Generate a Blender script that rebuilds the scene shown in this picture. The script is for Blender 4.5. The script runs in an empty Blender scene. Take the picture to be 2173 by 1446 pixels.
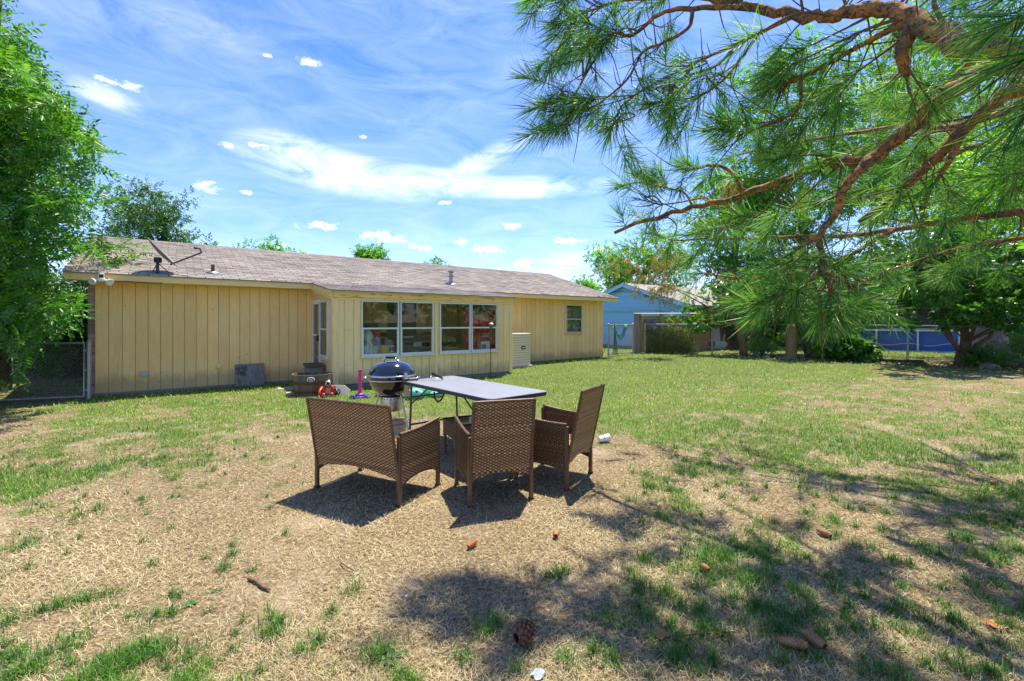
import bpy, math, random
import numpy as np
from mathutils import Vector, Matrix

# ------------------------------------------------------------------ camera, sky, sun, exposure
scene = bpy.context.scene
COL = scene.collection
FPX, CX, HY, CAMH = 966.0, 1086.5, 684.0, 1.45      # focal length (px of a 2173 px wide frame), centre, horizon, eye height

cam_data = bpy.data.cameras.new('camera')
cam_data.sensor_width = 36.0
cam_data.lens = FPX / 2173.0 * 36.0
cam_data.shift_y = -(723.0 - HY) / 2173.0
cam_data.clip_start = 0.05
cam_data.clip_end = 3000.0
cam = bpy.data.objects.new('camera', cam_data)
cam.location = (0, 0, CAMH)
cam.rotation_euler = (math.radians(90), 0, 0)
COL.objects.link(cam)
scene.camera = cam

SUN_V = Vector((0.167, 0.32, 1.0)).normalized()      # towards the sun
SUN_EL = math.asin(SUN_V.z)
SUN_AZ = math.atan2(SUN_V.x, SUN_V.y)
sun_data = bpy.data.lights.new('sun', 'SUN')
sun_data.energy = 2.85
sun_data.angle = math.radians(0.53)
sun_data.color = (1.0, 0.905, 0.75)
sun = bpy.data.objects.new('sun', sun_data)
sun.rotation_euler = (-SUN_V).to_track_quat('-Z', 'Y').to_euler()
sun.location = (6, 12, 30)
COL.objects.link(sun)

SKY_STRENGTH = 0.15
EXPOSURE = 1.75
scene.view_settings.view_transform = 'Standard'
scene.view_settings.look = 'None'
scene.view_settings.exposure = EXPOSURE
scene.view_settings.gamma = 1.0
scene.view_settings.use_curve_mapping = False
scene.render.engine = 'CYCLES'
scene.cycles.use_denoising = True
scene.cycles.max_bounces = 6
scene.cycles.diffuse_bounces = 4
scene.cycles.glossy_bounces = 3
scene.cycles.transmission_bounces = 4
scene.cycles.transparent_max_bounces = 6
scene.cycles.sample_clamp_indirect = 6.0
scene.cycles.caustics_reflective = False
scene.cycles.caustics_refractive = False


class NT:
    """small helper to write node trees"""
    def __init__(self, tree):
        self.t = tree
        self.n = tree.nodes
        self.l = tree.links

    def new(self, kind, **kw):
        nd = self.n.new(kind)
        for k, v in kw.items():
            setattr(nd, k, v)
        return nd

    def link(self, a, b):
        self.l.new(a, b)

    def put(self, sock, val):
        if hasattr(val, 'is_output') or isinstance(val, bpy.types.NodeSocket):
            self.l.new(val, sock)
        else:
            sock.default_value = val

    def math(self, op, a, b=None, c=None, clamp=False):
        nd = self.new('ShaderNodeMath', operation=op)
        nd.use_clamp = clamp
        self.put(nd.inputs[0], a)
        if b is not None:
            self.put(nd.inputs[1], b)
        if c is not None:
            self.put(nd.inputs[2], c)
        return nd.outputs[0]

    def mix(self, fac, a, b, blend='MIX'):
        nd = self.new('ShaderNodeMix', data_type='RGBA', blend_type=blend)
        self.put(nd.inputs[0], fac)
        self.put(nd.inputs[6], a if not isinstance(a, tuple) else (*a[:3], 1))
        self.put(nd.inputs[7], b if not isinstance(b, tuple) else (*b[:3], 1))
        return nd.outputs[2]

    def ramp(self, fac, stops):
        nd = self.new('ShaderNodeValToRGB')
        e = nd.color_ramp.elements
        while len(e) > 1:
            e.remove(e[-1])
        e[0].position, e[0].color = stops[0][0], (*stops[0][1], 1)
        for p, c in stops[1:]:
            x = e.new(p)
            x.color = (*c, 1)
        self.put(nd.inputs[0], fac)
        return nd.outputs[0]

    def noise(self, vec, scale, detail=3.0, rough=0.55, dist=0.0):
        nd = self.new('ShaderNodeTexNoise')
        if vec is not None:
            self.link(vec, nd.inputs['Vector'])
        nd.inputs['Scale'].default_value = scale
        nd.inputs['Detail'].default_value = detail
        nd.inputs['Roughness'].default_value = rough
        nd.inputs['Distortion'].default_value = dist
        return nd.outputs[0]

    def mapping(self, vec, scale=(1, 1, 1), loc=(0, 0, 0), rot=(0, 0, 0)):
        nd = self.new('ShaderNodeMapping')
        self.link(vec, nd.inputs[0])
        nd.inputs['Location'].default_value = loc
        nd.inputs['Rotation'].default_value = rot
        nd.inputs['Scale'].default_value = scale
        return nd.outputs[0]


# ---- world: Nishita sky with fair-weather clouds as a function of direction
world = bpy.data.worlds.new('World')
scene.world = world
world.use_nodes = True
W = NT(world.node_tree)
for nd in list(W.n):
    W.n.remove(nd)
w_out = W.new('ShaderNodeOutputWorld')
w_bg = W.new('ShaderNodeBackground')
W.link(w_bg.outputs[0], w_out.inputs[0])
sky = W.new('ShaderNodeTexSky', sky_type='NISHITA')
sky.sun_disc = False
sky.sun_elevation = SUN_EL
sky.sun_rotation = SUN_AZ
sky.altitude = 300.0
sky.air_density = 1.0
sky.dust_density = 0.05
sky.ozone_density = 2.2
tc = W.new('ShaderNodeTexCoord')
sep = W.new('ShaderNodeSeparateXYZ')
W.link(tc.outputs['Generated'], sep.inputs[0])
dx, dy, dz = sep.outputs
az = W.math('ARCTAN2', dx, dy)
el = W.math('ARCSINE', dz)
zc = W.math('MAXIMUM', dz, 0.03)
zc2 = W.math('ADD', zc, 0.12)
pl = W.new('ShaderNodeCombineXYZ')
W.link(W.math('DIVIDE', dx, zc2), pl.inputs[0])
W.link(W.math('DIVIDE', dy, zc2), pl.inputs[1])
plane = pl.outputs[0]
ae = W.new('ShaderNodeCombineXYZ')
W.link(az, ae.inputs[0])
W.link(el, ae.inputs[1])
aev = ae.outputs[0]
# thin high cirrus everywhere
cir = W.noise(W.mapping(plane, scale=(0.55, 1.3, 1), rot=(0, 0, 0.5)), 1.1, 7.0, 0.62, 0.6)
cir = W.math('MULTIPLY', W.math('SMOOTH_MIN', W.math('MAXIMUM', W.math('SUBTRACT', cir, 0.50), 0.0), 0.28, 0.1), 0.45)
fine = W.noise(W.mapping(aev, scale=(1, 1.8, 1)), 34.0, 6.0, 0.66)
soft = W.noise(W.mapping(aev, scale=(1, 3.2, 1), rot=(0, 0, 0.15)), 6.0, 7.0, 0.65, 0.8)


def px_dir(px, py):
    x, z = (px - CX) / FPX, (HY - py) / FPX
    return math.atan2(x, 1.0), math.atan2(z, math.hypot(x, 1.0))


def puff(px, py, w, h, rot=0.0):
    """soft falloff 1..0 about one direction of the sky"""
    a0, e0 = px_dir(px, py)
    a1 = px_dir(px + w / 2, py)[0]
    e1 = px_dir(px, py - h / 2)[1]
    ra, re = max(a1 - a0, 0.002), max(e1 - e0, 0.002)
    u = W.math('SUBTRACT', az, a0)
    v = W.math('SUBTRACT', el, e0)
    if rot:
        c, s = math.cos(rot), math.sin(rot)
        u, v = (W.math('ADD', W.math('MULTIPLY', u, c), W.math('MULTIPLY', v, s)),
                W.math('SUBTRACT', W.math('MULTIPLY', v, c), W.math('MULTIPLY', u, s)))
    u = W.math('DIVIDE', u, ra)
    v = W.math('DIVIDE', v, re)
    r = W.math('ADD', W.math('MULTIPLY', u, u), W.math('MULTIPLY', v, v))
    return W.math('SUBTRACT', 1.0, W.math('SQRT', r))


CUMULUS = [(655, 132, 84, 36), (567, 118, 40, 16), (485, 310, 52, 26), (548, 308, 84, 26), (452, 400, 104, 36),
           (525, 408, 38, 15), (678, 478, 128, 36), (815, 504, 155, 40), (888, 526, 80, 26), (975, 514, 78, 26),
           (1085, 480, 84, 26), (1030, 530, 120, 34), (1205, 511, 110, 27), (1270, 531, 56, 26), (945, 430, 50, 12),
           (770, 290, 30, 12), (600, 522, 90, 24), (1118, 560, 90, 40), (240, 176, 150, 34), (200, 178, 60, 26)]
WISPS = [(620, 335, 300, 120, -0.10, 1.0), (740, 370, 460, 115, -0.12, 1.0), (900, 385, 480, 80, -0.03, .95), (1120, 398, 460, 60, 0.0, .9),
         (1030, 338, 240, 60, 0.42, .8), (1110, 300, 70, 40, 0.6, .5), (225, 205, 200, 60, -0.2, .7), (1200, 555, 180, 80, 0.3, .35), (360, 50, 560, 110, 0.12, .2)]
cum = None
for q in CUMULUS:
    f = puff(*q)
    cum = f if cum is None else W.math('MAXIMUM', cum, f)
# cumulus: round falloff eaten by fine noise
cum = W.math('MULTIPLY_ADD', fine, 3.0, W.math('SUBTRACT', W.math('MULTIPLY', cum, 1.0), 1.83))
cum = W.math('MULTIPLY', W.math('MULTIPLY', cum, 1.0, clamp=True), 0.95)
wis = None
for q in WISPS:
    f = W.math('MULTIPLY', W.math('MAXIMUM', puff(*q[:5]), 0.0), q[5])
    wis = f if wis is None else W.math('SMOOTH_MAX', wis, f, 0.15)
wis = W.math('MULTIPLY', W.math('MULTIPLY_ADD', soft, 2.2, -0.62, clamp=True), W.math('POWER', wis, 0.8))
wis = W.math('MULTIPLY', wis, 1.12, clamp=True)
cloud = W.math('MAXIMUM', W.math('MAXIMUM', cum, wis), W.math('MULTIPLY', cir, 0.9), clamp=True)
cloud = W.math('MULTIPLY', cloud, W.math('MULTIPLY', dz, 14.0, clamp=True))
skyc = W.new('ShaderNodeHueSaturation')
skyc.inputs['Saturation'].default_value = 1.26
skyc.inputs['Value'].default_value = 0.67
W.link(sky.outputs[0], skyc.inputs['Color'])
tinted = W.mix(1.0, skyc.outputs[0], (0.66, 0.61, 0.80), 'MULTIPLY')
mixed = W.mix(cloud, tinted, (4.6, 4.65, 4.8))
W.link(mixed, w_bg.inputs['Color'])
w_bg.inputs['Strength'].default_value = SKY_STRENGTH

# ------------------------------------------------------------------ geometry helpers
rng = np.random.default_rng(7)
random.seed(7)


def sstep(a, b, x):
    t = np.clip((np.asarray(x, float) - a) / (b - a), 0, 1)
    return t * t * (3 - 2 * t)


def gz(x, y):
    """height of the ground"""
    return 0.12 * sstep(11.0, 17.0, y)


def G(px, py, up=0.0):
    """point on the ground (or `up` above it) seen at a pixel"""
    z = up
    for _ in range(12):
        d = FPX * (CAMH - z) / (py - HY)
        x = (px - CX) / FPX * d
        z = float(gz(x, d)) + up
    return Vector((x, d, z))


def D(px, py, d):
    """point seen at a pixel at depth d"""
    return Vector(((px - CX) / FPX * d, d, CAMH + (HY - py) / FPX * d))


def vnoise(x, y, scale, seed=0):
    x = np.asarray(x, float) * scale + 1000.3
    y = np.asarray(y, float) * scale + 1000.7
    xi, yi = np.floor(x).astype(np.int64), np.floor(y).astype(np.int64)
    xf, yf = x - xi, y - yi
    u, v = xf * xf * (3 - 2 * xf), yf * yf * (3 - 2 * yf)

    def h(a, b):
        n = (a * 374761393 + b * 668265263 + seed * 974711) & 0x7fffffff
        n = ((n ^ (n >> 13)) * 1274126177) & 0x7fffffff
        return ((n ^ (n >> 16)) & 0xffff) / 65535.0
    return ((h(xi, yi) * (1 - u) + h(xi + 1, yi) * u) * (1 - v) + (h(xi, yi + 1) * (1 - u) + h(xi + 1, yi + 1) * u) * v)


def link(o, parent=None):
    COL.objects.link(o)
    if parent is not None:
        o.parent = parent
    return o


def tag(o, label=None, cat=None, group=None, kind=None):
    if label:
        o['label'] = label
    if cat:
        o['category'] = cat
    if group:
        o['group'] = group
    if kind:
        o['kind'] = kind
    return o


def empty(name, loc=(0, 0, 0), rz=0.0, label=None, cat=None, group=None):
    o = bpy.data.objects.new(name, None)
    o.empty_display_size = 0.1
    o.location = loc
    o.rotation_euler = (0, 0, rz)
    COL.objects.link(o)
    return tag(o, label, cat, group)


def big_mesh(name, verts, faces, mat, parent=None, attrs=None, smooth=False, mat_idx=None):
    """mesh object from numpy arrays; all faces have the same number of corners"""
    verts = np.asarray(verts, np.float32)
    faces = np.asarray(faces, np.int32)
    k = faces.shape[1]
    me = bpy.data.meshes.new(name)
    me.vertices.add(len(verts))
    me.vertices.foreach_set('co', verts.ravel())
    me.loops.add(faces.size)
    me.loops.foreach_set('vertex_index', faces.ravel())
    me.polygons.add(len(faces))
    me.polygons.foreach_set('loop_start', np.arange(0, faces.size, k, dtype=np.int32))
    me.polygons.foreach_set('loop_total', np.full(len(faces), k, np.int32))
    if smooth:
        me.polygons.foreach_set('use_smooth', np.ones(len(faces), bool))
    for m in (mat if isinstance(mat, (list, tuple)) else [mat]):
        me.materials.append(m)
    if mat_idx is not None:
        me.polygons.foreach_set('material_index', np.asarray(mat_idx, np.int32))
    for an, av in (attrs or {}).items():
        at = me.attributes.new(an, 'FLOAT', 'POINT')
        at.data.foreach_set('value', np.asarray(av, np.float32))
    me.update(calc_edges=True)
    o = bpy.data.objects.new(name, me)
    return link(o, parent)


class MB:
    """collects simple shapes into one mesh"""
    def __init__(self):
        self.v, self.f, self.m = [], [], []
        self.cur = 0

    def add(self, vs, fs, M=None):
        b = len(self.v)
        for p in vs:
            p = Vector(p)
            self.v.append(M @ p if M is not None else p)
        for f in fs:
            self.f.append([b + i for i in f])
            self.m.append(self.cur)
        return self

    def box(self, x0, x1, y0, y1, z0, z1, M=None):
        vs = [(x0, y0, z0), (x1, y0, z0), (x1, y1, z0), (x0, y1, z0), (x0, y0, z1), (x1, y0, z1), (x1, y1, z1), (x0, y1, z1)]
        return self.add(vs, [(0, 3, 2, 1), (4, 5, 6, 7), (0, 1, 5, 4), (1, 2, 6, 5), (2, 3, 7, 6), (3, 0, 4, 7)], M)

    def prism(self, poly, axis, a, b, M=None):
        """extrude a polygon in two axes along the third ('x','y','z')"""
        n = len(poly)

        def P(p, t):
            return {'x': (t, p[0], p[1]), 'y': (p[0], t, p[1]), 'z': (p[0], p[1], t)}[axis]
        vs = [P(p, a) for p in poly] + [P(p, b) for p in poly]
        fs = [tuple(range(n))[::-1], tuple(range(n, 2 * n))]
        fs += [(i, (i + 1) % n, n + (i + 1) % n, n + i) for i in range(n)]
        return self.add(vs, fs, M)

    def tube(self, pts, radii, n=8, caps=True, M=None, jitter=0.0):
        pts = [Vector(p) for p in pts]
        if not hasattr(radii, '__len__'):
            radii = [radii] * len(pts)
        vs, fs = [], []
        up = None
        for i, p in enumerate(pts):
            t = (pts[min(i + 1, len(pts) - 1)] - pts[max(i - 1, 0)])
            t = t.normalized() if t.length > 1e-9 else Vector((0, 0, 1))
            if up is None:
                up = t.orthogonal().normalized()
            up = (up - t * up.dot(t))
            up = up.normalized() if up.length > 1e-6 else t.orthogonal().normalized()
            sd = t.cross(up)
            for k in range(n):
                a = 2 * math.pi * k / n
                r = radii[i] * (1 + (random.uniform(-jitter, jitter) if jitter else 0))
                vs.append(p + (up * math.cos(a) + sd * math.sin(a)) * r)
        for i in range(len(pts) - 1):
            for k in range(n):
                a, b = i * n + k, i * n + (k + 1) % n
                fs.append((a, b, b + n, a + n))
        if caps:
            fs.append(tuple(range(n))[::-1])
            fs.append(tuple(range((len(pts) - 1) * n, len(pts) * n)))
        return self.add(vs, fs, M)

    def bar(self, a, b, w, h=None, M=None):
        """square bar from a to b"""
        h = h or w
        a, b = Vector(a), Vector(b)
        t = (b - a).normalized()
        s = t.cross(Vector((0, 0, 1)))
        s = s.normalized() if s.length > 1e-4 else Vector((1, 0, 0))
        u = s.cross(t)
        vs = [p + s * sx * w / 2 + u * sz * h / 2 for p in (a, b) for sx, sz in ((-1, -1), (1, -1), (1, 1), (-1, 1))]
        return self.add(vs, [(0, 1, 2, 3), (7, 6, 5, 4), (0, 4, 5, 1), (1, 5, 6, 2), (2, 6, 7, 3), (3, 7, 4, 0)], M)

    def lathe(self, prof, n=24, M=None, a0=0.0, a1=2 * math.pi, sx=1.0, sy=1.0):
        full = abs(a1 - a0 - 2 * math.pi) < 1e-6
        k = n if full else n + 1
        vs, fs = [], []
        for r, z in prof:
            for i in range(k):
                a = a0 + (a1 - a0) * i / n
                vs.append((r * math.cos(a) * sx, r * math.sin(a) * sy, z))
        for j in range(len(prof) - 1):
            for i in range(n):
                i2 = (i + 1) % k
                fs.append((j * k + i, j * k + i2, (j + 1) * k + i2, (j + 1) * k + i))
        return self.add(vs, fs, M)

    def ball(self, c, r, n=12, sx=1, sy=1, sz=1, M=None):
        prof = [(math.sin(math.pi * i / (n // 2)) * 1.0, -math.cos(math.pi * i / (n // 2))) for i in range(n // 2 + 1)]
        T = Matrix.Translation(c) @ Matrix.Diagonal((r * sx, r * sy, r * sz, 1))
        return self.lathe(prof, n, (M @ T) if M is not None else T)

    def build(self, name, mat, parent=None, smooth=False, bevel=0.0, seg=1, auto=None):
        me = bpy.data.meshes.new(name)
        me.from_pydata([tuple(v) for v in self.v], [], self.f)
        for m in (mat if isinstance(mat, (list, tuple)) else [mat]):
            me.materials.append(m)
        if isinstance(mat, (list, tuple)):
            me.polygons.foreach_set('material_index', self.m)
        if smooth:
            me.polygons.foreach_set('use_smooth', [True] * len(me.polygons))
        me.validate()
        me.update()
        if smooth and auto:
            me.set_sharp_from_angle(angle=math.radians(auto))
        o = bpy.data.objects.new(name, me)
        if bevel:
            b = o.modifiers.new('bevel', 'BEVEL')
            b.width = bevel
            b.segments = seg
            b.limit_method = 'ANGLE'
            b.angle_limit = math.radians(40)
        return link(o, parent)


def share(o, parent=None, loc=None, rot=None, scale=None):
    """another copy of a piece, sharing its mesh"""
    c = o.copy()
    COL.objects.link(c)
    c.parent = parent if parent is not None else o.parent
    if loc is not None:
        c.location = loc
    if rot is not None:
        c.rotation_euler = rot
    if scale is not None:
        c.scale = scale
    return c


def RZ(a):
    return Matrix.Rotation(a, 4, 'Z')


def T(x, y, z):
    return Matrix.Translation((x, y, z))


# ------------------------------------------------------------------ materials
def base_mat(name):
    m = bpy.data.materials.new(name)
    m.use_nodes = True
    t = NT(m.node_tree)
    for nd in list(t.n):
        t.n.remove(nd)
    out = t.new('ShaderNodeOutputMaterial')
    bs = t.new('ShaderNodeBsdfPrincipled')
    t.link(bs.outputs[0], out.inputs[0])
    return m, t, bs, out


def pm(name, c, rough=0.6, var=0.18, scale=6.0, bump=0.0, bscale=30.0, metal=0.0, stretch=(1, 1, 1), coat=0.0,
       objrand=0.0, c2=None, c2scale=3.0, c2lo=0.5, c2hi=0.7, spec=0.4, detail=4.0, rvar=0.1):
    """painted / worn surface: colour with noise variation, optional second colour in blotches, fine relief"""
    m, t, bs, out = base_mat(name)
    tco = t.new('ShaderNodeTexCoord').outputs['Object']
    co = t.mapping(tco, scale=stretch)
    n1 = t.noise(co, scale, detail, 0.6)
    k = t.math('MULTIPLY_ADD', n1, 2 * var, 1.0 - var)
    if objrand:
        oi = t.new('ShaderNodeObjectInfo')
        k = t.math('MULTIPLY', k, t.math('MULTIPLY_ADD', oi.outputs['Random'], 2 * objrand, 1.0 - objrand))
    col = (*c, 1)
    if c2 is not None:
        n2 = t.noise(t.mapping(tco, scale=stretch, loc=(3.1, 7.7, 1.3)), c2scale, 5.0, 0.65)
        mr = t.new('ShaderNodeMapRange')
        t.link(n2, mr.inputs[0])
        mr.inputs[1].default_value = c2lo
        mr.inputs[2].default_value = c2hi
        col = t.mix(mr.outputs[0], (*c, 1), (*c2, 1))
    vm = t.new('ShaderNodeVectorMath', operation='SCALE')
    if isinstance(col, tuple):
        vm.inputs[0].default_value = col[:3]
    else:
        t.link(col, vm.inputs[0])
    t.link(k, vm.inputs['Scale'])
    t.link(vm.outputs[0], bs.inputs['Base Color'])
    t.link(t.math('MULTIPLY_ADD', n1, 2 * rvar, rough - rvar), bs.inputs['Roughness'])
    bs.inputs['Metallic'].default_value = metal
    bs.inputs['Specular IOR Level'].default_value = spec
    bs.inputs['Coat Weight'].default_value = coat
    bs.inputs['Coat Roughness'].default_value = 0.06
    if bump:
        bp = t.new('ShaderNodeBump')
        bp.inputs['Strength'].default_value = bump
        bp.inputs['Distance'].default_value = 0.01
        t.link(t.noise(t.mapping(tco, scale=stretch), bscale, 5.0, 0.65), bp.inputs['Height'])
        t.link(bp.outputs[0], bs.inputs['Normal'])
    return m


def leaf_mat(name, cols, trans=0.45, rough=0.45, objrand=0.12):
    """two-sided leaf: colour picked by the per-leaf attribute 'rnd', with light shining through"""
    m, t, bs, out = base_mat(name)
    at = t.new('ShaderNodeAttribute', attribute_name='rnd')
    n = len(cols)
    col = t.ramp(at.outputs['Fac'], [(i / (n - 1), c) for i, c in enumerate(cols)])
    if objrand:
        oi = t.new('ShaderNodeObjectInfo')
        sc = t.new('ShaderNodeVectorMath', operation='SCALE')
        t.link(col, sc.inputs[0])
        t.link(t.math('MULTIPLY_ADD', oi.outputs['Random'], 2 * objrand, 1 - objrand), sc.inputs['Scale'])
        col = sc.outputs[0]
    t.link(col, bs.inputs['Base Color'])
    bs.inputs['Roughness'].default_value = rough
    bs.inputs['Specular IOR Level'].default_value = 0.45
    tr = t.new('ShaderNodeBsdfTranslucent')
    tcol = t.mix(1.0, col, (1.15, 1.25, 0.55, 1), 'MULTIPLY')
    t.link(tcol, tr.inputs[0])
    mx = t.new('ShaderNodeMixShader')
    mx.inputs[0].default_value = trans
    t.link(bs.outputs[0], mx.inputs[1])
    t.link(tr.outputs[0], mx.inputs[2])
    t.link(mx.outputs[0], out.inputs[0])
    return m


def glass_mat(name, tint=(0.9, 0.95, 0.92), refl=0.5):
    m, t, bs, out = base_mat(name)
    t.n.remove(bs)
    tr = t.new('ShaderNodeBsdfTransparent')
    tr.inputs[0].default_value = (*tint, 1)
    gl = t.new('ShaderNodeBsdfGlossy')
    gl.inputs['Roughness'].default_value = 0.01
    fr = t.new('ShaderNodeFresnel')
    fr.inputs[0].default_value = 1.5
    mx = t.new('ShaderNodeMixShader')
    tco = t.new('ShaderNodeTexCoord').outputs['Object']
    dirt = t.math('MULTIPLY', t.noise(tco, 9.0, 5.0), 0.012)
    t.link(t.math('ADD', t.math('MULTIPLY', fr.outputs[0], refl * 1.15, clamp=True), dirt), mx.inputs[0])
    t.link(tr.outputs[0], mx.inputs[1])
    t.link(gl.outputs[0], mx.inputs[2])
    t.link(mx.outputs[0], out.inputs[0])
    bp = t.new('ShaderNodeBump')
    bp.inputs['Strength'].default_value = 0.05
    bp.inputs['Distance'].default_value = 0.02
    t.link(t.noise(tco, 2.5, 1.0), bp.inputs['Height'])
    t.link(bp.outputs[0], gl.inputs['Normal'])
    return m

def siding_mat(name, c, c2):
    """painted plywood siding: faded blotches, grain, nail heads, splashed dirt along the bottom, drip streaks"""
    m, t, bs, out = base_mat(name)
    co = t.new('ShaderNodeNewGeometry').outputs['Position']
    oi = t.new('ShaderNodeObjectInfo')
    blot = t.noise(co, 0.8, 5.0, 0.6)
    grain = t.noise(t.mapping(co, scale=(14, 14, 0.9)), 2.2, 5.0, 0.65, 1.5)
    fine_ = t.noise(co, 45.0, 3.0)
    col = t.mix(t.ramp(blot, [(0.40, (0, 0, 0)), (0.66, (1, 1, 1))]), c, c2)
    k = t.math('MULTIPLY', t.math('MULTIPLY_ADD', grain, 0.44, 0.78), t.math('MULTIPLY_ADD', oi.outputs['Random'], 0.10, 0.95))
    vm = t.new('ShaderNodeVectorMath', operation='SCALE')
    t.link(col, vm.inputs[0])
    t.link(k, vm.inputs['Scale'])
    col = vm.outputs[0]
    sp = t.new('ShaderNodeSeparateXYZ')
    t.link(co, sp.inputs[0])
    # dirt splashed up from the ground, ragged
    mr = t.new('ShaderNodeMapRange')
    t.link(t.math('ADD', sp.outputs[2], t.math('MULTIPLY', t.noise(t.mapping(co, scale=(1, 1, 0.5)), 5.0, 5.0, 0.7), -0.55)), mr.inputs[0])
    mr.inputs[1].default_value = -0.05
    mr.inputs[2].default_value = 0.16
    mr.inputs[3].default_value = 0.55
    mr.inputs[4].default_value = 0.0
    col = t.mix(mr.outputs[0], col, (0.30, 0.22, 0.12))
    # stains
    st = t.noise(t.mapping(co, scale=(6, 6, 0.5)), 1.3, 4.0, 0.6)
    col = t.mix(t.math('MULTIPLY', t.ramp(st, [(0.62, (0, 0, 0)), (0.78, (1, 1, 1))]), 0.35), col, (0.36, 0.25, 0.10))
    # nail heads and small knocks
    vo = t.new('ShaderNodeTexVoronoi')
    t.link(co, vo.inputs['Vector'])
    vo.inputs['Scale'].default_value = 3.6
    dot = t.math('LESS_THAN', vo.outputs['Distance'], 0.045)
    col = t.mix(t.math('MULTIPLY', dot, 0.7), col, (0.16, 0.10, 0.05))
    t.link(col, bs.inputs['Base Color'])
    bs.inputs['Roughness'].default_value = 0.65
    bs.inputs['Specular IOR Level'].default_value = 0.35
    bp = t.new('ShaderNodeBump')
    bp.inputs['Strength'].default_value = 0.35
    bp.inputs['Distance'].default_value = 0.006
    t.link(t.math('ADD', grain, t.math('MULTIPLY', fine_, 0.5)), bp.inputs['Height'])
    t.link(bp.outputs[0], bs.inputs['Normal'])
    return m


M_SIDING = siding_mat('siding_paint', (0.95, 0.645, 0.265), (0.91, 0.58, 0.22))
M_SIDING_P = siding_mat('porch_siding_paint', (0.95, 0.67, 0.32), (0.91, 0.61, 0.265))
M_TRIM = pm('trim_paint', (0.94, 0.66, 0.26), 0.55, 0.10, 2.5, 0.25, 18, stretch=(0.6, 5, 5), c2=(0.42, 0.28, 0.09), c2scale=5, c2lo=0.60, c2hi=0.85)
M_TRIM_V = pm('corner_trim_paint', (0.94, 0.66, 0.30), 0.55, 0.10, 2.5, 0.25, 18, stretch=(5, 5, 0.6), c2=(0.5, 0.35, 0.13), c2scale=4, c2lo=0.55, c2hi=0.85)
M_WOODROT = pm('weathered_trim', (0.92, 0.64, 0.24), 0.7, 0.15, 4, 0.6, 30, stretch=(0.5, 5, 5), c2=(0.16, 0.09, 0.04), c2scale=5, c2lo=0.55, c2hi=0.64)
M_SOFFIT = pm('soffit_paint', (0.78, 0.60, 0.32), 0.7, 0.08, 2)
M_FOUND = pm('foundation_concrete', (0.22, 0.20, 0.175), 0.9, 0.25, 5, 0.4, 25)
M_SHINGLE = None
M_ALU = pm('aluminium_frame', (0.70, 0.70, 0.62), 0.45, 0.08, 8, 0, metal=0.1)
M_WHITE = pm('white_paint', (0.78, 0.78, 0.74), 0.5, 0.06, 5)
M_PLASTIC_W = pm('white_plastic', (0.80, 0.80, 0.78), 0.4, 0.04, 5)
M_GALV = pm('galvanised_steel', (0.33, 0.35, 0.36), 0.42, 0.20, 14, 0.05, 60, metal=0.6)
M_WIRE = pm('fence_wire', (0.30, 0.27, 0.25), 0.5, 0.2, 10, metal=0.5)
M_GLASS = glass_mat('window_glass')
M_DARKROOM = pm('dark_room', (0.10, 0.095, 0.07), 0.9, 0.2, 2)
M_BRICK = pm('brick_clay', (0.30, 0.15, 0.10), 0.85, 0.25, 14, 0.5, 60, objrand=0.35, c2=(0.46, 0.36, 0.30), c2scale=6, c2lo=0.45, c2hi=0.7)
M_MORTAR = pm('mortar', (0.42, 0.38, 0.33), 0.9, 0.15, 20, 0.3, 60)
M_GREYWOOD = pm('weathered_grey_wood', (0.24, 0.22, 0.20), 0.85, 0.30, 5, 0.5, 26, stretch=(6, 6, 0.8), c2=(0.13, 0.115, 0.10), c2scale=3, c2lo=0.45, c2hi=0.7, objrand=0.12)
M_BARRELWOOD = pm('barrel_oak', (0.20, 0.15, 0.095), 0.8, 0.30, 6, 0.5, 30, stretch=(5, 5, 0.7), c2=(0.10, 0.09, 0.06), c2scale=4, c2lo=0.45, c2hi=0.7, objrand=0.2)
M_RUST = pm('rusty_hoop', (0.16, 0.065, 0.030), 0.75, 0.3, 12, 0.3, 50, metal=0.3, c2=(0.09, 0.06, 0.05), c2scale=6)
M_BLACK = pm('black_plastic', (0.022, 0.022, 0.024), 0.45, 0.15, 10)
M_ENAMEL = pm('black_enamel', (0.006, 0.007, 0.010), 0.09, 0.1, 6, coat=1.0, spec=0.6, rvar=0.02)
M_CHROME = pm('chrome_steel', (0.62, 0.62, 0.62), 0.2, 0.08, 10, metal=1.0, rvar=0.06)
M_ALUM = pm('brushed_aluminium', (0.52, 0.51, 0.49), 0.35, 0.12, 8, metal=0.9, stretch=(1, 1, 6))
M_TABLETOP = pm('table_top_resin', (0.215, 0.225, 0.25), 0.42, 0.10, 5, 0.08, 120, c2=(0.25, 0.26, 0.285), c2scale=2.5, c2lo=0.4, c2hi=0.75)
M_TABLEEDGE = pm('table_edge', (0.04, 0.042, 0.05), 0.45, 0.1, 8)
M_STEELGREY = pm('grey_steel_leg', (0.10, 0.10, 0.105), 0.35, 0.15, 10, metal=0.5)
M_CONC = pm('concrete_pad', (0.36, 0.34, 0.30), 0.9, 0.2, 6, 0.4, 40)
M_DIRT = pm('dirt', (0.24, 0.18, 0.12), 0.95, 0.3, 9, 0.6, 40)
M_BARK = pm('bark', (0.16, 0.125, 0.095), 0.9, 0.35, 9, 0.9, 22, stretch=(3, 3, 0.8), c2=(0.08, 0.065, 0.05), c2scale=7, c2lo=0.45, c2hi=0.65)
M_BARK_L = pm('pale_bark', (0.30, 0.27, 0.23), 0.9, 0.35, 9, 0.9, 22, stretch=(3, 3, 0.8), c2=(0.12, 0.10, 0.085), c2scale=7, c2lo=0.45, c2hi=0.65)
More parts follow.
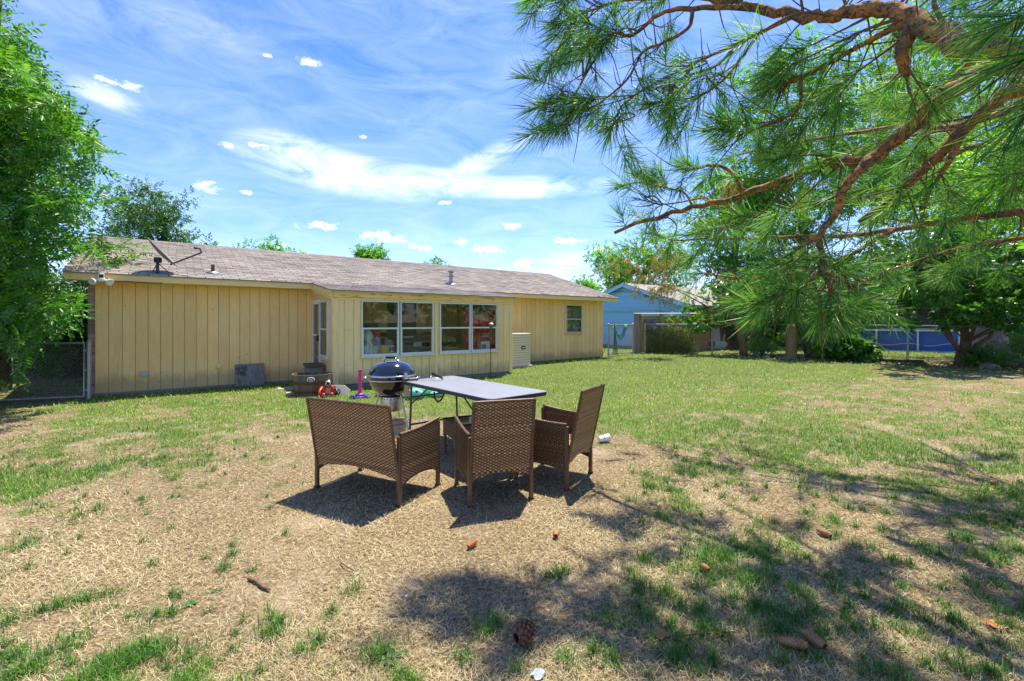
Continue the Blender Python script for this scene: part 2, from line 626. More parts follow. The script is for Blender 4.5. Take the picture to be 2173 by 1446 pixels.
M_BARK_BR = pm('brown_bark', (0.17, 0.105, 0.06), 0.9, 0.3, 9, 0.8, 22, stretch=(3, 3, 0.8), c2=(0.10, 0.07, 0.045), c2scale=6, c2lo=0.5, c2hi=0.7)


def pine_bark():
    m, t, bs, out = base_mat('pine_bark')
    co = t.new('ShaderNodeTexCoord').outputs['Object']
    n1 = t.noise(co, 7.0, 6.0, 0.65)
    n2 = t.noise(co, 34.0, 5.0, 0.7, 1.2)
    n3 = t.noise(co, 110.0, 3.0, 0.7)
    plate = t.ramp(n1, [(0.32, (0.10, 0.075, 0.058)), (0.43, (0.22, 0.125, 0.07)), (0.51, (0.46, 0.19, 0.06)), (0.68, (0.62, 0.28, 0.09))])
    crack = t.ramp(n2, [(0.40, (0, 0, 0)), (0.52, (1, 1, 1))])
    col = t.mix(crack, (0.05, 0.035, 0.027, 1), plate)
    flake = t.ramp(n3, [(0.55, (0, 0, 0)), (0.7, (1, 1, 1))])
    col = t.mix(t.math('MULTIPLY', flake, 0.35), col, (0.30, 0.25, 0.21, 1))
    t.link(col, bs.inputs['Base Color'])
    bs.inputs['Roughness'].default_value = 0.85
    bp = t.new('ShaderNodeBump')
    bp.inputs['Strength'].default_value = 0.9
    bp.inputs['Distance'].default_value = 0.012
    t.link(t.math('ADD', n2, t.math('MULTIPLY', n3, 0.4)), bp.inputs['Height'])
    t.link(bp.outputs[0], bs.inputs['Normal'])
    return m


M_PINEBARK = pine_bark()


def shingle_mat():
    m, t, bs, out = base_mat('asphalt_shingle')
    at = t.new('ShaderNodeAttribute', attribute_name='rnd')
    co = t.new('ShaderNodeTexCoord').outputs['Object']
    base = t.ramp(at.outputs['Fac'], [(0, (0.22, 0.19, 0.165)), (0.5, (0.365, 0.32, 0.28)), (1, (0.46, 0.405, 0.355))])
    streak = t.noise(t.mapping(co, scale=(0.9, 0.35, 1)), 1.2, 5.0, 0.6)
    grain = t.noise(co, 160.0, 2.0)
    k = t.math('MULTIPLY', t.math('MULTIPLY_ADD', streak, 0.5, 0.75), t.math('MULTIPLY_ADD', grain, 0.5, 0.75))
    vm = t.new('ShaderNodeVectorMath', operation='SCALE')
    t.link(base, vm.inputs[0])
    t.link(k, vm.inputs['Scale'])
    t.link(vm.outputs[0], bs.inputs['Base Color'])
    bs.inputs['Roughness'].default_value = 0.95
    bs.inputs['Specular IOR Level'].default_value = 0.2
    return m


M_SHINGLE = shingle_mat()

# ------------------------------------------------------------------ the ground
GREEN_PTS = [  # px, py of a spot on the lawn and how green it is
    (0, 890, .40), (200, 890, .50), (400, 875, .60), (560, 855, .66), (640, 850, .66), (0, 950, .32), (110, 950, .40), (300, 950, .48),
    (60, 1010, .66), (160, 1000, .5), (250, 975, .48), (0, 1090, .45), (110, 1060, .3), (40, 1160, .38), (250, 1040, .25), (340, 985, .5), (420, 930, .55), (560, 915, .4),
    (640, 960, .18), (500, 1000, .2), (350, 1100, .12), (600, 1150, .03), (800, 1200, .02), (300, 1200, .04), (100, 1220, .10),
    (160, 1285, .42), (300, 1385, .62), (60, 1420, .42), (400, 1420, .3), (450, 1330, .05), (580, 1340, .42), (700, 1300, .18), (690, 1380, .25), (810, 1400, .5), (755, 1250, .2),
    (900, 1300, .05), (1040, 1330, .38), (1180, 1215, .42), (1110, 1250, .08), (1250, 1400, .42), (1000, 1420, .2), (1130, 1400, .1), (1340, 1240, .42), (1390, 1100, .42), (1300, 1150, .1), (1500, 1180, .36), (1600, 1280, .42), (1690, 1330, .36),
    (1500, 1320, .34), (1420, 1380, .3), (1560, 1390, .12), (1800, 1100, .32), (1880, 1160, .2), (1900, 1300, .22), (2000, 1420, .2), (2100, 1250, .22), (1900, 1090, .35), (2060, 1150, .5), (1800, 1420, .2),
    (1370, 1030, .4), (1500, 1020, .4), (1640, 1060, .3), (1830, 1010, .5), (1650, 930, .62), (1300, 960, .25), (1200, 940, .3), (1370, 900, .55), (1500, 930, .55), (2000, 950, .5),
    (2100, 1040, .45), (2150, 900, .55), (1500, 850, .62), (1800, 860, .48), (2100, 850, .42), (1300, 800, .95), (1150, 785, 1.), (1500, 775, .85),
    (1900, 800, .5), (2130, 800, .35), (1700, 780, .7), (700, 865, .7), (760, 850, .8), (900, 870, .6), (1000, 905, .2), (800, 895, .2), (900, 960, .03), (900, 1050, .02),
    (1100, 1050, .03), (1200, 1010, .1), (1250, 1080, .04), (1100, 870, .7), (1000, 850, .75), (1300, 880, .75), (-300, 1000, .5), (-300, 1300, .3),
    (2500, 900, .5), (2500, 1300, .2), (1000, 1700, .2), (400, 1700, .3), (1700, 1700, .2)]
GP = np.array(GREEN_PTS)


def green_at(x, y):
    """how green the lawn is at a spot, 0 dry .. 1 lush (smooth map of the yard)"""
    y = np.asarray(y, float)
    x = np.asarray(x, float)
    yy = np.maximum(y, 0.8)
    px = CX + x / yy * FPX
    py = HY + FPX * (CAMH - gz(x, yy)) / yy
    ly = np.log(np.maximum(py - HY, 30.0))
    gy = np.log(GP[:, 1] - HY)
    num = np.zeros_like(px)
    den = np.full_like(px, 1e-9)
    for (gx_, _, g_), l_ in zip(GREEN_PTS, gy):
        w = np.exp(-(((px - gx_) / 75.0) ** 2 + ((ly - l_) / 0.11) ** 2) * 0.5) + 1e-6 / (1 + ((px - gx_) / 75.0) ** 2 + ((ly - l_) / 0.11) ** 2)
        num += w * g_
        den += w
    g = num / den
    behind = 1 - sstep(-2.0, 0.6, y)
    g = g * (1 - behind) + 0.75 * behind
    far = sstep(16.5, 19.0, y)
    return g * (1 - far) + 0.75 * far


def lawn_cover(x, y):
    """green cover with its natural clumps"""
    g = green_at(x, y)
    n = 0.26 * vnoise(x, y, 1.9, 1) + 0.37 * vnoise(x, y, 5.5, 2) + 0.37 * vnoise(x, y, 14.0, 3)
    return np.clip(sstep(-0.13, 0.13, g - 0.94 * n), 0, 1), g


def grow(a, b, h0, r, out):
    s = h0
    p = a
    while p < b:
        out.append(p)
        p += s
        s *= r
    return out


xs = sorted(set([round(v, 4) for v in list(np.arange(-9, 11, 0.11)) + [-v for v in grow(9, 600, 0.14, 1.12, [])] + grow(11, 600, 0.14, 1.12, []) + [600, -600]]))
ys = sorted(set([round(v, 4) for v in list(np.arange(0.3, 13, 0.11)) + [0.3 - v for v in grow(0.11, 400, 0.15, 1.18, [])] + grow(13, 900, 0.14, 1.10, []) + [900]]))
gx, gy = np.meshgrid(np.array(xs), np.array(ys))
gzv = gz(gx, gy) + (0.016 * (vnoise(gx, gy, 1.7, 11) - .5) + 0.008 * (vnoise(gx, gy, 6.0, 12) - .5)) * (1 - sstep(9, 14, np.abs(gy)))
cov, _ = lawn_cover(gx, gy)
nx, ny = len(xs), len(ys)
idx = np.arange(nx * ny).reshape(ny, nx)
gfaces = np.stack([idx[:-1, :-1], idx[:-1, 1:], idx[1:, 1:], idx[1:, :-1]], -1).reshape(-1, 4)


def ground_mat():
    m, t, bs, out = base_mat('lawn_soil')
    co = t.new('ShaderNodeTexCoord').outputs['Object']
    at = t.new('ShaderNodeAttribute', attribute_name='green')
    n1 = t.noise(co, 1.1, 5.0, 0.6)
    n2 = t.noise(co, 38.0, 4.0, 0.7)
    n3 = t.noise(co, 150.0, 3.0, 0.7)
    straw = t.ramp(n2, [(0.3, (0.06, 0.042, 0.024)), (0.5, (0.19, 0.14, 0.08)), (0.7, (0.42, 0.335, 0.20))])
    soil = t.ramp(n3, [(0.3, (0.20, 0.145, 0.095)), (0.7, (0.46, 0.375, 0.26))])
    dry = t.mix(t.ramp(n1, [(0.53, (0, 0, 0)), (0.68, (1, 1, 1))]), straw, soil)
    grn = t.ramp(n2, [(0.25, (0.035, 0.06, 0.012)), (0.6, (0.11, 0.15, 0.03)), (0.8, (0.26, 0.24, 0.075))])
    col = t.mix(at.outputs['Fac'], dry, grn)
    t.link(col, bs.inputs['Base Color'])
    bs.inputs['Roughness'].default_value = 0.95
    bs.inputs['Specular IOR Level'].default_value = 0.15
    bp = t.new('ShaderNodeBump')
    bp.inputs['Strength'].default_value = 0.8
    bp.inputs['Distance'].default_value = 0.012
    t.link(t.math('ADD', n2, t.math('MULTIPLY', n3, 0.6)), bp.inputs['Height'])
    t.link(bp.outputs[0], bs.inputs['Normal'])
    return m


ground = big_mesh('ground', np.stack([gx.ravel(), gy.ravel(), gzv.ravel()], 1), gfaces, ground_mat(), attrs={'green': cov.ravel() * 0.9}, smooth=True)
tag(ground, 'dry patchy back yard ground reaching the horizon', 'ground', kind='structure')

U = Vector((0.8, 0.6, 0))          # the way the house runs
V = Vector((-0.6, 0.8, 0))         # away from the yard
L0 = Vector((-8.13, 8.87, 0))      # rear left corner of the house
ROT = math.atan2(0.6, 0.8)


def in_house(x, y):
    u = (x - L0.x) * U.x + (y - L0.y) * U.y
    v = (x - L0.x) * V.x + (y - L0.y) * V.y
    return ((u > -0.1) & (u < 14.6) & (v > -0.02) & (v < 7.3)) | ((u > 3.95) & (u < 8.74) & (v > -1.92) & (v < 0.1))


def blades(n, y0, y1, kind, seed):
    """grass or straw blades over the yard, thicker set near the camera"""
    r = np.random.default_rng(seed)
    # depth with density falling off as 1/y^p
    p = 0.75
    t = r.random(n)
    y = (y0 ** -p + t * (y1 ** -p - y0 ** -p)) ** (-1 / p)
    x = y * r.uniform(-1.28, 1.28, n)
    cv, g = lawn_cover(x, y)
    keep = ~in_house(x, y)
    lod = np.clip((y / 3.2), 0.75, 9) ** 0.8
    if kind == 'green':
        keep &= r.random(n) < cv * np.clip(0.35 + g, 0, 1)
        ln = r.uniform(0.025, 0.065, n) * (0.75 + 0.5 * vnoise(x, y, 3.0, 5)) * (1 + 0.25 * (lod - 1))
        tall = (vnoise(x, y, 2.3, 1) > 0.62) & (y < 9)
        ln = np.where(tall & (r.random(n) < .3), ln * 1.7, ln)
        tilt = r.uniform(0.25, 1.25, n)
        wd = r.uniform(0.0022, 0.0042, n) * lod
        rnd = np.clip(r.normal(0.40, 0.19, n) - .24 * (1 - sstep(4.0, 8.0, y)) + .04 * sstep(7.0, 10.0, y) + 0.40 * (1 - np.clip(g, 0, 1)) * (r.random(n) < .35) + 0.25 * (vnoise(x, y, 0.9, 8) - .5), 0, 1)  # near blades toned darker: shade of the foreground put into their colour
    else:
        keep &= r.random(n) < (1 - 0.62 * cv)
        keep &= r.random(n) < 0.40 + 0.60 * sstep(0.28, 0.62, .6 * vnoise(x, y, 1.5, 21) + .4 * vnoise(x, y, 5.0, 22))
        ln = r.uniform(0.016, 0.048, n) * (1 + 0.2 * (lod - 1))
        tilt = r.uniform(0.85, 1.54, n)
        wd = r.uniform(0.0018, 0.0036, n) * lod
        rnd = np.clip(r.normal(0.5, 0.30, n) + .35 * (vnoise(x, y, 2.2, 44) - .5), 0, 1)
    k = keep
    x, y, ln, tilt, wd, rnd = x[k], y[k], ln[k], tilt[k], wd[k], rnd[k]
    n = len(x)
    a = r.uniform(0, 2 * math.pi, n)
    z = gz(x, y) - 0.004 + (0.0 if kind == 'green' else 1) * r.uniform(0.0, 0.012, n)
    dxy = np.stack([np.cos(a), np.sin(a)], 1)
    sd = np.stack([-np.sin(a), np.cos(a)], 1) * (wd / 2)[:, None]
    base = np.stack([x, y, z], 1)
    st, ct = np.sin(tilt), np.cos(tilt)
    mid = base.copy()
    bend = 0.72 if kind == 'green' else 0.97
    mid[:, :2] += dxy * (ln * 0.55 * st * bend)[:, None]
    mid[:, 2] += ln * 0.55 * (ct + (0.12 if kind == 'green' else 0))
    tip = base.copy()
    tip[:, :2] += dxy * (ln * st)[:, None] * (1.15 if kind == 'green' else 1)
    tip[:, 2] += ln * ct * 0.95
    V5 = np.empty((n, 5, 3), np.float32)
    V5[:, 0] = base
    V5[:, 1] = base
    V5[:, 0, :2] += sd
    V5[:, 1, :2] -= sd
    V5[:, 2] = mid
    V5[:, 3] = mid
    V5[:, 2, :2] -= sd * 0.85
    V5[:, 3, :2] += sd * 0.85
    V5[:, 4] = tip
    if kind != 'green':
        Q = V5[:, :4].copy()
        Q[:, 2] = tip
        Q[:, 3] = tip
        Q[:, 2, :2] -= sd * .45
        Q[:, 3, :2] += sd * .45
        b = (np.arange(n) * 4)[:, None]
        F = np.concatenate([b + np.array([[0, 1, 2]]), b + np.array([[0, 2, 3]])], 0)
        return Q.reshape(-1, 3), F, np.repeat(rnd, 4)
    b = (np.arange(n) * 5)[:, None]
    F = np.concatenate([b + np.array([[0, 1, 2]]), b + np.array([[0, 2, 3]]), b + np.array([[3, 2, 4]])], 0)
    return V5.reshape(-1, 3), F, np.repeat(rnd, 5)


M_GRASS = leaf_mat('grass_blades', [(0.022, 0.09, 0.013), (0.07, 0.21, 0.018), (0.19, 0.40, 0.026), (0.43, 0.49, 0.09), (0.62, 0.55, 0.27)], 0.32, 0.5, 0)
M_STRAW = leaf_mat('dry_straw', [(0.13, 0.088, 0.042), (0.34, 0.27, 0.13), (0.52, 0.435, 0.23), (0.72, 0.645, 0.42)], 0.15, 0.7, 0)
gv, gf, gr_ = blades(700000, 1.15, 24.0, 'green', 31)
TUFT_PX = [(590, 1330, 1), (575, 1345, 1), (300, 1385, 1.4), (270, 1400, 1.2), (345, 1390, 1.2), (400, 1400, 1), (750, 1255, .8), (1190, 1215, 1), (1165, 1225, .7), (1400, 1095, 1.1), (1415, 1105, .8), (1050, 1320, 1), (1030, 1345, 1), (1300, 1400, 1), (1260, 1385, .8),
           (1500, 1175, 1.2), (1460, 1180, 1), (1540, 1190, 1), (1600, 1290, 1.2), (1560, 1270, 1), (1640, 1300, 1.1), (1690, 1320, 1.1), (820, 1385, 1.1), (790, 1400, 1), (130, 1285, 1.1), (180, 1275, 1), (90, 1300, .9), (60, 1420, 1.2), (30, 1400, 1), (1375, 1035, 1),
           (1450, 1380, 1), (1430, 1400, 1), (1880, 1090, 1), (1200, 1405, 1), (680, 1360, .9), (700, 1305, .7), (1360, 1240, 1), (1350, 1260, 1), (1800, 1080, .9), (1590, 1130, .8), (1710, 1090, .8), (2050, 1150, 1.1), (2110, 1170, 1), (2020, 1140, 1), (1500, 1330, 1.1), (1530, 1350, 1), (1660, 1340, 1), (1720, 1310, 1),
           (320, 1200, .5), (370, 1020, .6), (300, 1060, .6), (450, 1000, .6), (520, 970, .6), (210, 1080, .8), (170, 1095, .7), (640, 905, .8), (590, 930, .7), (1410, 1260, 1), (1440, 1290, 1), (1480, 1250, .9), (980, 1400, .8), (1100, 1420, .7), (640, 1385, .7), (1470, 1010, .8), (1520, 1030, .7), (1930, 1200, .7), (1580, 1240, 1), (1620, 1340, 1)]
tr_ = np.random.default_rng(55)
for _ in range(230):
    a_, b_ = tr_.uniform(1330, 2230), tr_.uniform(940, 1440)
    TUFT_PX.append((a_, b_, tr_.uniform(.25, .75)))
for _ in range(70):
    a_, b_ = tr_.uniform(-30, 640), tr_.uniform(940, 1440)
    TUFT_PX.append((a_, b_, tr_.uniform(.2, .5)))
tv, tf, tq, nb = [], [], [], len(gv)
for (a_, b_, k_) in TUFT_PX:
    c_ = G(a_, b_)
    m_ = int(95 * k_)
    for _ in range(m_):
        an = tr_.uniform(0, 6.283)
        rr_ = abs(tr_.normal(0, .045 * k_))
        an0 = tr_.uniform(0, 6.283)
        p0 = np.array([c_.x + rr_ * math.cos(an0), c_.y + rr_ * math.sin(an0), c_.z - .004])
        L_ = tr_.uniform(.035, .085) * (.8 + .3 * k_)
        ti = tr_.uniform(.3, 1.35)
        d_ = np.array([math.cos(an), math.sin(an), 0])
        s_ = np.array([-math.sin(an), math.cos(an), 0]) * tr_.uniform(.0010, .0020)
        m1 = p0 + d_ * L_ * .5 * math.sin(ti) * .7 + np.array([0, 0, L_ * .55 * math.cos(ti) + .1 * L_])
        t1 = p0 + d_ * L_ * math.sin(ti) * 1.1 + np.array([0, 0, L_ * math.cos(ti) * .9])
        b0 = nb + len(tv)
        tv += [p0 + s_, p0 - s_, m1 - s_ * .9, m1 + s_ * .9, t1]
        tf += [(b0, b0 + 1, b0 + 2), (b0, b0 + 2, b0 + 3), (b0 + 3, b0 + 2, b0 + 4)]
        tq += [float(np.clip(tr_.normal(.16, .14), 0, 1))] * 5
gv, gf, gr_ = np.concatenate([gv, np.array(tv)]), np.concatenate([gf, np.array(tf)]), np.concatenate([gr_, np.array(tq)])
tag(big_mesh('lawn_grass', gv, gf, M_GRASS, attrs={'rnd': gr_}), 'short green grass growing in patches across the yard', 'grass', kind='stuff')
gv, gf, gr_ = blades(380000, 1.15, 15.0, 'straw', 32)
tag(big_mesh('dry_grass', gv, gf, M_STRAW, attrs={'rnd': gr_}), 'dead straw coloured grass and pine needles matted over the bare ground', 'dry grass', kind='stuff')

# ------------------------------------------------------------------ the yellow house (local axes: x = along the wall, y = away from the yard)
house = empty('yellow_house', L0, ROT, 'low yellow house with vertical board siding, brown shingle roof and glazed back porch', 'house')
WALL_TOP = 2.34
EAVE_V, EAVE_Z, RIDGE_V, RIDGE_Z = -0.45, 2.37, 3.54, 3.62
SLOPE = (RIDGE_Z - EAVE_Z) / (RIDGE_V - EAVE_V)
U_END, DEPTH = 14.57, 7.1
BW = 0.2032
WIN = (12.53, 13.44, 1.0, 2.12)      # small rear window

rear = MB()
rear.box(0, WIN[0] + .04, 0.014, 0.14, 0.0, WALL_TOP)
rear.box(WIN[1] - .04, U_END, 0.014, 0.14, 0.0, WALL_TOP)
rear.box(WIN[0] + .04, WIN[1] - .04, 0.014, 0.14, 0.0, WIN[2] + .04)
rear.box(WIN[0] + .04, WIN[1] - .04, 0.014, 0.14, WIN[3] - .04, WALL_TOP)
M_GROOVE = pm('groove_shade', (.50, .33, .13), .8, .2, 6)  # siding paint darkened, putting the shade of the grooves into the colour
rear_wall = rear.build('rear_wall', M_GROOVE, house)
MB().box(-0.1, U_END, -0.012, 0.16, -0.3, 0.055).build('foundation', M_FOUND, house, bevel=.01)
sides = MB().box(U_END - .14, U_END, 0.14, DEPTH, 0, WALL_TOP)
sides.box(0.0, 0.1, 0.14, DEPTH, 0, WALL_TOP)
sides.box(0.0, U_END, DEPTH - .14, DEPTH, 0, WALL_TOP)
sides.prism([(-0.0, WALL_TOP - .02), (DEPTH, WALL_TOP - .02), (RIDGE_V, RIDGE_Z - .1)], 'x', 0.0, 0.1)
sides.prism([(-0.0, WALL_TOP - .02), (DEPTH, WALL_TOP - .02), (RIDGE_V, RIDGE_Z - .1)], 'x', U_END - .1, U_END)
sides.build('outer_wall', M_SIDING, house)


def board_mesh(w, h, t=0.013, z0=0.0):
    """one siding board with bevelled edges"""
    b = MB()
    c = 0.004
    g = 0.0042
    b.prism([(g, 0.0135), (g, 0.004), (g + c, 0), (w - g - c, 0), (w - g, 0.004), (w - g, 0.0135)], 'z', z0, h)
    return b


def board_row(wall, u0, u1, z0, z1, mat, holes=(), width=BW, place=None):
    """vertical boards on a wall, cut around the openings"""
    cache = {}
    n = int(math.ceil((u1 - u0) / width - 0.02))
    for i in range(n):
        a = u0 + i * width
        w = min(width, u1 - a)
        if w < 0.02:
            continue
        spans = [(z0, z1)]
        for h0, h1, g0, g1 in holes:
            if a + w > h0 + 0.02 and a < h1 - 0.02:
                # cut the board above and below; narrow it where the opening begins inside it
                if a < h0 - 0.02:
                    w2 = h0 - a
                    spans = [('n', a, w2, g0, g1)] + [(z0, g0), (g1, z1)]
                elif a + w > h1 + 0.02:
                    spans = [('n', h1, a + w - h1, g0, g1)] + [(z0, g0), (g1, z1)]
                else:
                    spans = [(z0, g0), (g1, z1)]
        for s in spans:
            if s[0] == 'n':
                aa, ww, b0, b1 = s[1:]
            else:
                aa, ww, (b0, b1) = a, w, s
            key = (round(ww, 3), round(b0, 3), round(b1, 3))
            pos = place(aa) if place else (aa, 0, 0)
            if key in cache:
                c = share(cache[key], wall, pos)
            else:
                c = board_mesh(ww, b1, z0=b0).build('siding_board', mat, wall)
                c.location = pos
                if place:
                    c.rotation_euler = (0, 0, place(None))
                cache[key] = c


board_row(rear_wall, 0.0, U_END, 0.055, WALL_TOP - .01, M_SIDING, [WIN])

# brick end of the gable wall: one brick per course at the corner
gable_wall = MB().box(-0.1, -0.002, 0.02, DEPTH, 0.0, WALL_TOP).build('gable_wall', M_MORTAR, house)
bk = MB().box(-0.052, 0.052, -0.018, 0.19, 0, 0.058).build('brick', M_BRICK, gable_wall, bevel=.004)
bk.location = (-0.052, 0.015, 0.06)
for i in range(1, 33):
    share(bk, gable_wall, (-0.052 + random.uniform(-.003, .003), 0.015 + random.uniform(-.004, .004), 0.06 + i * 0.0685), (0, 0, random.uniform(-.01, .01)))

# roof: sheathing, fascia, soffit, shingles
UL, UR = -0.39, 14.92
PU0, PU1, PV, PZ = 3.88, 8.80, -2.02, 2.13       # porch eave
roof_deck = MB()
roof_deck.prism([(EAVE_V, EAVE_Z - .03), (RIDGE_V, RIDGE_Z - .03), (2 * RIDGE_V - EAVE_V, EAVE_Z - .03), (2 * RIDGE_V - EAVE_V, EAVE_Z - .005), (RIDGE_V, RIDGE_Z - .004), (EAVE_V, EAVE_Z - .005)], 'x', UL, UR)
roof = roof_deck.build('roof', M_SOFFIT, house)
MB().prism([(PV, PZ - .03), (EAVE_V + .02, EAVE_Z - .035), (EAVE_V + .02, EAVE_Z - .008), (PV, PZ - .006)], 'x', PU0, PU1).build('porch_roof_deck', M_SOFFIT, roof)
MB().box(UL + .02, PU0 - .002, EAVE_V + .005, EAVE_V + .03, EAVE_Z - .135, EAVE_Z - .012).build('fascia', M_TRIM, roof, bevel=.004)
MB().box(PU1 + .002, UR - .02, EAVE_V + .005, EAVE_V + .03, EAVE_Z - .135, EAVE_Z - .012).build('fascia', M_TRIM, roof, bevel=.004)
MB().box(UL + .02, UR - .02, EAVE_V + .031, -0.002, EAVE_Z - .128, EAVE_Z - .116).build('soffit', M_SOFFIT, roof)
for u in (UL, UR - .022):
    rk = MB()
    rk.prism([(EAVE_V + .002, EAVE_Z - .150), (EAVE_V + .002, EAVE_Z - .012), (RIDGE_V, RIDGE_Z - .012), (RIDGE_V, RIDGE_Z - .15)], 'x', u, u + .022)
    rk.prism([(RIDGE_V, RIDGE_Z - .15), (RIDGE_V, RIDGE_Z - .012), (2 * RIDGE_V - EAVE_V, EAVE_Z - .012), (2 * RIDGE_V - EAVE_V, EAVE_Z - .15)], 'x', u, u + .022)
    rk.build('rake_board', M_TRIM, roof)


def shingles(u0f, u1f, v0, z0, v1, z1, seed, expo=0.135, tab=0.31):
    """courses of three-tab shingles as little wedges"""
    r = np.random.default_rng(seed)
    ln = math.hypot(v1 - v0, z1 - z0)
    dv, dzs = (v1 - v0) / ln, (z1 - z0) / ln
    nv, nz = -dzs, dv
    vs, fs, rn = [], [], []
    for k in range(int(ln / expo) + 1):
        s0 = k * expo
        s1 = min(s0 + expo * 1.25, ln)
        if s1 - s0 < 0.02:
            continue
        a0, a1 = u0f(s0 / ln), u1f(s0 / ln)
        off = (k % 2) * tab / 2 + r.uniform(-.012, .012)
        x = a0 - off
        drop = r.normal(0, 0.003)
        while x < a1:
            b0, b1 = max(x + .007, a0), min(x + tab - .007, a1)
            x += tab
            if b1 - b0 < .03:
                continue
            ss = s0 - 0.008 + drop + r.normal(0, 0.003)
            th = 0.011 + r.uniform(0, 0.004)
            q = []
            for (s, h) in ((ss, 0.001), (ss, th), (s1, 0.0035)):
                for u in (b0, b1):
                    q.append((u, v0 + dv * s + nv * h, z0 + dzs * s + nz * h))
            b = len(vs)
            vs += q
            fs += [(b, b + 1, b + 3, b + 2), (b + 2, b + 3, b + 5, b + 4)]
            rn += [np.clip(r.normal(.5, .22), 0, 1)] * 6
    return vs, fs, rn


M_FELT = pm('roof_felt', (.035, .03, .028), .95)
fe = MB()
fe.add([(UL - .015, EAVE_V - .015, EAVE_Z - .0042), (UR + .015, EAVE_V - .015, EAVE_Z - .0042), (UR + .015, RIDGE_V, RIDGE_Z + .0005), (UL - .015, RIDGE_V, RIDGE_Z + .0005)], [(0, 1, 2, 3)])
fe.add([(PU0 - .02, PV - .02, PZ - .003), (PU1 + .02, PV - .02, PZ - .003), (PU1 + .02, EAVE_V + .1, EAVE_Z + .027), (PU0 - .02, EAVE_V + .1, EAVE_Z + .027)], [(0, 1, 2, 3)])
fe.build('roof_felt', M_FELT, roof)
v_, f_, r_ = shingles(lambda t: UL - .02, lambda t: UR + .02, EAVE_V - .02, EAVE_Z, RIDGE_V, RIDGE_Z, 3)
tag(big_mesh('shingles', v_, f_, M_SHINGLE, roof, {'rnd': r_}), kind='stuff')
v_, f_, r_ = shingles(lambda t: PU0 - .03, lambda t: PU1 + .03, PV - .03, PZ, EAVE_V + .12, EAVE_Z + .03, 4)
tag(big_mesh('porch_shingles', v_, f_, M_SHINGLE, roof, {'rnd': r_}), kind='stuff')
v_, f_, r_ = shingles(lambda t: UL - .02, lambda t: UR + .02, 2 * RIDGE_V - EAVE_V + .02, EAVE_Z, RIDGE_V, RIDGE_Z, 5, 0.27, 0.62)
tag(big_mesh('front_shingles', v_, f_, M_SHINGLE, roof, {'rnd': r_}), kind='stuff')
rc = MB()
u = UL - .02
while u < UR:
    e = min(u + .31, UR + .02)
    rc.prism([(RIDGE_V - .14, RIDGE_Z - .14 * SLOPE + .012), (RIDGE_V, RIDGE_Z + .018), (RIDGE_V + .14, RIDGE_Z - .14 * SLOPE + .012), (RIDGE_V + .14, RIDGE_Z - .14 * SLOPE + .002), (RIDGE_V, RIDGE_Z + .006), (RIDGE_V - .14, RIDGE_Z - .14 * SLOPE + .002)], 'x', u, e - .006)
    u += .31
big_r = rc.build('ridge_cap', M_SHINGLE, roof)

# roof vents
vp = MB().tube([(0, 0, -.05), (0, 0, .2)], .035, 12).build('vent_pipe', pm('rusty_vent', (0.12, 0.075, 0.05), .7, .3, 12, .3, 40), roof, smooth=True, auto=40)
vp.location = (1.93, 0.02, EAVE_Z + (0.02 - EAVE_V) * SLOPE)
fl = MB().lathe([(.13, 0), (.13, .01), (.05, .035), (.04, .04)], 16).build('flashing', M_GALV, roof, smooth=True)
fl.location = (1.93, 0.02, EAVE_Z + (0.02 - EAVE_V) * SLOPE + .02)
fl.rotation_euler = (math.atan(SLOPE), 0, 0)
vs2 = MB().tube([(0, 0, -.05), (0, 0, .34)], .055, 12)
vs2.lathe([(.06, .22), (.10, .235), (.10, .25), (.06, .25)], 14)
vs2.lathe([(.0, .43), (.09, .42), (.10, .40), (.10, .37), (.07, .36)], 14)
vs2 = vs2.build('flue_vent', M_GALV, roof, smooth=True, auto=40)
vs2.location = (8.05, 0.30, EAVE_Z + (0.30 - EAVE_V) * SLOPE)
fl2 = share(fl, roof, (8.05, 0.30, EAVE_Z + (0.30 - EAVE_V) * SLOPE + .02), (math.atan(SLOPE), 0, 0), (1.5, 1.5, 1))


def hung_window(parent, u0, u1, z0, z1, face='front', mats=None, deep=.05, name='window', rail=.5, panes=True):
    """aluminium sash window lying in the local x-z plane, facing -y; built at the origin of its own frame"""
    fm = mats or M_ALU
    w, h = u1 - u0, z1 - z0
    f = MB()
    t = .03
    f.box(0, w, -deep, .02, 0, t).box(0, w, -deep, .02, h - t, h)
    f.box(0, t, -deep, .02, t, h - t).box(w - t, w, -deep, .02, t, h - t)
    fr = f.build(name, fm, parent, bevel=.003)
    zr = h * rail
    MB().box(t, w - t, -deep + .008, .0, zr - .02, zr + .02).build('meeting_rail', fm, fr, bevel=.003)
    sb = MB().box(t, t + .022, -deep + .014, -.012, t, zr - .02).box(w - t - .022, w - t, -deep + .014, -.012, t, zr - .02).box(t + .022, w - t - .022, -deep + .014, -.012, t, t + .025)
    sb.build('lower_sash', fm, fr, bevel=.002)
    if panes:
        MB().box(t + .022, w - t - .022, -.030, -.026, t + .025, zr - .02).build('pane', M_GLASS, fr)
        MB().box(t, w - t, -.012, -.008, zr + .02, h - t).build('pane', M_GLASS, fr)
    MB().box(-.02, w + .02, -deep - .025, .0, -.028, -.001).build('sill', fm, fr, bevel=.004)
    return fr


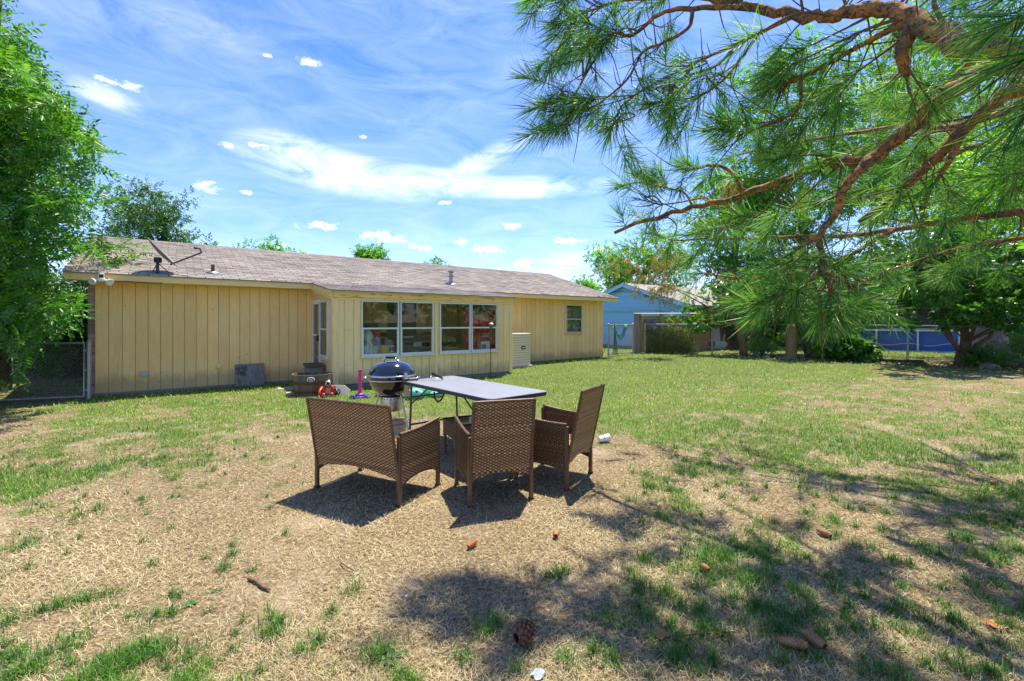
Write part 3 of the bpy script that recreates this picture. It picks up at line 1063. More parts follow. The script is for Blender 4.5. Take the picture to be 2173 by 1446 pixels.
# small rear window with wooden casing
wn = hung_window(house, WIN[0] + .05, WIN[1] - .05, WIN[2] + .05, WIN[3] - .05, mats=pm('old_window_frame', (.55, .50, .40), .5, .1, 6))
wn.location = (WIN[0] + .05, -.0, WIN[2] + .05)
cs = MB()
cs.box(WIN[0], WIN[1], -.025, -.001, WIN[3] - .05, WIN[3]).box(WIN[0], WIN[1], -.030, -.001, WIN[2], WIN[2] + .05)
cs.box(WIN[0], WIN[0] + .05, -.022, -.001, WIN[2] + .05, WIN[3] - .05).box(WIN[1] - .05, WIN[1], -.022, -.001, WIN[2] + .05, WIN[3] - .05)
cs.build('window_casing', M_TRIM_V, house, bevel=.003)
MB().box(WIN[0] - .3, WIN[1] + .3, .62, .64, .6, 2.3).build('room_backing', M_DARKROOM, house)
bl = MB()
for k in range(7):
    z = 2.0 - k * .145
    y0 = .05 + random.uniform(0, .02)
    bl.add([(WIN[0] + .06, y0, z), (WIN[1] - .06, y0, z), (WIN[1] - .06, y0 + .03, z - .14), (WIN[0] + .06, y0 + .03, z - .14)], [(0, 1, 2, 3)])
bl.build('window_shade', pm('bubble_foil', (.62, .60, .40), .45, .5, 24, .8, 30, c2=(.12, .12, .07), c2scale=5), house)

# ---------------------------------------------------------------- porch
PF0, PF1, PVF = 3.96, 8.72, -1.90       # porch front runs along x from PF0 to PF1 at y = PVF
WINS = [(4.555, 5.435), (5.464, 6.322), (6.489, 7.381), (7.40, 8.22)]
WZ0, WZ1 = 0.68, 1.935
pw = MB()
pw.box(PF0 + .03, PF1 - .03, PVF + .013, PVF + .08, .12, WZ0)
pw.box(PF0 + .03, PF1 - .03, PVF + .013, PVF + .08, WZ1, 2.10)
for a, b in ((PF0 + .03, WINS[0][0]), (WINS[1][1], WINS[2][0]), (WINS[3][1], PF1 - .03)):
    pw.box(a, b, PVF + .013, PVF + .08, WZ0, WZ1)
porch_wall = pw.build('porch_wall', M_GROOVE, house)
board_row(porch_wall, PF0 + .03, PF1 - .02, .10, 2.02, M_SIDING_P, [(WINS[0][0], WINS[1][1], WZ0, WZ1), (WINS[2][0], WINS[3][1], WZ0, WZ1)],
          place=lambda a: 0.0 if a is None else (a, PVF, 0))
MB().box(PF0 + .0, PF1 - .0, PVF + .03, PVF + .3, -.2, .10).build('porch_footing', M_FOUND, house)
MB().box(PF0 + .3, PF1, PVF - .03, PVF + .028, -.1, .055).build('skirt_board', M_GREYWOOD, house, bevel=.005)
hd = MB().box(PU0 + .02, PU1 - .02, PVF - .045, PVF - .002, 1.985, 2.105)
hd.build('porch_fascia', M_WOODROT, house, bevel=.005)
MB().box(PF0 + .1, PF1 - .05, PVF - .022, PVF - .001, 1.938, 1.983).build('head_trim', M_TRIM, house, bevel=.003)
MB().box(PF0 - .018, PF0 + .10, PVF - .024, PVF - .001, .06, 1.98).build('corner_board', M_TRIM_V, house, bevel=.003)
MB().box(PF0 - .020, PF0 - .001, PVF - .001, PVF + .10, .06, 2.02).build('corner_board', M_TRIM_V, house, bevel=.003)
MB().box(PF1 - .08, PF1 + .015, PVF - .024, PVF - .001, .06, 1.98).build('corner_board', M_TRIM_V, house, bevel=.003)
MB().box(PF1 - .03, PF1, PVF + .0, -.01, .06, 2.15).build('porch_side_wall', M_SIDING_P, house)
MB().box(WINS[1][1] + .05, WINS[2][0] - .05, PVF - .02, PVF - .001, .10, 1.936).build('mullion_board', M_TRIM_V, house, bevel=.003)
for a, b in WINS:
    w_ = hung_window(house, a, b, WZ0, WZ1)
    w_.location = (a, PVF + .005, WZ0)
# side of the porch with the door
SX = PF0
sd = MB()
DV0, DV1, SW0, SW1 = -.88, -.15, -1.60, -.93
sd.box(SX + .0, SX + .06, PVF + .10, SW0, .08, 2.12).box(SX, SX + .06, SW0, SW1, .08, .66).box(SX, SX + .06, SW0, SW1, 1.92, 2.17)
sd.box(SX, SX + .06, SW1, DV0, .08, 2.2).box(SX, SX + .06, DV1, -.005, .08, 2.3).box(SX, SX + .06, DV0, DV1, 2.0, 2.28)
sd.build('porch_side', M_SIDING_P, house)
MB().prism([(PV + .02, PZ - .15), (PV + .02, PZ - .012), (EAVE_V, EAVE_Z - .02), (EAVE_V, EAVE_Z - .15)], 'x', PU0 - .002, PU0 + .02).build('porch_rake_board', M_TRIM, roof)
MB().prism([(PV + .02, PZ - .20), (PV + .02, PZ - .15), (EAVE_V + .4, EAVE_Z - .09), (EAVE_V + .4, EAVE_Z - .15)], 'x', PU0 + .02, PU0 + .055).build('rake_trim', M_TRIM, roof)
MB().prism([(PV + .02, PZ - .15), (PV + .02, PZ - .012), (EAVE_V, EAVE_Z - .02), (EAVE_V, EAVE_Z - .15)], 'x', PU1 - .02, PU1 + .002).build('porch_rake_board', M_TRIM, roof)
sw = hung_window(house, 0, SW1 - SW0, .66, 1.92)
sw.rotation_euler = (0, 0, -math.pi / 2)
sw.location = (SX + .0, SW1, .66)
door = MB()
door.box(0, .72, -.02, .02, .0, .30).box(0, .72, -.02, .02, 1.78, 1.90).box(0, .09, -.02, .02, .30, 1.78).box(.63, .72, -.02, .02, .30, 1.78).box(.09, .63, -.018, .018, 1.03, 1.07)
door = door.build('storm_door', M_WHITE, house, bevel=.004)
door.rotation_euler = (0, 0, -math.pi / 2)
door.location = (SX - .0, DV1 - .005, .09)
MB().box(.09, .63, -.004, .004, .30, 1.03).build('pane', M_GLASS, door)
MB().box(.09, .63, -.004, .004, 1.07, 1.78).build('pane', M_GLASS, door)
MB().box(.655, .685, -.075, -.021, .92, 1.06).build('door_handle', M_BLACK, door, bevel=.006)
# inside of the porch
MB().box(PF0 + .06, PF1 - .03, PVF + .08, -.01, .09, .12).build('porch_floor', pm('porch_floor', (.42, .36, .28), .7, .2, 5), house)
MB().box(PF0 + .06, PF1 - .03, PVF + .03, PVF + .5, .682, .70).build('window_shelf', pm('shelf_wood', (.26, .17, .09), .6, .25, 5, stretch=(1, 8, 8)), house, bevel=.004)
MB().box(5.9, 6.75, -.05, -.016, .12, 2.08).build('inner_door', pm('inner_door', (.10, .06, .035), .5, .2, 6, stretch=(6, 6, .6)), house, bevel=.01)

# things fixed on the wall
ob = MB().box(-.055, .055, -.05, 0, -.045, .045).box(-.062, .062, -.062, -.05, -.05, .05)
ob = ob.build('outlet_box', pm('grey_box', (.46, .46, .45), .45, .1, 10), house, bevel=.006)
ob.location = (.755, -.001, .405)
sp_ = MB().box(-.085, .085, -.014, 0, -.08, .08)
sp_ = sp_.build('spigot_plate', M_TRIM, house, bevel=.01)
sp_.location = (2.03, -.001, .46)
MB().lathe([(.001, 0), (.055, .0), (.055, .05), (.04, .07), (.001, .075)], 18, T(0, -.014, .01) @ Matrix.Rotation(math.radians(90), 4, 'X')).build('cap', M_SIDING_P, sp_, smooth=True, auto=40)
ext = MB().tube([(.02, -.47, 2.225), (.5, -.475, 2.235), (.95, -.475, 2.228), (1.05, -.478, 2.232)], .008, 6).build('roof_cable', pm('brown_cable', (.10, .04, .025), .5), house)


def H(u, v, z=None):
    """world point from house axes; on the ground unless z is given"""
    p = L0 + U * u + V * v
    p.z = float(gz(p.x, p.y)) if z is None else z
    return p


# ------------------------------------------------------------------ air conditioner
ac = empty('air_conditioner', H(9.78, -.62), ROT, 'cream metal air conditioner unit with round badge standing beside the porch', 'air conditioner')
M_AC = pm('ac_cream', (.68, .60, .42), .5, .06, 4, 0)


def rrect(hx, hy, r, n=5):
    pts = []
    for cx_, cy_, a0 in ((hx - r, hy - r, 0), (-hx + r, hy - r, 90), (-hx + r, -hy + r, 180), (hx - r, -hy + r, 270)):
        for i in range(n + 1):
            a = math.radians(a0 + 90 * i / n)
            pts.append((cx_ + r * math.cos(a), cy_ + r * math.sin(a)))
    return pts


MB().prism(rrect(.36, .36, .06), 'z', .05, .98).build('core', M_BLACK, ac)
MB().box(-.42, .42, -.42, .42, -.05, .05).build('pad', M_CONC, ac, bevel=.01)
for k in range(12):
    z = .075 + k * .0755
    b = MB()
    pr = rrect(.375, .375, .07)
    n = len(pr)
    vs = [(x, y, z) for x, y in pr] + [(x * 1.012, y * 1.012, z + .03) for x, y in pr] + [(x, y, z + .068) for x, y in pr]
    fs = [(j * n + i, j * n + (i + 1) % n, (j + 1) * n + (i + 1) % n, (j + 1) * n + i) for j in range(2) for i in range(n)]
    b.add(vs, fs).build('louver', M_AC, ac, smooth=True, auto=30)
MB().prism(rrect(.385, .385, .075), 'z', .975, 1.04).build('top_cover', M_AC, ac, bevel=.015, seg=2)
MB().prism(rrect(.385, .385, .075), 'z', .045, .085).build('base_rim', M_AC, ac)
bd = MB().lathe([(.0, .012), (.085, .010), (.09, 0)], 20, sy=.62)
bd = bd.build('badge', pm('badge_dark', (.03, .02, .02), .4), ac)
bd.rotation_euler = (math.radians(90), 0, 0)
bd.location = (.06, -.385, .60)
br = MB().lathe([(.078, .013), (.088, .016), (.095, .006)], 20, sy=.62).build('badge_ring', pm('badge_red', (.30, .05, .04), .4), bd)
bw = MB().box(-.055, .055, -.012, .012, .012, .018).build('badge_lettering', M_PLASTIC_W, bd)

# ------------------------------------------------------------------ satellite dish
dz0 = EAVE_Z + (.22) * SLOPE
dish = empty('satellite_dish', H(.97, -.23, dz0), 0, 'grey satellite dish on a short mast at the roof edge', 'satellite dish')
M_DISH = pm('dish_grey', (.22, .22, .225), .5, .08, 6)
M_DARKMETAL = pm('dark_metal', (.07, .075, .08), .5, .2, 10, metal=.4)
MB().prism([(-.17, -.10), (.17, -.10), (.15, .12), (-.15, .12)], 'z', .005, .02, RZ(ROT) @ Matrix.Rotation(math.atan(SLOPE), 4, 'X')).build('mount_plate', M_DARKMETAL, dish)
MB().tube([(0, 0, 0), (0, 0, .30)], .028, 12).build('mast', M_DARKMETAL, dish, smooth=True, auto=40)
for a in (.5, 2.6):
    MB().tube([(.02 * math.cos(a), .02 * math.sin(a), .2), (.2 * math.cos(a), .15 * math.sin(a), .03)], .009, 6).build('strut', M_DARKMETAL, dish)
MB().box(-.05, .06, -.045, .045, .22, .33).build('bracket', M_DARKMETAL, dish, bevel=.008)
dn = Vector((.66, .37, .66)).normalized()
dq = dn.to_track_quat('Z', 'Y').to_matrix().to_4x4()
prof = [(r, .55 * r * r) for r in np.linspace(0.001, .33, 9)]
prof2 = [(.335, .55 * .11 + .004), (.338, .058)] + [(r, .55 * r * r - .012) for r in np.linspace(.33, .001, 9)]
rf = MB().lathe(prof + prof2, 36, T(.05, 0, .40) @ dq, sy=1.08).build('reflector', M_DISH, dish, smooth=True, auto=35)
low = T(.05, 0, .40) @ dq @ Vector((0, -.33, .06))
side = Vector((.05, 0, .40)) + dn * .04
bot = Vector((.05, 0, .40)) + Vector((.55, .30, -.78)).normalized() * .33 + dn * .05
tipp = bot + Vector((.40, .22, .30))
MB().bar(bot - Vector((.10, 0, -.02)), tipp, .024, .03).build('feed_arm', M_DARKMETAL, dish)
MB().tube([tipp, tipp + Vector((-.03, 0, .085)), tipp + Vector((-.11, 0, .10))], .018, 8).ball(tipp + Vector((-.13, 0, .10)), .032, 10).build('feed_head', M_DARKMETAL, dish, smooth=True, auto=40)
MB().tube([(.02, -.03, .02), (.03, -.15, -.06), (.05, -.22, -.20)], .008, 6).build('cable', M_BLACK, dish)

# ------------------------------------------------------------------ flood light at the eave corner
fl_ = empty('flood_light', H(.14, -.455, 2.31), ROT, 'white twin head security light under the left roof corner', 'light')
MB().box(-.045, .045, -.07, -.004, -.05, .055).build('sensor_body', M_PLASTIC_W, fl_, bevel=.01, seg=2)
MB().box(-.03, .03, -.0735, -.0702, -.025, .03).build('sensor_eye', M_BLACK, fl_)
for s in (-1, 1):
    hd_ = MB().tube([(s * .03, -.04, -.04), (s * .075, -.06, -.085)], .016, 8)
    hd_.lathe([(.001, .0), (.035, .01), (.062, .05), (.066, .075), (.06, .08), (.001, .075)], 18, T(s * .085, -.055, -.085) @ Matrix.Rotation(math.radians(115), 4, 'X') @ Matrix.Rotation(math.radians(s * 35), 4, 'Y'))
    hd_.build('lamp_head', M_PLASTIC_W, fl_, smooth=True, auto=40)
MB().lathe([(.02, .06), (.06, .05), (.065, .02), (.05, -.01)], 18).build('base', M_PLASTIC_W, fl_, smooth=True, auto=40).location = (0, -.03, -.09)

# ------------------------------------------------------------------ leaning board
lb = empty('leaning_board', H(2.62, -.19), ROT, 'grey weathered square board with carved curls leaning on the yellow wall', 'board')
lbm = T(0, 0, .01) @ Matrix.Rotation(math.radians(-13), 4, 'X')
MB().box(-.29, .29, -.012, .012, 0, .50, lbm).build('panel', M_GREYWOOD, lb, bevel=.005)
cv = MB()
for (cx_, cz_, r0, a0, turns) in ((-.16, .37, .075, 0.4, 2.3), (-.23, .40, .04, 2.6, 1.9), (-.09, .41, .045, 4.5, 1.9), (-.14, .28, .05, 5.4, 2.0), (-.235, .30, .035, 3.3, 1.8)):
    pts = [(cx_ + (r0 * (1 - .6 * i / 18)) * math.cos(a0 + turns * 2 * math.pi * i / 18), -.014, cz_ + (r0 * (1 - .6 * i / 18)) * math.sin(a0 + turns * 2 * math.pi * i / 18)) for i in range(19)]
    cv.tube(pts, .007, 6, M=lbm)
cv.build('carving', pm('carving_dark', (.10, .09, .08), .85, .3, 8), lb, smooth=True)

# ------------------------------------------------------------------ chain link gates and fence
def chain_mesh(mb, a, b, z0a, z1a, z0b, z1b, cell=.057, r=.0016):
    """diagonal wires of a chain link panel between two posts"""
    a, b = Vector((a[0], a[1], 0)), Vector((b[0], b[1], 0))
    L = (b - a).length
    h = max(z1a - z0a, z1b - z0b)
    nseg = 0
    for sgn in (1, -1):
        k = -h
        while k < L + h:
            # wire: s = k + sgn*... , t from 0 to h
            pts = []
            for tt in (0.0, h):
                pts.append((k + (tt if sgn > 0 else h - tt), tt))
            (s0, t0), (s1, t1) = pts
            def clip(s0, t0, s1, t1):
                if s0 > s1:
                    s0, t0, s1, t1 = s1, t1, s0, t0
                if s1 < 0 or s0 > L:
                    return None
                if s0 < 0:
                    q = -s0 / (s1 - s0)
                    s0, t0 = 0, t0 + (t1 - t0) * q
                if s1 > L:
                    q = (L - s0) / (s1 - s0)
                    s1, t1 = L, t0 + (t1 - t0) * q
                return s0, t0, s1, t1
            c = clip(s0, t0, s1, t1)
            k += cell * 1.18
            if c is None:
                continue
            s0, t0, s1, t1 = c

            def PT(s, t):
                q = s / L
                z = (z0a + (z0b - z0a) * q) + t / h * ((z1a - z0a) * (1 - q) + (z1b - z0b) * q)
                p = a.lerp(b, q)
                n = Vector((-(b - a).y, (b - a).x, 0)).normalized() * (.0018 * sgn)
                return (p.x + n.x, p.y + n.y, z)
            mb.tube([PT(s0, t0), PT(s1, t1)], r, 3, caps=False)
    return mb


gate = empty('chain_link_gate', G(189, 846), 0, 'galvanised chain link gate closing the passage left of the house', 'gate')
g0 = gate.location
ga = G(189, 848) - g0
gb_ = G(-190, 866) - g0
gdir = (gb_ - ga).normalized()
gb2 = ga + gdir * 2.1
zt = 1.06
MB().tube([(ga.x, ga.y, -.1), (ga.x, ga.y, zt + .03)], .036, 14).ball((ga.x, ga.y, zt + .035), .04, 12, sz=.6).build('post', M_GALV, gate, smooth=True, auto=40)
MB().tube([(gb2.x, gb2.y, -.1), (gb2.x, gb2.y, zt + .03)], .036, 14).build('post', M_GALV, gate, smooth=True, auto=40)
fa, fb = ga + gdir * .07, gb2 - gdir * .07
frm = MB()
frm.tube([(fa.x, fa.y, .06), (fa.x, fa.y, zt), (fb.x, fb.y, zt), (fb.x, fb.y, .06), (fa.x, fa.y, .06)], .021, 10)
frm.build('gate_frame', M_GALV, gate, smooth=True, auto=40)
chain_mesh(MB(), fa, fb, .07, zt - .01, .07, zt - .01, .054, .0019).build('wire_mesh', M_WIRE, gate)
for zz in (.18, .55, .92):
    MB().tube([(ga.x, ga.y, zz - .02), (ga.x, ga.y, zz + .02)], .042, 12).bar((ga.x, ga.y - .03, zz), (fa.x, fa.y - .02, zz), .012, .03).build('hinge', M_GALV, gate, smooth=True, auto=40)

# right hand gate with the hose
HC = H(14.62, -.02)
rg0 = G(1291, 757)
rg1 = G(1343, 752)
gate2 = empty('side_gate', rg0, 0, 'small chain link gate between the yellow house and the wooden fence', 'gate')
e = rg1 - rg0
zt2 = 1.22
for q in (0.0, 1.0):
    p = e * q
    MB().tube([(p.x, p.y, -.1), (p.x, p.y, zt2 + .04)], .03, 12).ball((p.x, p.y, zt2 + .045), .034, 10, sz=.6).build('post', M_GALV, gate2, smooth=True, auto=40)
MB().tube([(e.x * .02, e.y * .02, zt2), (e.x * .98, e.y * .98, zt2)], .02, 10).build('top_rail', M_GALV, gate2, smooth=True, auto=40)
MB().tube([(e.x * .02, e.y * .02, .07), (e.x * .98, e.y * .98, .07)], .016, 10).build('bottom_rail', M_GALV, gate2, smooth=True, auto=40)
chain_mesh(MB(), (0, 0), (e.x, e.y), .07, zt2, .07, zt2, .06, .002).build('wire_mesh', M_WIRE, gate2)
# green hose hung over it
hose = empty('garden_hose', rg0 + e * .35 + Vector((0, 0, 0)), 0, 'green garden hose looped over the small side gate', 'hose')
M_HOSE = pm('hose_green', (.03, .20, .11), .45, .15, 10)
hx = e.normalized()
loops = []
for k in range(4):
    a_, b_, sag = -.28 + .02 * k, .55 + .05 * k, .46 + .05 * k
    off = Vector((.0, -.035 - .012 * k, 0))
    pts = []
    for i in range(13):
        t = i / 12
        p = hx * (a_ + (b_ - a_) * t)
        pts.append((p.x + off.x, p.y + off.y, zt2 + .025 - 4 * sag * t * (1 - t)))
    loops.append(pts)
hm = MB()
for pts in loops:
    hm.tube(pts, .013, 7)
for k in range(5):
    p = hx * (-.25 + .035 * k)
    bk_ = -.045 - .01 * (k % 3)
    hm.tube([(p.x, p.y + bk_, zt2 + .03), (p.x - .01, p.y + bk_ - .02, .7), (p.x + .02 * (k - 2), p.y + bk_ - .03, .25 + .08 * (k % 2)), (p.x + .03 * (k - 2), p.y + bk_, .05)], .013, 7)
p = hx * -.28
hm.tube([(p.x, p.y - .05, zt2), (p.x - .25, p.y - .14, .55), (p.x - .45, p.y - .25, .12), (p.x - .55, p.y - .30, .02)], .013, 7)
hm.build('coil', M_HOSE, hose, smooth=True)
MB().lathe([(.02, 0), (.03, .05), (.03, .12), (.016, .16)], 12, T(hx.x * -.18, hx.y * -.18 - .09, .22)).build('nozzle', pm('brass_nozzle', (.25, .20, .10), .4, .2, 9, metal=.6), hose, smooth=True)

# long fence on the right
fence = empty('chain_link_fence', G(1369, 750), 0, 'long chain link fence along the right side of the yard', 'fence')
f0 = fence.location.copy()
F_PTS = [G(1369, 750), G(1511, 753.5), G(1681, 759), G(1926, 770), G(2190, 781), G(2650, 800)]
for i, p in enumerate(F_PTS):
    q = p - f0
    top = p.z + 1.24
    MB().tube([(q.x, q.y, q.z - .15), (q.x, q.y, q.z + 1.27)], .03 if i else .038, 10).ball((q.x, q.y, q.z + 1.275), .036, 8, sz=.6).build('post', M_GALV, fence, smooth=True, auto=40)
for p, q in zip(F_PTS[:-1], F_PTS[1:]):
    a_, b_ = p - f0, q - f0
    MB().tube([(a_.x, a_.y, a_.z + 1.24), (b_.x, b_.y, b_.z + 1.24)], .018, 8).build('top_rail', M_GALV, fence, smooth=True, auto=40)
    chain_mesh(MB(), a_, b_, a_.z + .05, a_.z + 1.23, b_.z + .05, b_.z + 1.23, .064, .0019).build('wire_mesh', M_WIRE, fence)

# wooden screen with a corrugated metal cap
ws = empty('wooden_fence', G(1362, 750) + Vector((-.12, .22, 0)), math.atan2(-.12, 1), 'short brown board fence topped with corrugated metal behind the chain link', 'fence')
M_FENCEWOOD = pm('olive_brown_boards', (.36, .28, .12), .85, .3, 5, .4, 26, stretch=(6, 6, .7), objrand=.25)
MB().box(-.16, .10, -.10, .06, -.1, 1.70).build('corner_post', M_GREYWOOD, ws, bevel=.01)
MB().box(.10, .14, -.06, .04, -.1, 1.70).build('corner_post', M_FENCEWOOD, ws, bevel=.01)
x = .15
while x < 2.55:
    w = random.uniform(.125, .15)
    MB().box(x, x + w - .006, -.012 + random.uniform(-.004, .004), .012, .02, 1.60 + random.uniform(-.01, .01)).build('board', M_FENCEWOOD, ws, bevel=.004)
    x += w
for z in (.35, 1.3):
    MB().box(.1, 2.6, .02, .06, z, z + .09).build('rail', M_FENCEWOOD, ws)
cg = MB()
n = 84
vs, fs = [], []
for i in range(n + 1):
    xx = -.15 + 2.75 * i / n
    zz = .014 * math.sin(i * math.pi / 1.5)
    vs += [(xx, -.16, 1.69 + zz), (xx, .22, 1.735 + zz)]
for i in range(n):
    fs.append((2 * i, 2 * i + 2, 2 * i + 3, 2 * i + 1))
cg.add(vs, fs)
cgo = cg.build('corrugated_cap', pm('dull_metal', (.22, .20, .18), .6, .25, 6, metal=.3), ws, smooth=True)
sm = cgo.modifiers.new('s', 'SOLIDIFY')
sm.thickness = .004
sg = empty('sign_board', ws.location + Vector((.24, -.10, .92)), math.atan2(-.12, 1), 'flat grey marker stone shaped board propped on the wooden fence', 'board')
MB().prism([(0, 0), (.62, 0), (.74, .50), (.72, .54), (0, .54)], 'y', -.02, .0).build('slab', pm('grey_slate', (.20, .20, .20), .8, .4, 16, .4, 40, c2=(.10, .10, .105), c2scale=14, c2lo=.45, c2hi=.6), sg, bevel=.01)

# ------------------------------------------------------------------ blue neighbour house (same bearing as ours)
AP = Vector((6.0, 23.8, 0))
bh = empty('blue_house', AP + Vector((0, 0, .12)), ROT, 'pale blue gabled house with lap siding beyond the side gate', 'house')
# local x along ridge (U), y along V; gable face at x = 0 looking to -x
M_BLUE = pm('blue_paint', (.20, .50, .80), .6, .10, 3, .2, 18, stretch=(1, .4, 4), objrand=.06, c2=(.16, .43, .72), c2scale=1.6, c2lo=.5, c2hi=.8)
M_BLUET = pm('blue_trim', (.28, .58, .85), .55, .06, 3)
hw, apz, evz = 3.62, 3.35, 2.06
slope_b = 1.25 / 3.94


def zroof(y):
    return apz - abs(y) * slope_b


gwall = MB().prism([(-hw + .02, 0), (hw - .02, 0), (hw - .02, zroof(hw) - .06), (0, apz - .06), (-hw + .02, zroof(hw) - .06)], 'x', .03, .16).build('gable_wall', M_BLUE, bh)
z = .12
k = 0
while z < apz - .15:
    hgt = .20
    lim = hw if z + hgt < zroof(hw) else max(0, (apz - .05 - z - hgt * .6) / slope_b)
    lim = min(lim, hw)
    if lim > .2:
        proud = .0 if z < 1.88 else -.035
        b = MB().prism([(proud - .012, z - .01), (proud - .004, z + hgt), (.031, z + hgt), (.031, z - .01)], 'y', -lim, lim)
        b.build('lap_board', M_BLUE, gwall)
    z += hgt
    k += 1
MB().box(-.01, .02, -hw, hw, -.15, .13).build('plinth', M_FOUND, bh)
MB().box(-.055, .03, -hw, hw, 1.855, 1.885).build('drip_trim', M_BLUET, bh)
# long brick wall on the yard side (y = -hw) and the far side
M_BRICKWALL = None


def brick_mat():
    m, t, bs, out = base_mat('brick_wall')
    co = t.new('ShaderNodeTexCoord').outputs['Object']
    mp = t.mapping(co, rot=(math.radians(90), 0, 0))
    bn = t.new('ShaderNodeTexBrick')
    t.link(mp, bn.inputs[0])
    bn.inputs['Color1'].default_value = (.52, .20, .06, 1)
    bn.inputs['Color2'].default_value = (.38, .145, .05, 1)
    bn.inputs['Mortar'].default_value = (.30, .24, .18, 1)
    bn.inputs['Scale'].default_value = 1.0
    bn.inputs['Mortar Size'].default_value = .006
    bn.inputs['Brick Width'].default_value = .21
    bn.inputs['Row Height'].default_value = .068
    t.link(bn.outputs[0], bs.inputs['Base Color'])
    bs.inputs['Roughness'].default_value = .85
    return m


M_BRICKWALL = brick_mat()
MB().box(.17, 14.5, -hw, -hw + .12, -.1, 2.05).build('brick_wall', M_BRICKWALL, bh)
MB().box(14.4, 14.5, -hw + .12, hw, -.1, 2.05).box(.17, 14.5, hw - .12, hw, -.1, 2.05).build('outer_wall', M_BLUE, bh)
brf = MB().prism([(-3.98, zroof(3.98) - .03), (0, apz - .03), (3.98, zroof(3.98) - .03), (3.98, zroof(3.98)), (0, apz), (-3.98, zroof(3.98))], 'x', -.38, 14.9).build('roof', M_BLUET, bh)
M_SHINGLE2 = pm('light_shingle', (.27, .255, .24), .95, .15, 2.0, .5, 50, stretch=(1, .4, 1))
MB().prism([(-4.0, zroof(4.0) + .004), (0, apz + .004), (4.0, zroof(4.0) + .004), (4.0, zroof(4.0) + .022), (0, apz + .022), (-4.0, zroof(4.0) + .022)], 'x', -.40, 14.92).build('shingle_cover', M_SHINGLE2, brf)
for s in (-1, 1):
    MB().prism([(0, apz - .19), (0, apz - .005), (s * 3.98, zroof(3.98) - .005), (s * 3.98, zroof(3.98) - .19)], 'x', -.385, -.36).build('rake_board', M_BLUET, brf)
    MB().prism([(0, apz - .10), (0, apz - .08), (s * 3.6, zroof(3.6) - .08), (s * 3.6, zroof(3.6) - .10)], 'x', -.36, .02).build('soffit', M_BLUE, brf)
MB().box(-.36, .03, -3.98, -hw + .001, zroof(3.98) - .19, zroof(3.98) - .04).build('eave_box', M_BLUET, brf)
MB().box(.0, 14.9, -3.98, -3.95, zroof(3.98) - .15, zroof(3.98) - .01).build('fascia', pm('dark_fascia', (.06, .06, .07), .6), brf)
vt = MB()
for i in range(5):
    z = apz - .62 + i * .09
    lm = max(.08, (apz - .12 - z) / slope_b * .55)
    vt.prism([(-.055, z), (-.045, z + .07), (-.03, z + .07), (-.03, z)], 'y', -lm, lm)
vt.build('gable_vent', M_BLUET, bh)
MB().tube([(-.06, -2.0, .3), (-.06, -2.0, 2.75)], .025, 8).build('service_pipe', M_BLUET, bh)
MB().box(-.15, .0, -2.12, -1.9, 1.55, 1.85).build('meter_box', M_GALV, bh, bevel=.01)
wl = MB()
for (y0, z0) in ((-1.2, 2.72), (-1.35, 2.68)):
    wl.tube([(-.08, y0 + .09 * math.cos(a), z0 + .10 * math.sin(a)) for a in np.linspace(0, 6.3, 14)], .012, 5)
wl.tube([(-.07, .8, 2.98), (-.07, -.5, 2.86), (-.07, -1.3, 2.74), (-.07, -2.0, 2.75)], .010, 5)
wl.tube([(-.08, -2.0 + .16 * math.cos(a), 2.62 + .16 * math.sin(a)) for a in np.linspace(1, 6.3, 12)], .010, 5)
wl.build('service_wires', M_BLACK, bh, smooth=True)

# ------------------------------------------------------------------ pool
pc = Vector((20.0, 23.2, .12))
pool = empty('swimming_pool', pc, 0, 'blue above ground swimming pool with white posts behind the fence', 'pool')
M_POOL = pm('pool_blue', (.02, .10, .48), .4, .2, 1.6, .5, 3.0, c2=(.03, .15, .58), c2scale=1.2)
prf = [(3.15, 0), (3.2, .12), (3.19, .5), (3.17, .90)]
n = 96
vs, fs = [], []
for j, (r, z) in enumerate(prf):
    for i in range(n):
        a = 2 * math.pi * i / n
        rr = r + (.05 * math.sin(a * 17) + .03 * math.sin(a * 41)) * (1.0 if 0 < j < 3 else .2)
        vs.append((rr * math.cos(a), rr * math.sin(a), z))
for j in range(3):
    for i in range(n):
        fs.append((j * n + i, j * n + (i + 1) % n, (j + 1) * n + (i + 1) % n, (j + 1) * n + i))
MB().add(vs, fs).build('pool_wall', M_POOL, pool, smooth=True)
MB().lathe([(0.001, .80), (3.12, .80)], 48).build('pool_water', pm('pool_water', (.05, .25, .35), .05, .1, 3, coat=1), pool)
MB().lathe([(3.12, .92), (3.12, .98), (3.26, .98), (3.26, .92), (3.12, .92)], 64).build('top_rail', M_PLASTIC_W, pool, smooth=True, auto=40)
p1 = None
for i in range(14):
    a = 2 * math.pi * i / 14 + .1
    if p1 is None:
        p1 = MB().box(-.03, .03, -.03, .03, -.02, .95).build('post', M_PLASTIC_W, pool, bevel=.008)
        o_ = p1
    else:
        o_ = share(p1, pool)
    o_.location = (3.28 * math.cos(a), 3.28 * math.sin(a), 0)
    o_.rotation_euler = (0, 0, a)
MB().tube([(3.24 * math.cos(a), 3.24 * math.sin(a), .32 + .05 * math.cos(a * 14)) for a in np.linspace(3.3, 6.2, 80)], .012, 5).build('rope', M_PLASTIC_W, pool)
MB().lathe([(3.2, .0), (3.45, .0), (3.42, .03), (3.22, .05)], 64).build('ground_sheet', pm('pool_tarp', (.12, .40, .50), .4, .2, 6), pool)

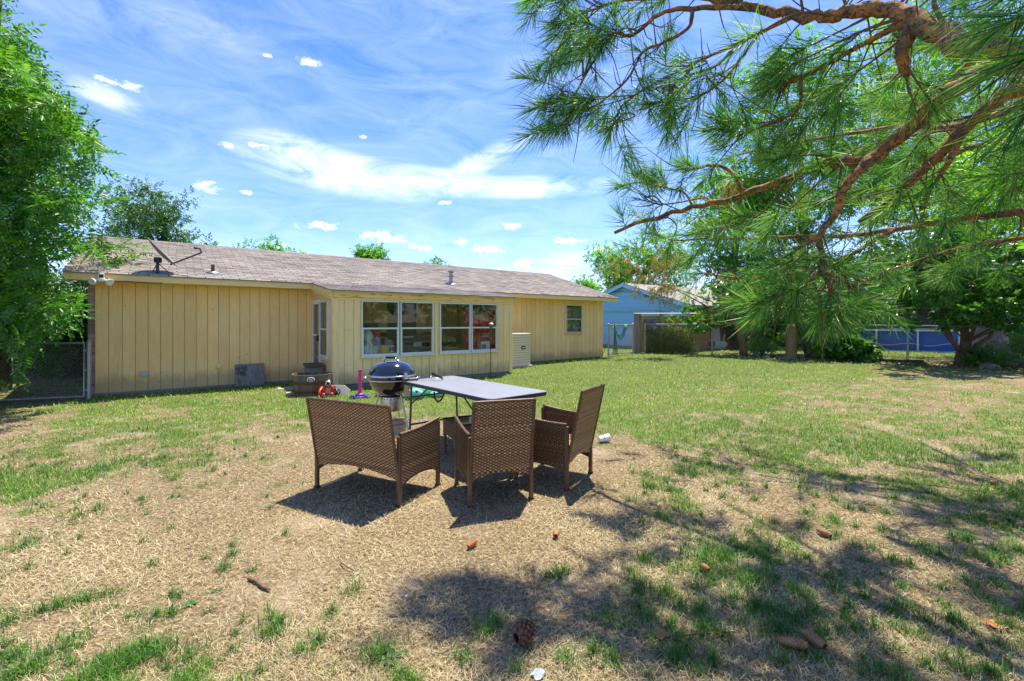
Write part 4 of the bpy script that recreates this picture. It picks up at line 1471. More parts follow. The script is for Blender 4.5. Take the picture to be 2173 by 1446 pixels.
# ------------------------------------------------------------------ exercise bike and clutter behind the fence
bike = empty('exercise_bike', G(1543, 747) + Vector((.3, 1.6, 0)), .1, 'white exercise bike with a grey towel standing behind the chain link fence', 'exercise bike')
M_BIKEW = pm('bike_white', (.55, .56, .55), .45, .1, 6)
cap = [(-.33 + .2 * math.cos(a), .28 + .2 * math.sin(a)) for a in np.linspace(math.pi / 2, 3 * math.pi / 2, 10)] + [(.33 + .14 * math.cos(a), .25 + .14 * math.sin(a)) for a in np.linspace(-math.pi / 2, math.pi / 2, 10)]
MB().prism(cap, 'y', -.06, .06).build('drive_housing', M_BIKEW, bike, bevel=.02, seg=2)
MB().lathe([(.001, -.02), (.14, -.02), (.17, 0), (.14, .02), (.001, .02)], 24, T(-.33, -.075, .28) @ Matrix.Rotation(math.radians(90), 4, 'X')).build('flywheel', M_STEELGREY, bike, smooth=True, auto=40)
MB().tube([(.28, 0, .28), (.36, 0, .78)], .03, 8).tube([(-.25, 0, .35), (-.05, 0, .95), (.05, 0, 1.05)], .03, 8).tube([(-.5, 0, .05), (.45, 0, .05)], .03, 8).build('frame', M_BIKEW, bike, smooth=True)
MB().tube([(-.5, -.25, .04), (-.5, .25, .04)], .03, 8).tube([(.45, -.25, .04), (.45, .25, .04)], .03, 8).build('foot_bar', M_STEELGREY, bike, smooth=True)
MB().ball((.38, 0, .82), .16, 12, sy=.7, sz=.3).build('saddle', M_BLACK, bike, smooth=True)
MB().tube([(.0, -.22, 1.0), (.07, -.1, 1.06), (.07, .1, 1.06), (.0, .22, 1.0)], .018, 8).build('handlebar', M_STEELGREY, bike, smooth=True)
tw = MB()
vs, fs = [], []
for i in range(9):
    for j in range(7):
        vs.append((-.34 + .05 * i + .02 * math.sin(j), -.10 + .012 * math.sin(i * 1.9 + j), .42 + .10 * j + (.04 if j == 6 else 0) * math.sin(i)))
for i in range(8):
    for j in range(6):
        fs.append((i * 7 + j, (i + 1) * 7 + j, (i + 1) * 7 + j + 1, i * 7 + j + 1))
tw.add(vs, fs).build('towel', pm('grey_towel', (.40, .40, .42), .9, .1, 20), bike, smooth=True)

pal = empty('pallet_stack', G(1482, 748) + Vector((.2, 1.9, 0)), .15, 'dark wooden pallets leaning together behind the chain link fence', 'pallet')
M_DARKWOOD = pm('dark_wood', (.05, .04, .03), .85, .3, 6, .3, 30, stretch=(1, 6, 6))
M_PALEWOOD = pm('pale_wood', (.32, .30, .27), .85, .25, 6, .3, 30, stretch=(1, 6, 6))
for k in range(7):
    MB().box(-.55, .55, -.02, .0, .06 + k * .165, .06 + k * .165 + .10, Matrix.Rotation(math.radians(-9), 4, 'X')).build('slat', M_PALEWOOD if k > 4 else M_DARKWOOD, pal, bevel=.004)
for x in (-.5, 0, .5):
    MB().box(x - .03, x + .03, .001, .09, .0, 1.2, Matrix.Rotation(math.radians(-9), 4, 'X')).build('bearer', M_DARKWOOD, pal, bevel=.004)

# stones lying along the fence
M_STONE = pm('field_stone', (.12, .115, .10), .9, .3, 7, .6, 20, c2=(.20, .19, .165), c2scale=4, objrand=.2)


def rock(name, p, sx, sy, sz, seed, label):
    r = np.random.default_rng(seed)
    vs, fs = [], []
    n, m_ = 9, 5
    for j in range(m_ + 1):
        th = math.pi * j / m_
        for i in range(n):
            a = 2 * math.pi * i / n
            k_ = 1 + r.uniform(-.22, .16)
            vs.append((sx * math.sin(th) * math.cos(a) * k_, sy * math.sin(th) * math.sin(a) * k_, sz * (.35 + math.cos(th) * k_)))
    for j in range(m_):
        for i in range(n):
            fs.append((j * n + i, (j + 1) * n + i, (j + 1) * n + (i + 1) % n, j * n + (i + 1) % n))
    o = MB().add(vs, fs).build(name, M_STONE, None, bevel=.01)
    o.location = p
    return tag(o, label, 'stone', 'stones along the fence')


ROCKS = [(1602, 758, .22, .16, .11, 'dark rounded stone next to the leaning trunk by the fence'), (1627, 761, .18, .14, .09, 'dark flat stone in the middle of the fence row'),
         (1652, 761, .14, .12, .07, 'small dark stone left of the bare trunk'), (1668, 764, .20, .15, .10, 'dark stone right in front of the bare trunk'),
         (1698, 762, .16, .14, .10, 'dark stone right of the thin fence post'), (2100, 783, .26, .18, .13, 'greenish stone on the leaf litter at the far right')]
for i, (a, b, sx, sy, sz, lb_) in enumerate(ROCKS):
    rock('stone', G(a, b), sx, sy, sz, 60 + i, lb_)
eb = empty('edging_timber', G(1850, 768), 0, 'long dark timber edging the lawn under the fence', 'timber')
e1 = G(1960, 773) - G(1850, 768)
e0 = G(1765, 764.5) - G(1850, 768)
MB().bar((e0.x, e0.y, .05), (e1.x, e1.y, .05), .12, .12).build('beam', M_DARKWOOD, eb, bevel=.01)

# ------------------------------------------------------------------ wicker furniture
def wicker_mat():
    m, t, bs, out = base_mat('brown_wicker')
    co = t.new('ShaderNodeTexCoord').outputs['Object']
    at = t.new('ShaderNodeAttribute', attribute_name='rnd')
    col = t.ramp(at.outputs['Fac'], [(0, (.045, .025, .013)), (.45, (.27, .145, .066)), (.8, (.58, .34, .16)), (1, (.72, .47, .25))])
    n = t.noise(co, 40, 3)
    vm = t.new('ShaderNodeVectorMath', operation='SCALE')
    t.link(col, vm.inputs[0])
    t.link(t.math('MULTIPLY_ADD', n, .7, .65), vm.inputs['Scale'])
    t.link(vm.outputs[0], bs.inputs['Base Color'])
    bs.inputs['Roughness'].default_value = .36
    bs.inputs['Specular IOR Level'].default_value = .5
    return m


M_WICKER = wicker_mat()
M_CHAIRLEG = pm('brown_frame', (.16, .09, .045), .4, .2, 12, metal=.2)
M_STAKE = pm('dark_stake', (.03, .019, .013), .6)


def weave(name, parent, O, ex, ey, w, lo, hi, pitch=.0120, stake=.0225, amp=.0036, seed=0, skew=None):
    """woven panel: flat strands run along ex and pass in front of and behind upright stakes; lo(s), hi(s) bound it"""
    O, ex, ey = Vector(O), Vector(ex).normalized(), Vector(ey).normalized()
    nn = ex.cross(ey).normalized()
    O_, X_, Y_, N_ = (np.array(v) for v in (O, ex, ey, nn))
    r = np.random.default_rng(seed)
    step = stake / 4
    n = max(4, int(round(w / step)))
    s = np.linspace(0, w, n + 1)
    lov = np.array([lo(x / w) for x in s])
    hiv = np.array([hi(x / w) for x in s])
    y = lov.min()
    row = 0
    vs, fs, rn = [], [], []
    base = 0
    while y < hiv.max():
        disp = amp * np.cos(np.pi * s / stake + row * np.pi)
        col = np.clip(.5 + .5 * np.cos(np.pi * s / stake + row * np.pi) * .75 + r.normal(0, .10), 0, 1) * r.uniform(.75, 1)
        ok = (y + pitch * .5 >= lov) & (y + pitch * .5 <= hiv)
        y0, y1 = y - pitch * .04, y + pitch * 1.02
        P = O_[None] + s[:, None] * X_[None]
        rows = []
        for yy, off in ((y0, -.0008), ((y0 + y1) / 2, .0012), (y1, -.0008)):
            rows.append(P + yy * Y_[None] + (disp + off)[:, None] * N_[None])
        vs.append(np.concatenate(rows, 0))
        rn.append(np.tile(col, 3))
        m_ = n + 1
        for i in range(n):
            if ok[i] and ok[i + 1]:
                for j in range(2):
                    a = base + j * m_ + i
                    fs.append((a, a + 1, a + m_ + 1, a + m_))
        base += 3 * m_
        y += pitch
        row += 1
    st = []
    k = 0
    x = stake / 2
    while x < w:
        i = min(n, int(x / step))
        a = O_ + X_ * (x - .002) + Y_ * lov[i]
        b = O_ + X_ * (x - .002) + Y_ * hiv[i]
        vs.append(np.array([a, a + X_ * .004, b + X_ * .004, b]))
        rn.append(np.zeros(4))
        fs.append((base, base + 1, base + 2, base + 3))
        base += 4
        x += stake
    # dark core sheet added behind the strands to block sun leaks and darken gaps
    vs.append(np.concatenate([O_[None] + s[:, None] * X_[None] + lov[:, None] * Y_[None], O_[None] + s[:, None] * X_[None] + (hiv - .002)[:, None] * Y_[None]]))
    rn.append(np.zeros(2 * (n + 1)))
    for i in range(n):
        fs.append((base + i, base + i + 1, base + n + 2 + i, base + n + 1 + i))
    o = big_mesh(name, np.concatenate(vs), np.array(fs), M_WICKER, parent, {'rnd': np.concatenate(rn)}, smooth=True)
    return o


def edge_roll(name, parent, pts, r=.013):
    """wrapped strand border along an edge"""
    b = MB()
    pts = [Vector(p) for p in pts]
    out, rad = [], []
    for a, c in zip(pts[:-1], pts[1:]):
        m_ = max(2, int((c - a).length / .006))
        for i in range(m_):
            out.append(a.lerp(c, i / m_))
            rad.append(r * (1.0 if (len(out) % 3) else .82))
    out.append(pts[-1])
    rad.append(r)
    b.tube(out, rad, 7)
    o = b.build(name, M_WICKER, parent, smooth=True)
    at = o.data.attributes.new('rnd', 'FLOAT', 'POINT')
    nv = len(o.data.vertices)
    at.data.foreach_set('value', (np.random.default_rng(3).random(nv) * .3).astype(np.float32))
    return o


def chair(name, label, loc, rz, W_, Hh, Dp=.54, lean=.10, seed=0, cat='chair', group='brown wicker seats'):
    """origin between the feet; +y is the front"""
    c = empty(name, loc, rz, label, cat, group)
    hw_, hd_ = W_ / 2, Dp / 2
    # legs
    for sx in (-1, 1):
        for sy in (-1, 1):
            top = .58 if sy > 0 else .55
            x, y = sx * (hw_ - .018), sy * (hd_ - .018)
            lg = MB()
            lg.bar((x, y, .0), (x, y, top), .032, .032)
            lg.build('leg', M_CHAIRLEG, c, bevel=.004)
            MB().box(x - .02, x + .02, y - .02, y + .02, -.004, .018).build('foot_cap', M_BLACK, c)
    # back panel, leaning backwards
    z0 = .26
    bl = Vector((0, -lean, Hh - z0))
    blen = bl.length
    bw = W_ - .05
    weave('backrest', c, (-bw / 2, -hd_ + .01, z0), (1, 0, 0), bl, bw, lambda t: 0.0, lambda t: blen - .012 + .0 * t, seed=seed)
    bt = Vector((0, -hd_ + .01, z0)) + bl
    e1, e2 = bt + Vector((-bw / 2, 0, 0)), bt + Vector((bw / 2, 0, 0))
    b1, b2 = Vector((-bw / 2, -hd_ + .01, z0)), Vector((bw / 2, -hd_ + .01, z0))
    edge_roll('backrest_border', c, [b1, e1, e2, b2], .014)
    # apron below the back with its arch
    weave('rear_apron', c, (-hw_ + .03, -hd_ + .02, .20), (1, 0, 0), (0, 0, 1), W_ - .06, lambda t: .05 * math.sin(math.pi * t), lambda t: .09, seed=seed + 1)
    # arms
    for sx in (-1, 1):
        x = sx * (hw_ - .012)
        top = lambda t: .415 + .035 * t - .012 * math.sin(math.pi * t)
        weave('arm_panel', c, (x, -hd_ + .02, .15), (0, 1, 0), (0, 0, 1), Dp - .04, lambda t: .05 * math.sin(math.pi * t) ** .8, top, seed=seed + 2 + sx)
        pts = [(x, -hd_ + .02 + (Dp - .04) * t, .15 + top(t)) for t in np.linspace(0, 1, 9)]
        edge_roll('arm_border', c, pts, .015)
        pts = [(x, -hd_ + .02 + (Dp - .04) * t, .15 + .05 * math.sin(math.pi * t) ** .8) for t in np.linspace(0, 1, 13)]
        edge_roll('arm_border', c, pts, .009)
    # seat and front apron
    weave('seat', c, (-hw_ + .03, -hd_ + .03, .37), (1, 0, 0), (0, 1, 0), W_ - .06, lambda t: 0.0, lambda t: Dp - .05, seed=seed + 7, pitch=.0256, stake=.05)
    weave('front_apron', c, (hw_ - .03, hd_ - .01, .20), (-1, 0, 0), (0, 0, 1), W_ - .06, lambda t: .05 * math.sin(math.pi * t), lambda t: .17, seed=seed + 8)
    edge_roll('seat_border', c, [(-hw_ + .03, hd_ - .01, .375), (hw_ - .03, hd_ - .01, .375)], .012)
    return c


def seat_pose(bl, br, fl=None):
    a = (br - bl)
    rz = math.atan2(a.y, a.x)
    return a.length, rz


# feet measured from the photograph
lv_l, lv_r = G(673, 1035), G(847, 1075)
Wl, rzl = seat_pose(lv_l, lv_r)
fwd = Vector((-math.sin(rzl), math.cos(rzl), 0))
Dp = .55
cl = (lv_l + lv_r) / 2 + fwd * (Dp / 2 - .018)
chair('wicker_loveseat', 'wide brown wicker loveseat at the left of the folding table', cl, rzl, Wl + .036, .80, Dp, .10, 10, 'loveseat')
c2l, c2r = G(997, 1077), G(1127, 1060)
W2, rz2 = seat_pose(c2l, c2r)
fwd = Vector((-math.sin(rz2), math.cos(rz2), 0))
chair('wicker_chair', 'brown wicker armchair with its back to us in the middle of the furniture', (c2l + c2r) / 2 + fwd * (Dp / 2 - .018), rz2, W2 + .036, .835, Dp, .095, 20)
c3l, c3r = G(1203, 1041), G(1253, 1005)
W3, rz3 = seat_pose(c3l, c3r)
fwd = Vector((-math.sin(rz3), math.cos(rz3), 0))
chair('wicker_chair', 'brown wicker armchair at the right seen from its side', (c3l + c3r) / 2 + fwd * (Dp / 2 - .018), rz3, W3 + .036, .86, Dp, .13, 30)

# wicker coffee table under the folding table
ct0, ct1 = G(944, 962), G(970, 984)
sh = (ct1 - ct0)
lg_ = Vector((-sh.y, sh.x, 0)).normalized()
if lg_.x < 0:
    lg_ = -lg_
ctr = (ct0 + ct1) / 2 + lg_ * .33
ctab = empty('coffee_table', ctr, math.atan2(lg_.y, lg_.x), 'low brown wicker coffee table with dark glass top under the folding table', 'table')
LW, LD = .70, sh.length
for sx in (-1, 1):
    for sy in (-1, 1):
        MB().bar((sx * (LW / 2 - .02), sy * (LD / 2 - .016), 0), (sx * (LW / 2 - .02), sy * (LD / 2 - .016), .38), .03, .03).build('leg', M_CHAIRLEG, ctab, bevel=.004)
for sy in (-1, 1):
    weave('long_apron', ctab, (-LW / 2, sy * LD / 2, .20), (1, 0, 0), (0, 0, 1), LW, lambda t: .04 * math.sin(math.pi * t), lambda t: .18, seed=41 + sy)
for sx in (-1, 1):
    weave('end_apron', ctab, (sx * LW / 2, -LD / 2, .20), (0, 1, 0), (0, 0, 1), LD, lambda t: .04 * math.sin(math.pi * t), lambda t: .18, seed=45 + sx)
edge_roll('rim', ctab, [(-LW / 2, -LD / 2, .385), (LW / 2, -LD / 2, .385), (LW / 2, LD / 2, .385), (-LW / 2, LD / 2, .385), (-LW / 2, -LD / 2, .385)], .012)
MB().box(-LW / 2 + .012, LW / 2 - .012, -LD / 2 + .012, LD / 2 - .012, .378, .386).build('glass_top', pm('dark_glass', (.012, .022, .020), .06, .1, 5, coat=1), ctab, bevel=.002)

# ------------------------------------------------------------------ folding table
TH = .74


def GT(px, py):
    return G(px, py, TH)


tA, tB, tC, tD = GT(850, 808), GT(962, 797), GT(1167, 828), GT(1032, 850)
tc_ = (tA + tB + tC + tD) / 4
tdir = ((tD - tA) + (tC - tB))
trz = math.atan2(tdir.y, tdir.x)
tbl = empty('folding_table', (tc_.x, tc_.y, 0), trz, 'grey folding table with steel legs standing among the wicker seats', 'table')
TL, TW = 1.80, .76
half = []
for s in (-1, 1):
    pts = [(s * .003, -TW / 2), (s * (TL / 2 - .05), -TW / 2)]
    pts += [(s * (TL / 2 - .05 + .05 * math.sin(a)), -TW / 2 + .05 - .05 * math.cos(a)) for a in np.linspace(.2, math.pi / 2, 5)]
    pts += [(s * (TL / 2 - .05 + .05 * math.cos(a)), TW / 2 - .05 + .05 * math.sin(a)) for a in np.linspace(0, math.pi / 2, 6)]
    pts += [(s * .003, TW / 2)]
    if s < 0:
        pts = pts[::-1]
    leaf_ = MB().prism(pts, 'z', TH - .012, TH)
    o_ = leaf_.build('table_leaf', M_TABLETOP, tbl, bevel=.004, seg=2)
    rim = [(x, y, 0) for x, y in pts]
    cen = Vector((s * TL / 4, 0, 0))
    ins = [Vector(p) * 1.0 + (cen - Vector(p)).normalized() * .018 for p in rim]
    MB().prism([(p[0] * .998, p[1] * .996) for p in rim], 'z', TH - .045, TH - .0125).build('leaf_rim', M_TABLEEDGE, tbl, bevel=.006)
for s in (-1, 1):
    fx = s * (TL / 2 - .17)
    for sy in (-1, 1):
        MB().tube([(fx, sy * (TW / 2 - .06), TH - .04), (fx, sy * (TW / 2 - .05), .35), (fx, sy * (TW / 2 - .03), .012)], .014, 10).build('leg', M_STEELGREY, tbl, smooth=True, auto=40)
        MB().tube([(fx, sy * (TW / 2 - .03), .0), (fx, sy * (TW / 2 - .03), .03)], .019, 10).build('foot_cap', M_BLACK, tbl, smooth=True, auto=40)
    MB().tube([(fx, -TW / 2 + .045, .22), (fx, TW / 2 - .045, .22)], .012, 8).tube([(fx, -TW / 2 + .05, .55), (fx, TW / 2 - .05, .55)], .010, 8).build('crossbar', M_STEELGREY, tbl, smooth=True, auto=40)
    MB().tube([(fx, 0, .55), (s * .28, 0, TH - .05)], .010, 8).tube([(fx, -TW / 2 + .05, .46), (s * .36, -TW / 2 + .07, TH - .05)], .009, 8).build('brace', M_STEELGREY, tbl, smooth=True, auto=40)
MB().tube([(-.10, -TW / 2 + .0, TH - .05), (-.07, -TW / 2 - .012, TH - .11), (0, -TW / 2 - .014, TH - .145), (.07, -TW / 2 - .012, TH - .11), (.10, -TW / 2, TH - .05)], .010, 8).build('carry_strap', M_BLACK, tbl, smooth=True)
MB().box(TL / 2 - .003, TL / 2 + .003, -.03, .03, TH - .035, TH - .02).build('latch', M_BLACK, tbl)

# grill brush on the table
gb0 = G(856, 806, TH + .02)
gb1 = G(937, 803, TH + .02)
gdx = (gb1 - gb0)
brush = empty('grill_brush', (gb0.x, gb0.y, TH), math.atan2(gdx.y, gdx.x), 'long black handled wire grill brush lying on the folding table', 'brush')
gl_ = gdx.length
MB().tube([(0, 0, .018), (gl_ * .38, 0, .02)], .015, 10).build('handle', M_BLACK, brush, smooth=True, auto=40)
MB().tube([(gl_ * .16, 0, .022), (gl_ * .36, 0, .024)], .0165, 10).build('grip', pm('grip_grey', (.20, .20, .20), .5), brush, smooth=True, auto=40)
MB().tube([(gl_ * .38, -.012, .02), (gl_ * .75, -.02, .025), (gl_, -.09, .03)], .004, 6).tube([(gl_ * .38, .012, .02), (gl_ * .72, .02, .03), (gl_ * .76, .06, .075)], .004, 6).build('rod', M_CHROME, brush, smooth=True)
bh_ = MB()
for i in range(46):
    t = i / 45
    c_ = Vector((gl_ * .76, .06, .075)).lerp(Vector((gl_, -.09, .028)), t)
    for k in range(7):
        a = k * 2 * math.pi / 7 + i * .5
        d_ = Vector((.25 * math.sin(a), .25 * math.cos(a), math.cos(a + .6))).normalized() * .02
        bh_.bar(c_ - d_ * .1, c_ + d_, .0012)
bh_.build('bristles', M_STEELGREY, brush)
MB().tube([(gl_ * .76, .06, .075), (gl_, -.09, .028)], .006, 8).build('brush_core', M_BLACK, brush, smooth=True)

# ------------------------------------------------------------------ kettle grill
gp = D(832, 797, 5.72)
grill = empty('kettle_grill', (gp.x, gp.y, 0), 0, 'black enamel kettle grill with aluminium legs beside the folding table', 'grill')
RB = .287
zr = .785
bowl = [(.05, zr - .265), (.10, zr - .262), (.17, zr - .235), (.23, zr - .175), (.265, zr - .10), (.28, zr - .03), (RB, zr), (RB - .008, zr), (.272, zr - .03), (.255, zr - .10), (.22, zr - .17), (.16, zr - .22), (.05, zr - .25)]
MB().lathe(bowl, 48).build('bowl', M_ENAMEL, grill, smooth=True, auto=50)
lid = [(RB + .006, zr + .004), (RB + .006, zr + .02), (.272, zr + .06), (.245, zr + .105), (.20, zr + .145), (.14, zr + .17), (.07, zr + .182), (.001, zr + .185)]
lido = MB().lathe(lid, 48).build('lid', M_ENAMEL, grill, smooth=True, auto=60)
MB().lathe([(RB + .006, zr - .004), (RB + .014, zr + .002), (RB + .014, zr + .012), (RB + .004, zr + .018)], 48).build('lid_rim', M_CHROME, lido, smooth=True)
MB().tube([(-.085, -.06, zr + .165), (-.08, -.06, zr + .21), (-.05, -.06, zr + .225), (.05, -.06, zr + .225), (.08, -.06, zr + .21), (.085, -.06, zr + .165)], .010, 8).build('lid_handle', M_CHROME, lido, smooth=True)
MB().tube([(-.06, -.06, zr + .227), (.06, -.06, zr + .227)], .016, 10).build('lid_grip', M_BLACK, lido, smooth=True, auto=40)
MB().lathe([(.001, .012), (.045, .010), (.05, 0)], 18, T(.05, .05, zr + .178)).build('lid_vent', M_CHROME, lido, smooth=True)
MB().lathe([(RB + .002, zr - .055), (RB + .010, zr - .050), (RB + .010, zr - .043), (RB - .006, zr - .038)], 48).build('bowl_band', M_CHROME, grill, smooth=True)
MB().bar((.225, -.20, zr - .235), (.235, -.235, zr - .02), .045, .006).bar((.235, -.235, zr - .02), (.222, -.225, zr + .055), .045, .006).build('lid_hanger', M_ALUM, grill)
for s in (-1, 1):
    MB().tube([(s * .28, -.07, zr - .03), (s * .34, -.07, zr - .025), (s * .345, 0, zr - .022), (s * .34, .07, zr - .025), (s * .28, .07, zr - .03)], .009, 8).build('side_handle', M_CHROME, grill, smooth=True)
hr = MB().lathe([(.135, zr - .265), (.14, zr - .30), (.14, zr - .335), (.128, zr - .34)], 32).build('ash_collar', M_ALUM, grill, smooth=True, auto=40)
MB().lathe([(.136, zr - .335), (.138, zr - .40), (.12, zr - .44), (.001, zr - .445)], 32).build('ash_pan', M_ALUM, grill, smooth=True, auto=40)
hole = None
for i in range(22):
    a = 2 * math.pi * i / 22
    if hole is None:
        hole = MB().lathe([(.001, 0), (.0075, 0), (.0075, .003), (.001, .003)], 8, Matrix.Rotation(math.radians(90), 4, 'Y')).build('vent_hole', M_BLACK, grill)
        h_ = hole
    else:
        h_ = share(hole, grill)
    h_.location = (.1388 * math.cos(a), .1388 * math.sin(a), zr - .283)
    h_.rotation_euler = (0, 0, a)
for k in range(3):
    a = math.radians(-35 + 120 * k)
    x, y = math.cos(a), math.sin(a)
    MB().tube([(.16 * x, .16 * y, zr - .23), (.33 * x, .33 * y, .02)], .0115, 10).build('leg', M_ALUM, grill, smooth=True, auto=40)
MB().tube([(.22 * math.cos(a), .22 * math.sin(a), .20) for a in np.linspace(0, 2 * math.pi, 25)], .005, 6).build('leg_ring', M_STEELGREY, grill, smooth=True)
for k in (1, 2):
    a = math.radians(-35 + 120 * k)
    MB().lathe([(.03, -.012), (.075, -.014), (.08, 0), (.075, .014), (.03, .012)], 20, T(.33 * math.cos(a), .33 * math.sin(a), .08) @ Matrix.Rotation(math.radians(90), 4, 'X')).build('wheel', M_BLACK, grill, smooth=True, auto=40)
MB().tube([(-.13, -.05, zr - .36), (-.30, -.07, zr - .37)], .005, 6).tube([(-.13, -.06, zr - .39), (-.32, -.09, zr - .40)], .005, 6).build('ash_lever', M_STEELGREY, grill)

# beige bucket behind the loveseat
bp_ = G(846, 925)
bk2 = empty('bucket', bp_, 0, 'small beige bucket on the ground behind the loveseat arm', 'bucket')
M_BEIGE = pm('beige_plastic', (.44, .36, .26), .5, .15, 8)
MB().lathe([(.001, 0), (.085, 0), (.105, .19), (.112, .19), (.112, .205), (.10, .205), (.08, .01), (.001, .01)], 24).build('body', M_BEIGE, bk2, smooth=True, auto=40)
MB().tube([(.112 * math.cos(a), .03, .19 + .06 * math.sin(a)) for a in np.linspace(0, math.pi, 12)], .003, 5).build('handle', M_GALV, bk2)

# white paper cup lying in the grass
cpt = G(1271, 941)
cup = empty('paper_cup', cpt + Vector((0, 0, .045)), .35, 'white cup lying on the grass right of the wicker chairs', 'cup')
MB().lathe([(.001, 0), (.034, 0), (.046, .13), (.048, .13), (.048, .135), (.044, .135), (.032, .006), (.001, .006)], 22, Matrix.Rotation(math.radians(84), 4, 'Y')).build('body', M_PLASTIC_W, cup, smooth=True, auto=40)
MB().lathe([(.0475, .062), (.0415, .062), (.040, .05)], 22, Matrix.Rotation(math.radians(84), 4, 'Y') @ T(0, 0, .0)).build('band', M_WHITE, cup, smooth=True)

# ------------------------------------------------------------------ barrel planter
bc = Vector((-4.05, 9.22, 0))
brl = empty('barrel_planter', bc, .3, 'half wooden barrel planter with rusty hoops and oval badge by the porch corner', 'planter')
ns = 22
RT, RBm, HB = .375, .325, .41
for i in range(ns):
    a0, a1 = 2 * math.pi * i / ns + .008, 2 * math.pi * (i + 1) / ns - .008
    vs, fs = [], []
    lv = [(RBm, 0), (RBm + .025, .14), (RT - .008, .28), (RT, HB + random.uniform(-.004, .004))]
    for r, z in lv:
        for rr in (r, r - .026):
            for a in (a0, a1):
                vs.append((rr * math.cos(a), rr * math.sin(a), z))
    for j in range(3):
        b = j * 4
        fs += [(b, b + 1, b + 5, b + 4), (b + 3, b + 2, b + 6, b + 7), (b + 2, b, b + 4, b + 6), (b + 1, b + 3, b + 7, b + 5)]
    fs += [(12, 13, 15, 14), (1, 0, 2, 3)]
    MB().add(vs, fs).build('stave', M_BARRELWOOD, brl)
for r, z, h in ((.381, .225, .045), (.347, .055, .045)):
    MB().lathe([(r - .003 * 2, z), (r + .001, z), (r + .010, z + h), (r + .004, z + h)], 44).build('hoop', M_RUST, brl, smooth=True, auto=40)
MB().lathe([(.001, .30), (.34, .30)], 30).build('soil', pm('potting_soil', (.03, .022, .016), .95, .4, 14, .8, 30), brl)
bdg_a = math.atan2(-1.0, .38) - .3
bdg = MB().lathe([(.001, .008), (.066, .007), (.07, 0)], 24, sy=.62)
bdg = bdg.build('badge', pm('badge_black', (.03, .03, .03), .5), brl)
bdg.matrix_local = T(.384 * math.cos(bdg_a), .384 * math.sin(bdg_a), .33) @ RZ(bdg_a + math.pi / 2) @ Matrix.Rotation(math.radians(90), 4, 'X')
MB().lathe([(.058, .009), (.066, .011), (.072, .002)], 24, sy=.62).build('badge_rim', M_PLASTIC_W, bdg, smooth=True)
cr = MB().box(-.03, .03, -.018, -.010, .008, .0115).box(-.006, .006, -.008, .026, .008, .0115).box(-.038, -.012, .004, .014, .008, .0115).box(.012, .038, .004, .014, .008, .0115)
cr.build('badge_emblem', M_PLASTIC_W, bdg)

# weathered bin beside the door
bx = empty('wooden_bin', H(3.72, -1.22), ROT, 'small weathered wooden bin with a lid beside the porch door', 'box')
for (x0, x1, y0, y1) in ((-.15, .15, -.15, -.13), (-.15, .15, .13, .15), (-.15, -.13, -.13, .13), (.13, .15, -.13, .13)):
    MB().box(x0, x1, y0, y1, .0, .47).build('side', M_GREYWOOD, bx, bevel=.004)
MB().box(-.18, .18, -.18, .18, .472, .53, Matrix.Rotation(.06, 4, 'X')).build('lid', pm('dark_grey_wood', (.09, .09, .075), .85, .3, 6, .4, 30), bx, bevel=.008)

# paving stones by the door
for i, (a, b, w, l, lb_) in enumerate(((612, 826, .42, .34, 'flat grey paving stone left of the barrel planter'), (628, 836, .36, .30, 'grey paving stone touching the barrel planter'), (655, 812, .5, .4, 'grey paving stone below the porch door'))):
    p = G(a, b)
    o_ = MB().prism(rrect(w / 2, l / 2, .05, 3), 'z', -.03, .03).build('paving_stone', M_CONC, None, bevel=.008)
    o_.location = p
    o_.rotation_euler = (0, 0, ROT + random.uniform(-.2, .2))
    tag(o_, lb_, 'paving stone', 'paving stones by the door')

# ------------------------------------------------------------------ toys
# pink bat tee
tp = G(764, 845)
tee = empty('toy_batting_tee', tp, .1, 'bright pink toy batting tee on a purple base', 'toy')
M_PINK = pm('pink_plastic', (.80, .035, .22), .4, .06, 6)
M_PURPLE = pm('purple_plastic', (.16, .06, .42), .4, .08, 6)
MB().prism([(-.18, -.12), (.18, -.12), (.20, .02), (0, .18), (-.20, .02)], 'z', 0, .045).build('base', M_PURPLE, tee, bevel=.015, seg=2)
MB().lathe([(.09, .03), (.085, .08), (.045, .10)], 20).build('socket', M_PURPLE, tee, smooth=True, auto=40)
for x in (-.13, .13):
    MB().lathe([(.035, .03), (.045, .06), (.03, .07)], 14, T(x, -.08, 0)).build('stud', M_PURPLE, tee, smooth=True)
pr = [(.001, .05), (.034, .05)]
for z in np.arange(.06, .17, .022):
    pr += [(.038, z), (.038, z + .012), (.033, z + .015), (.033, z + .02)]
pr += [(.034, .18), (.034, .38)]
for z in np.arange(.39, .52, .022):
    pr += [(.033, z), (.033, z + .010), (.028, z + .014), (.028, z + .02)]
pr += [(.036, .53), (.037, .545), (.001, .55)]
MB().lathe(pr, 20).build('post', M_PINK, tee, smooth=True, auto=40)
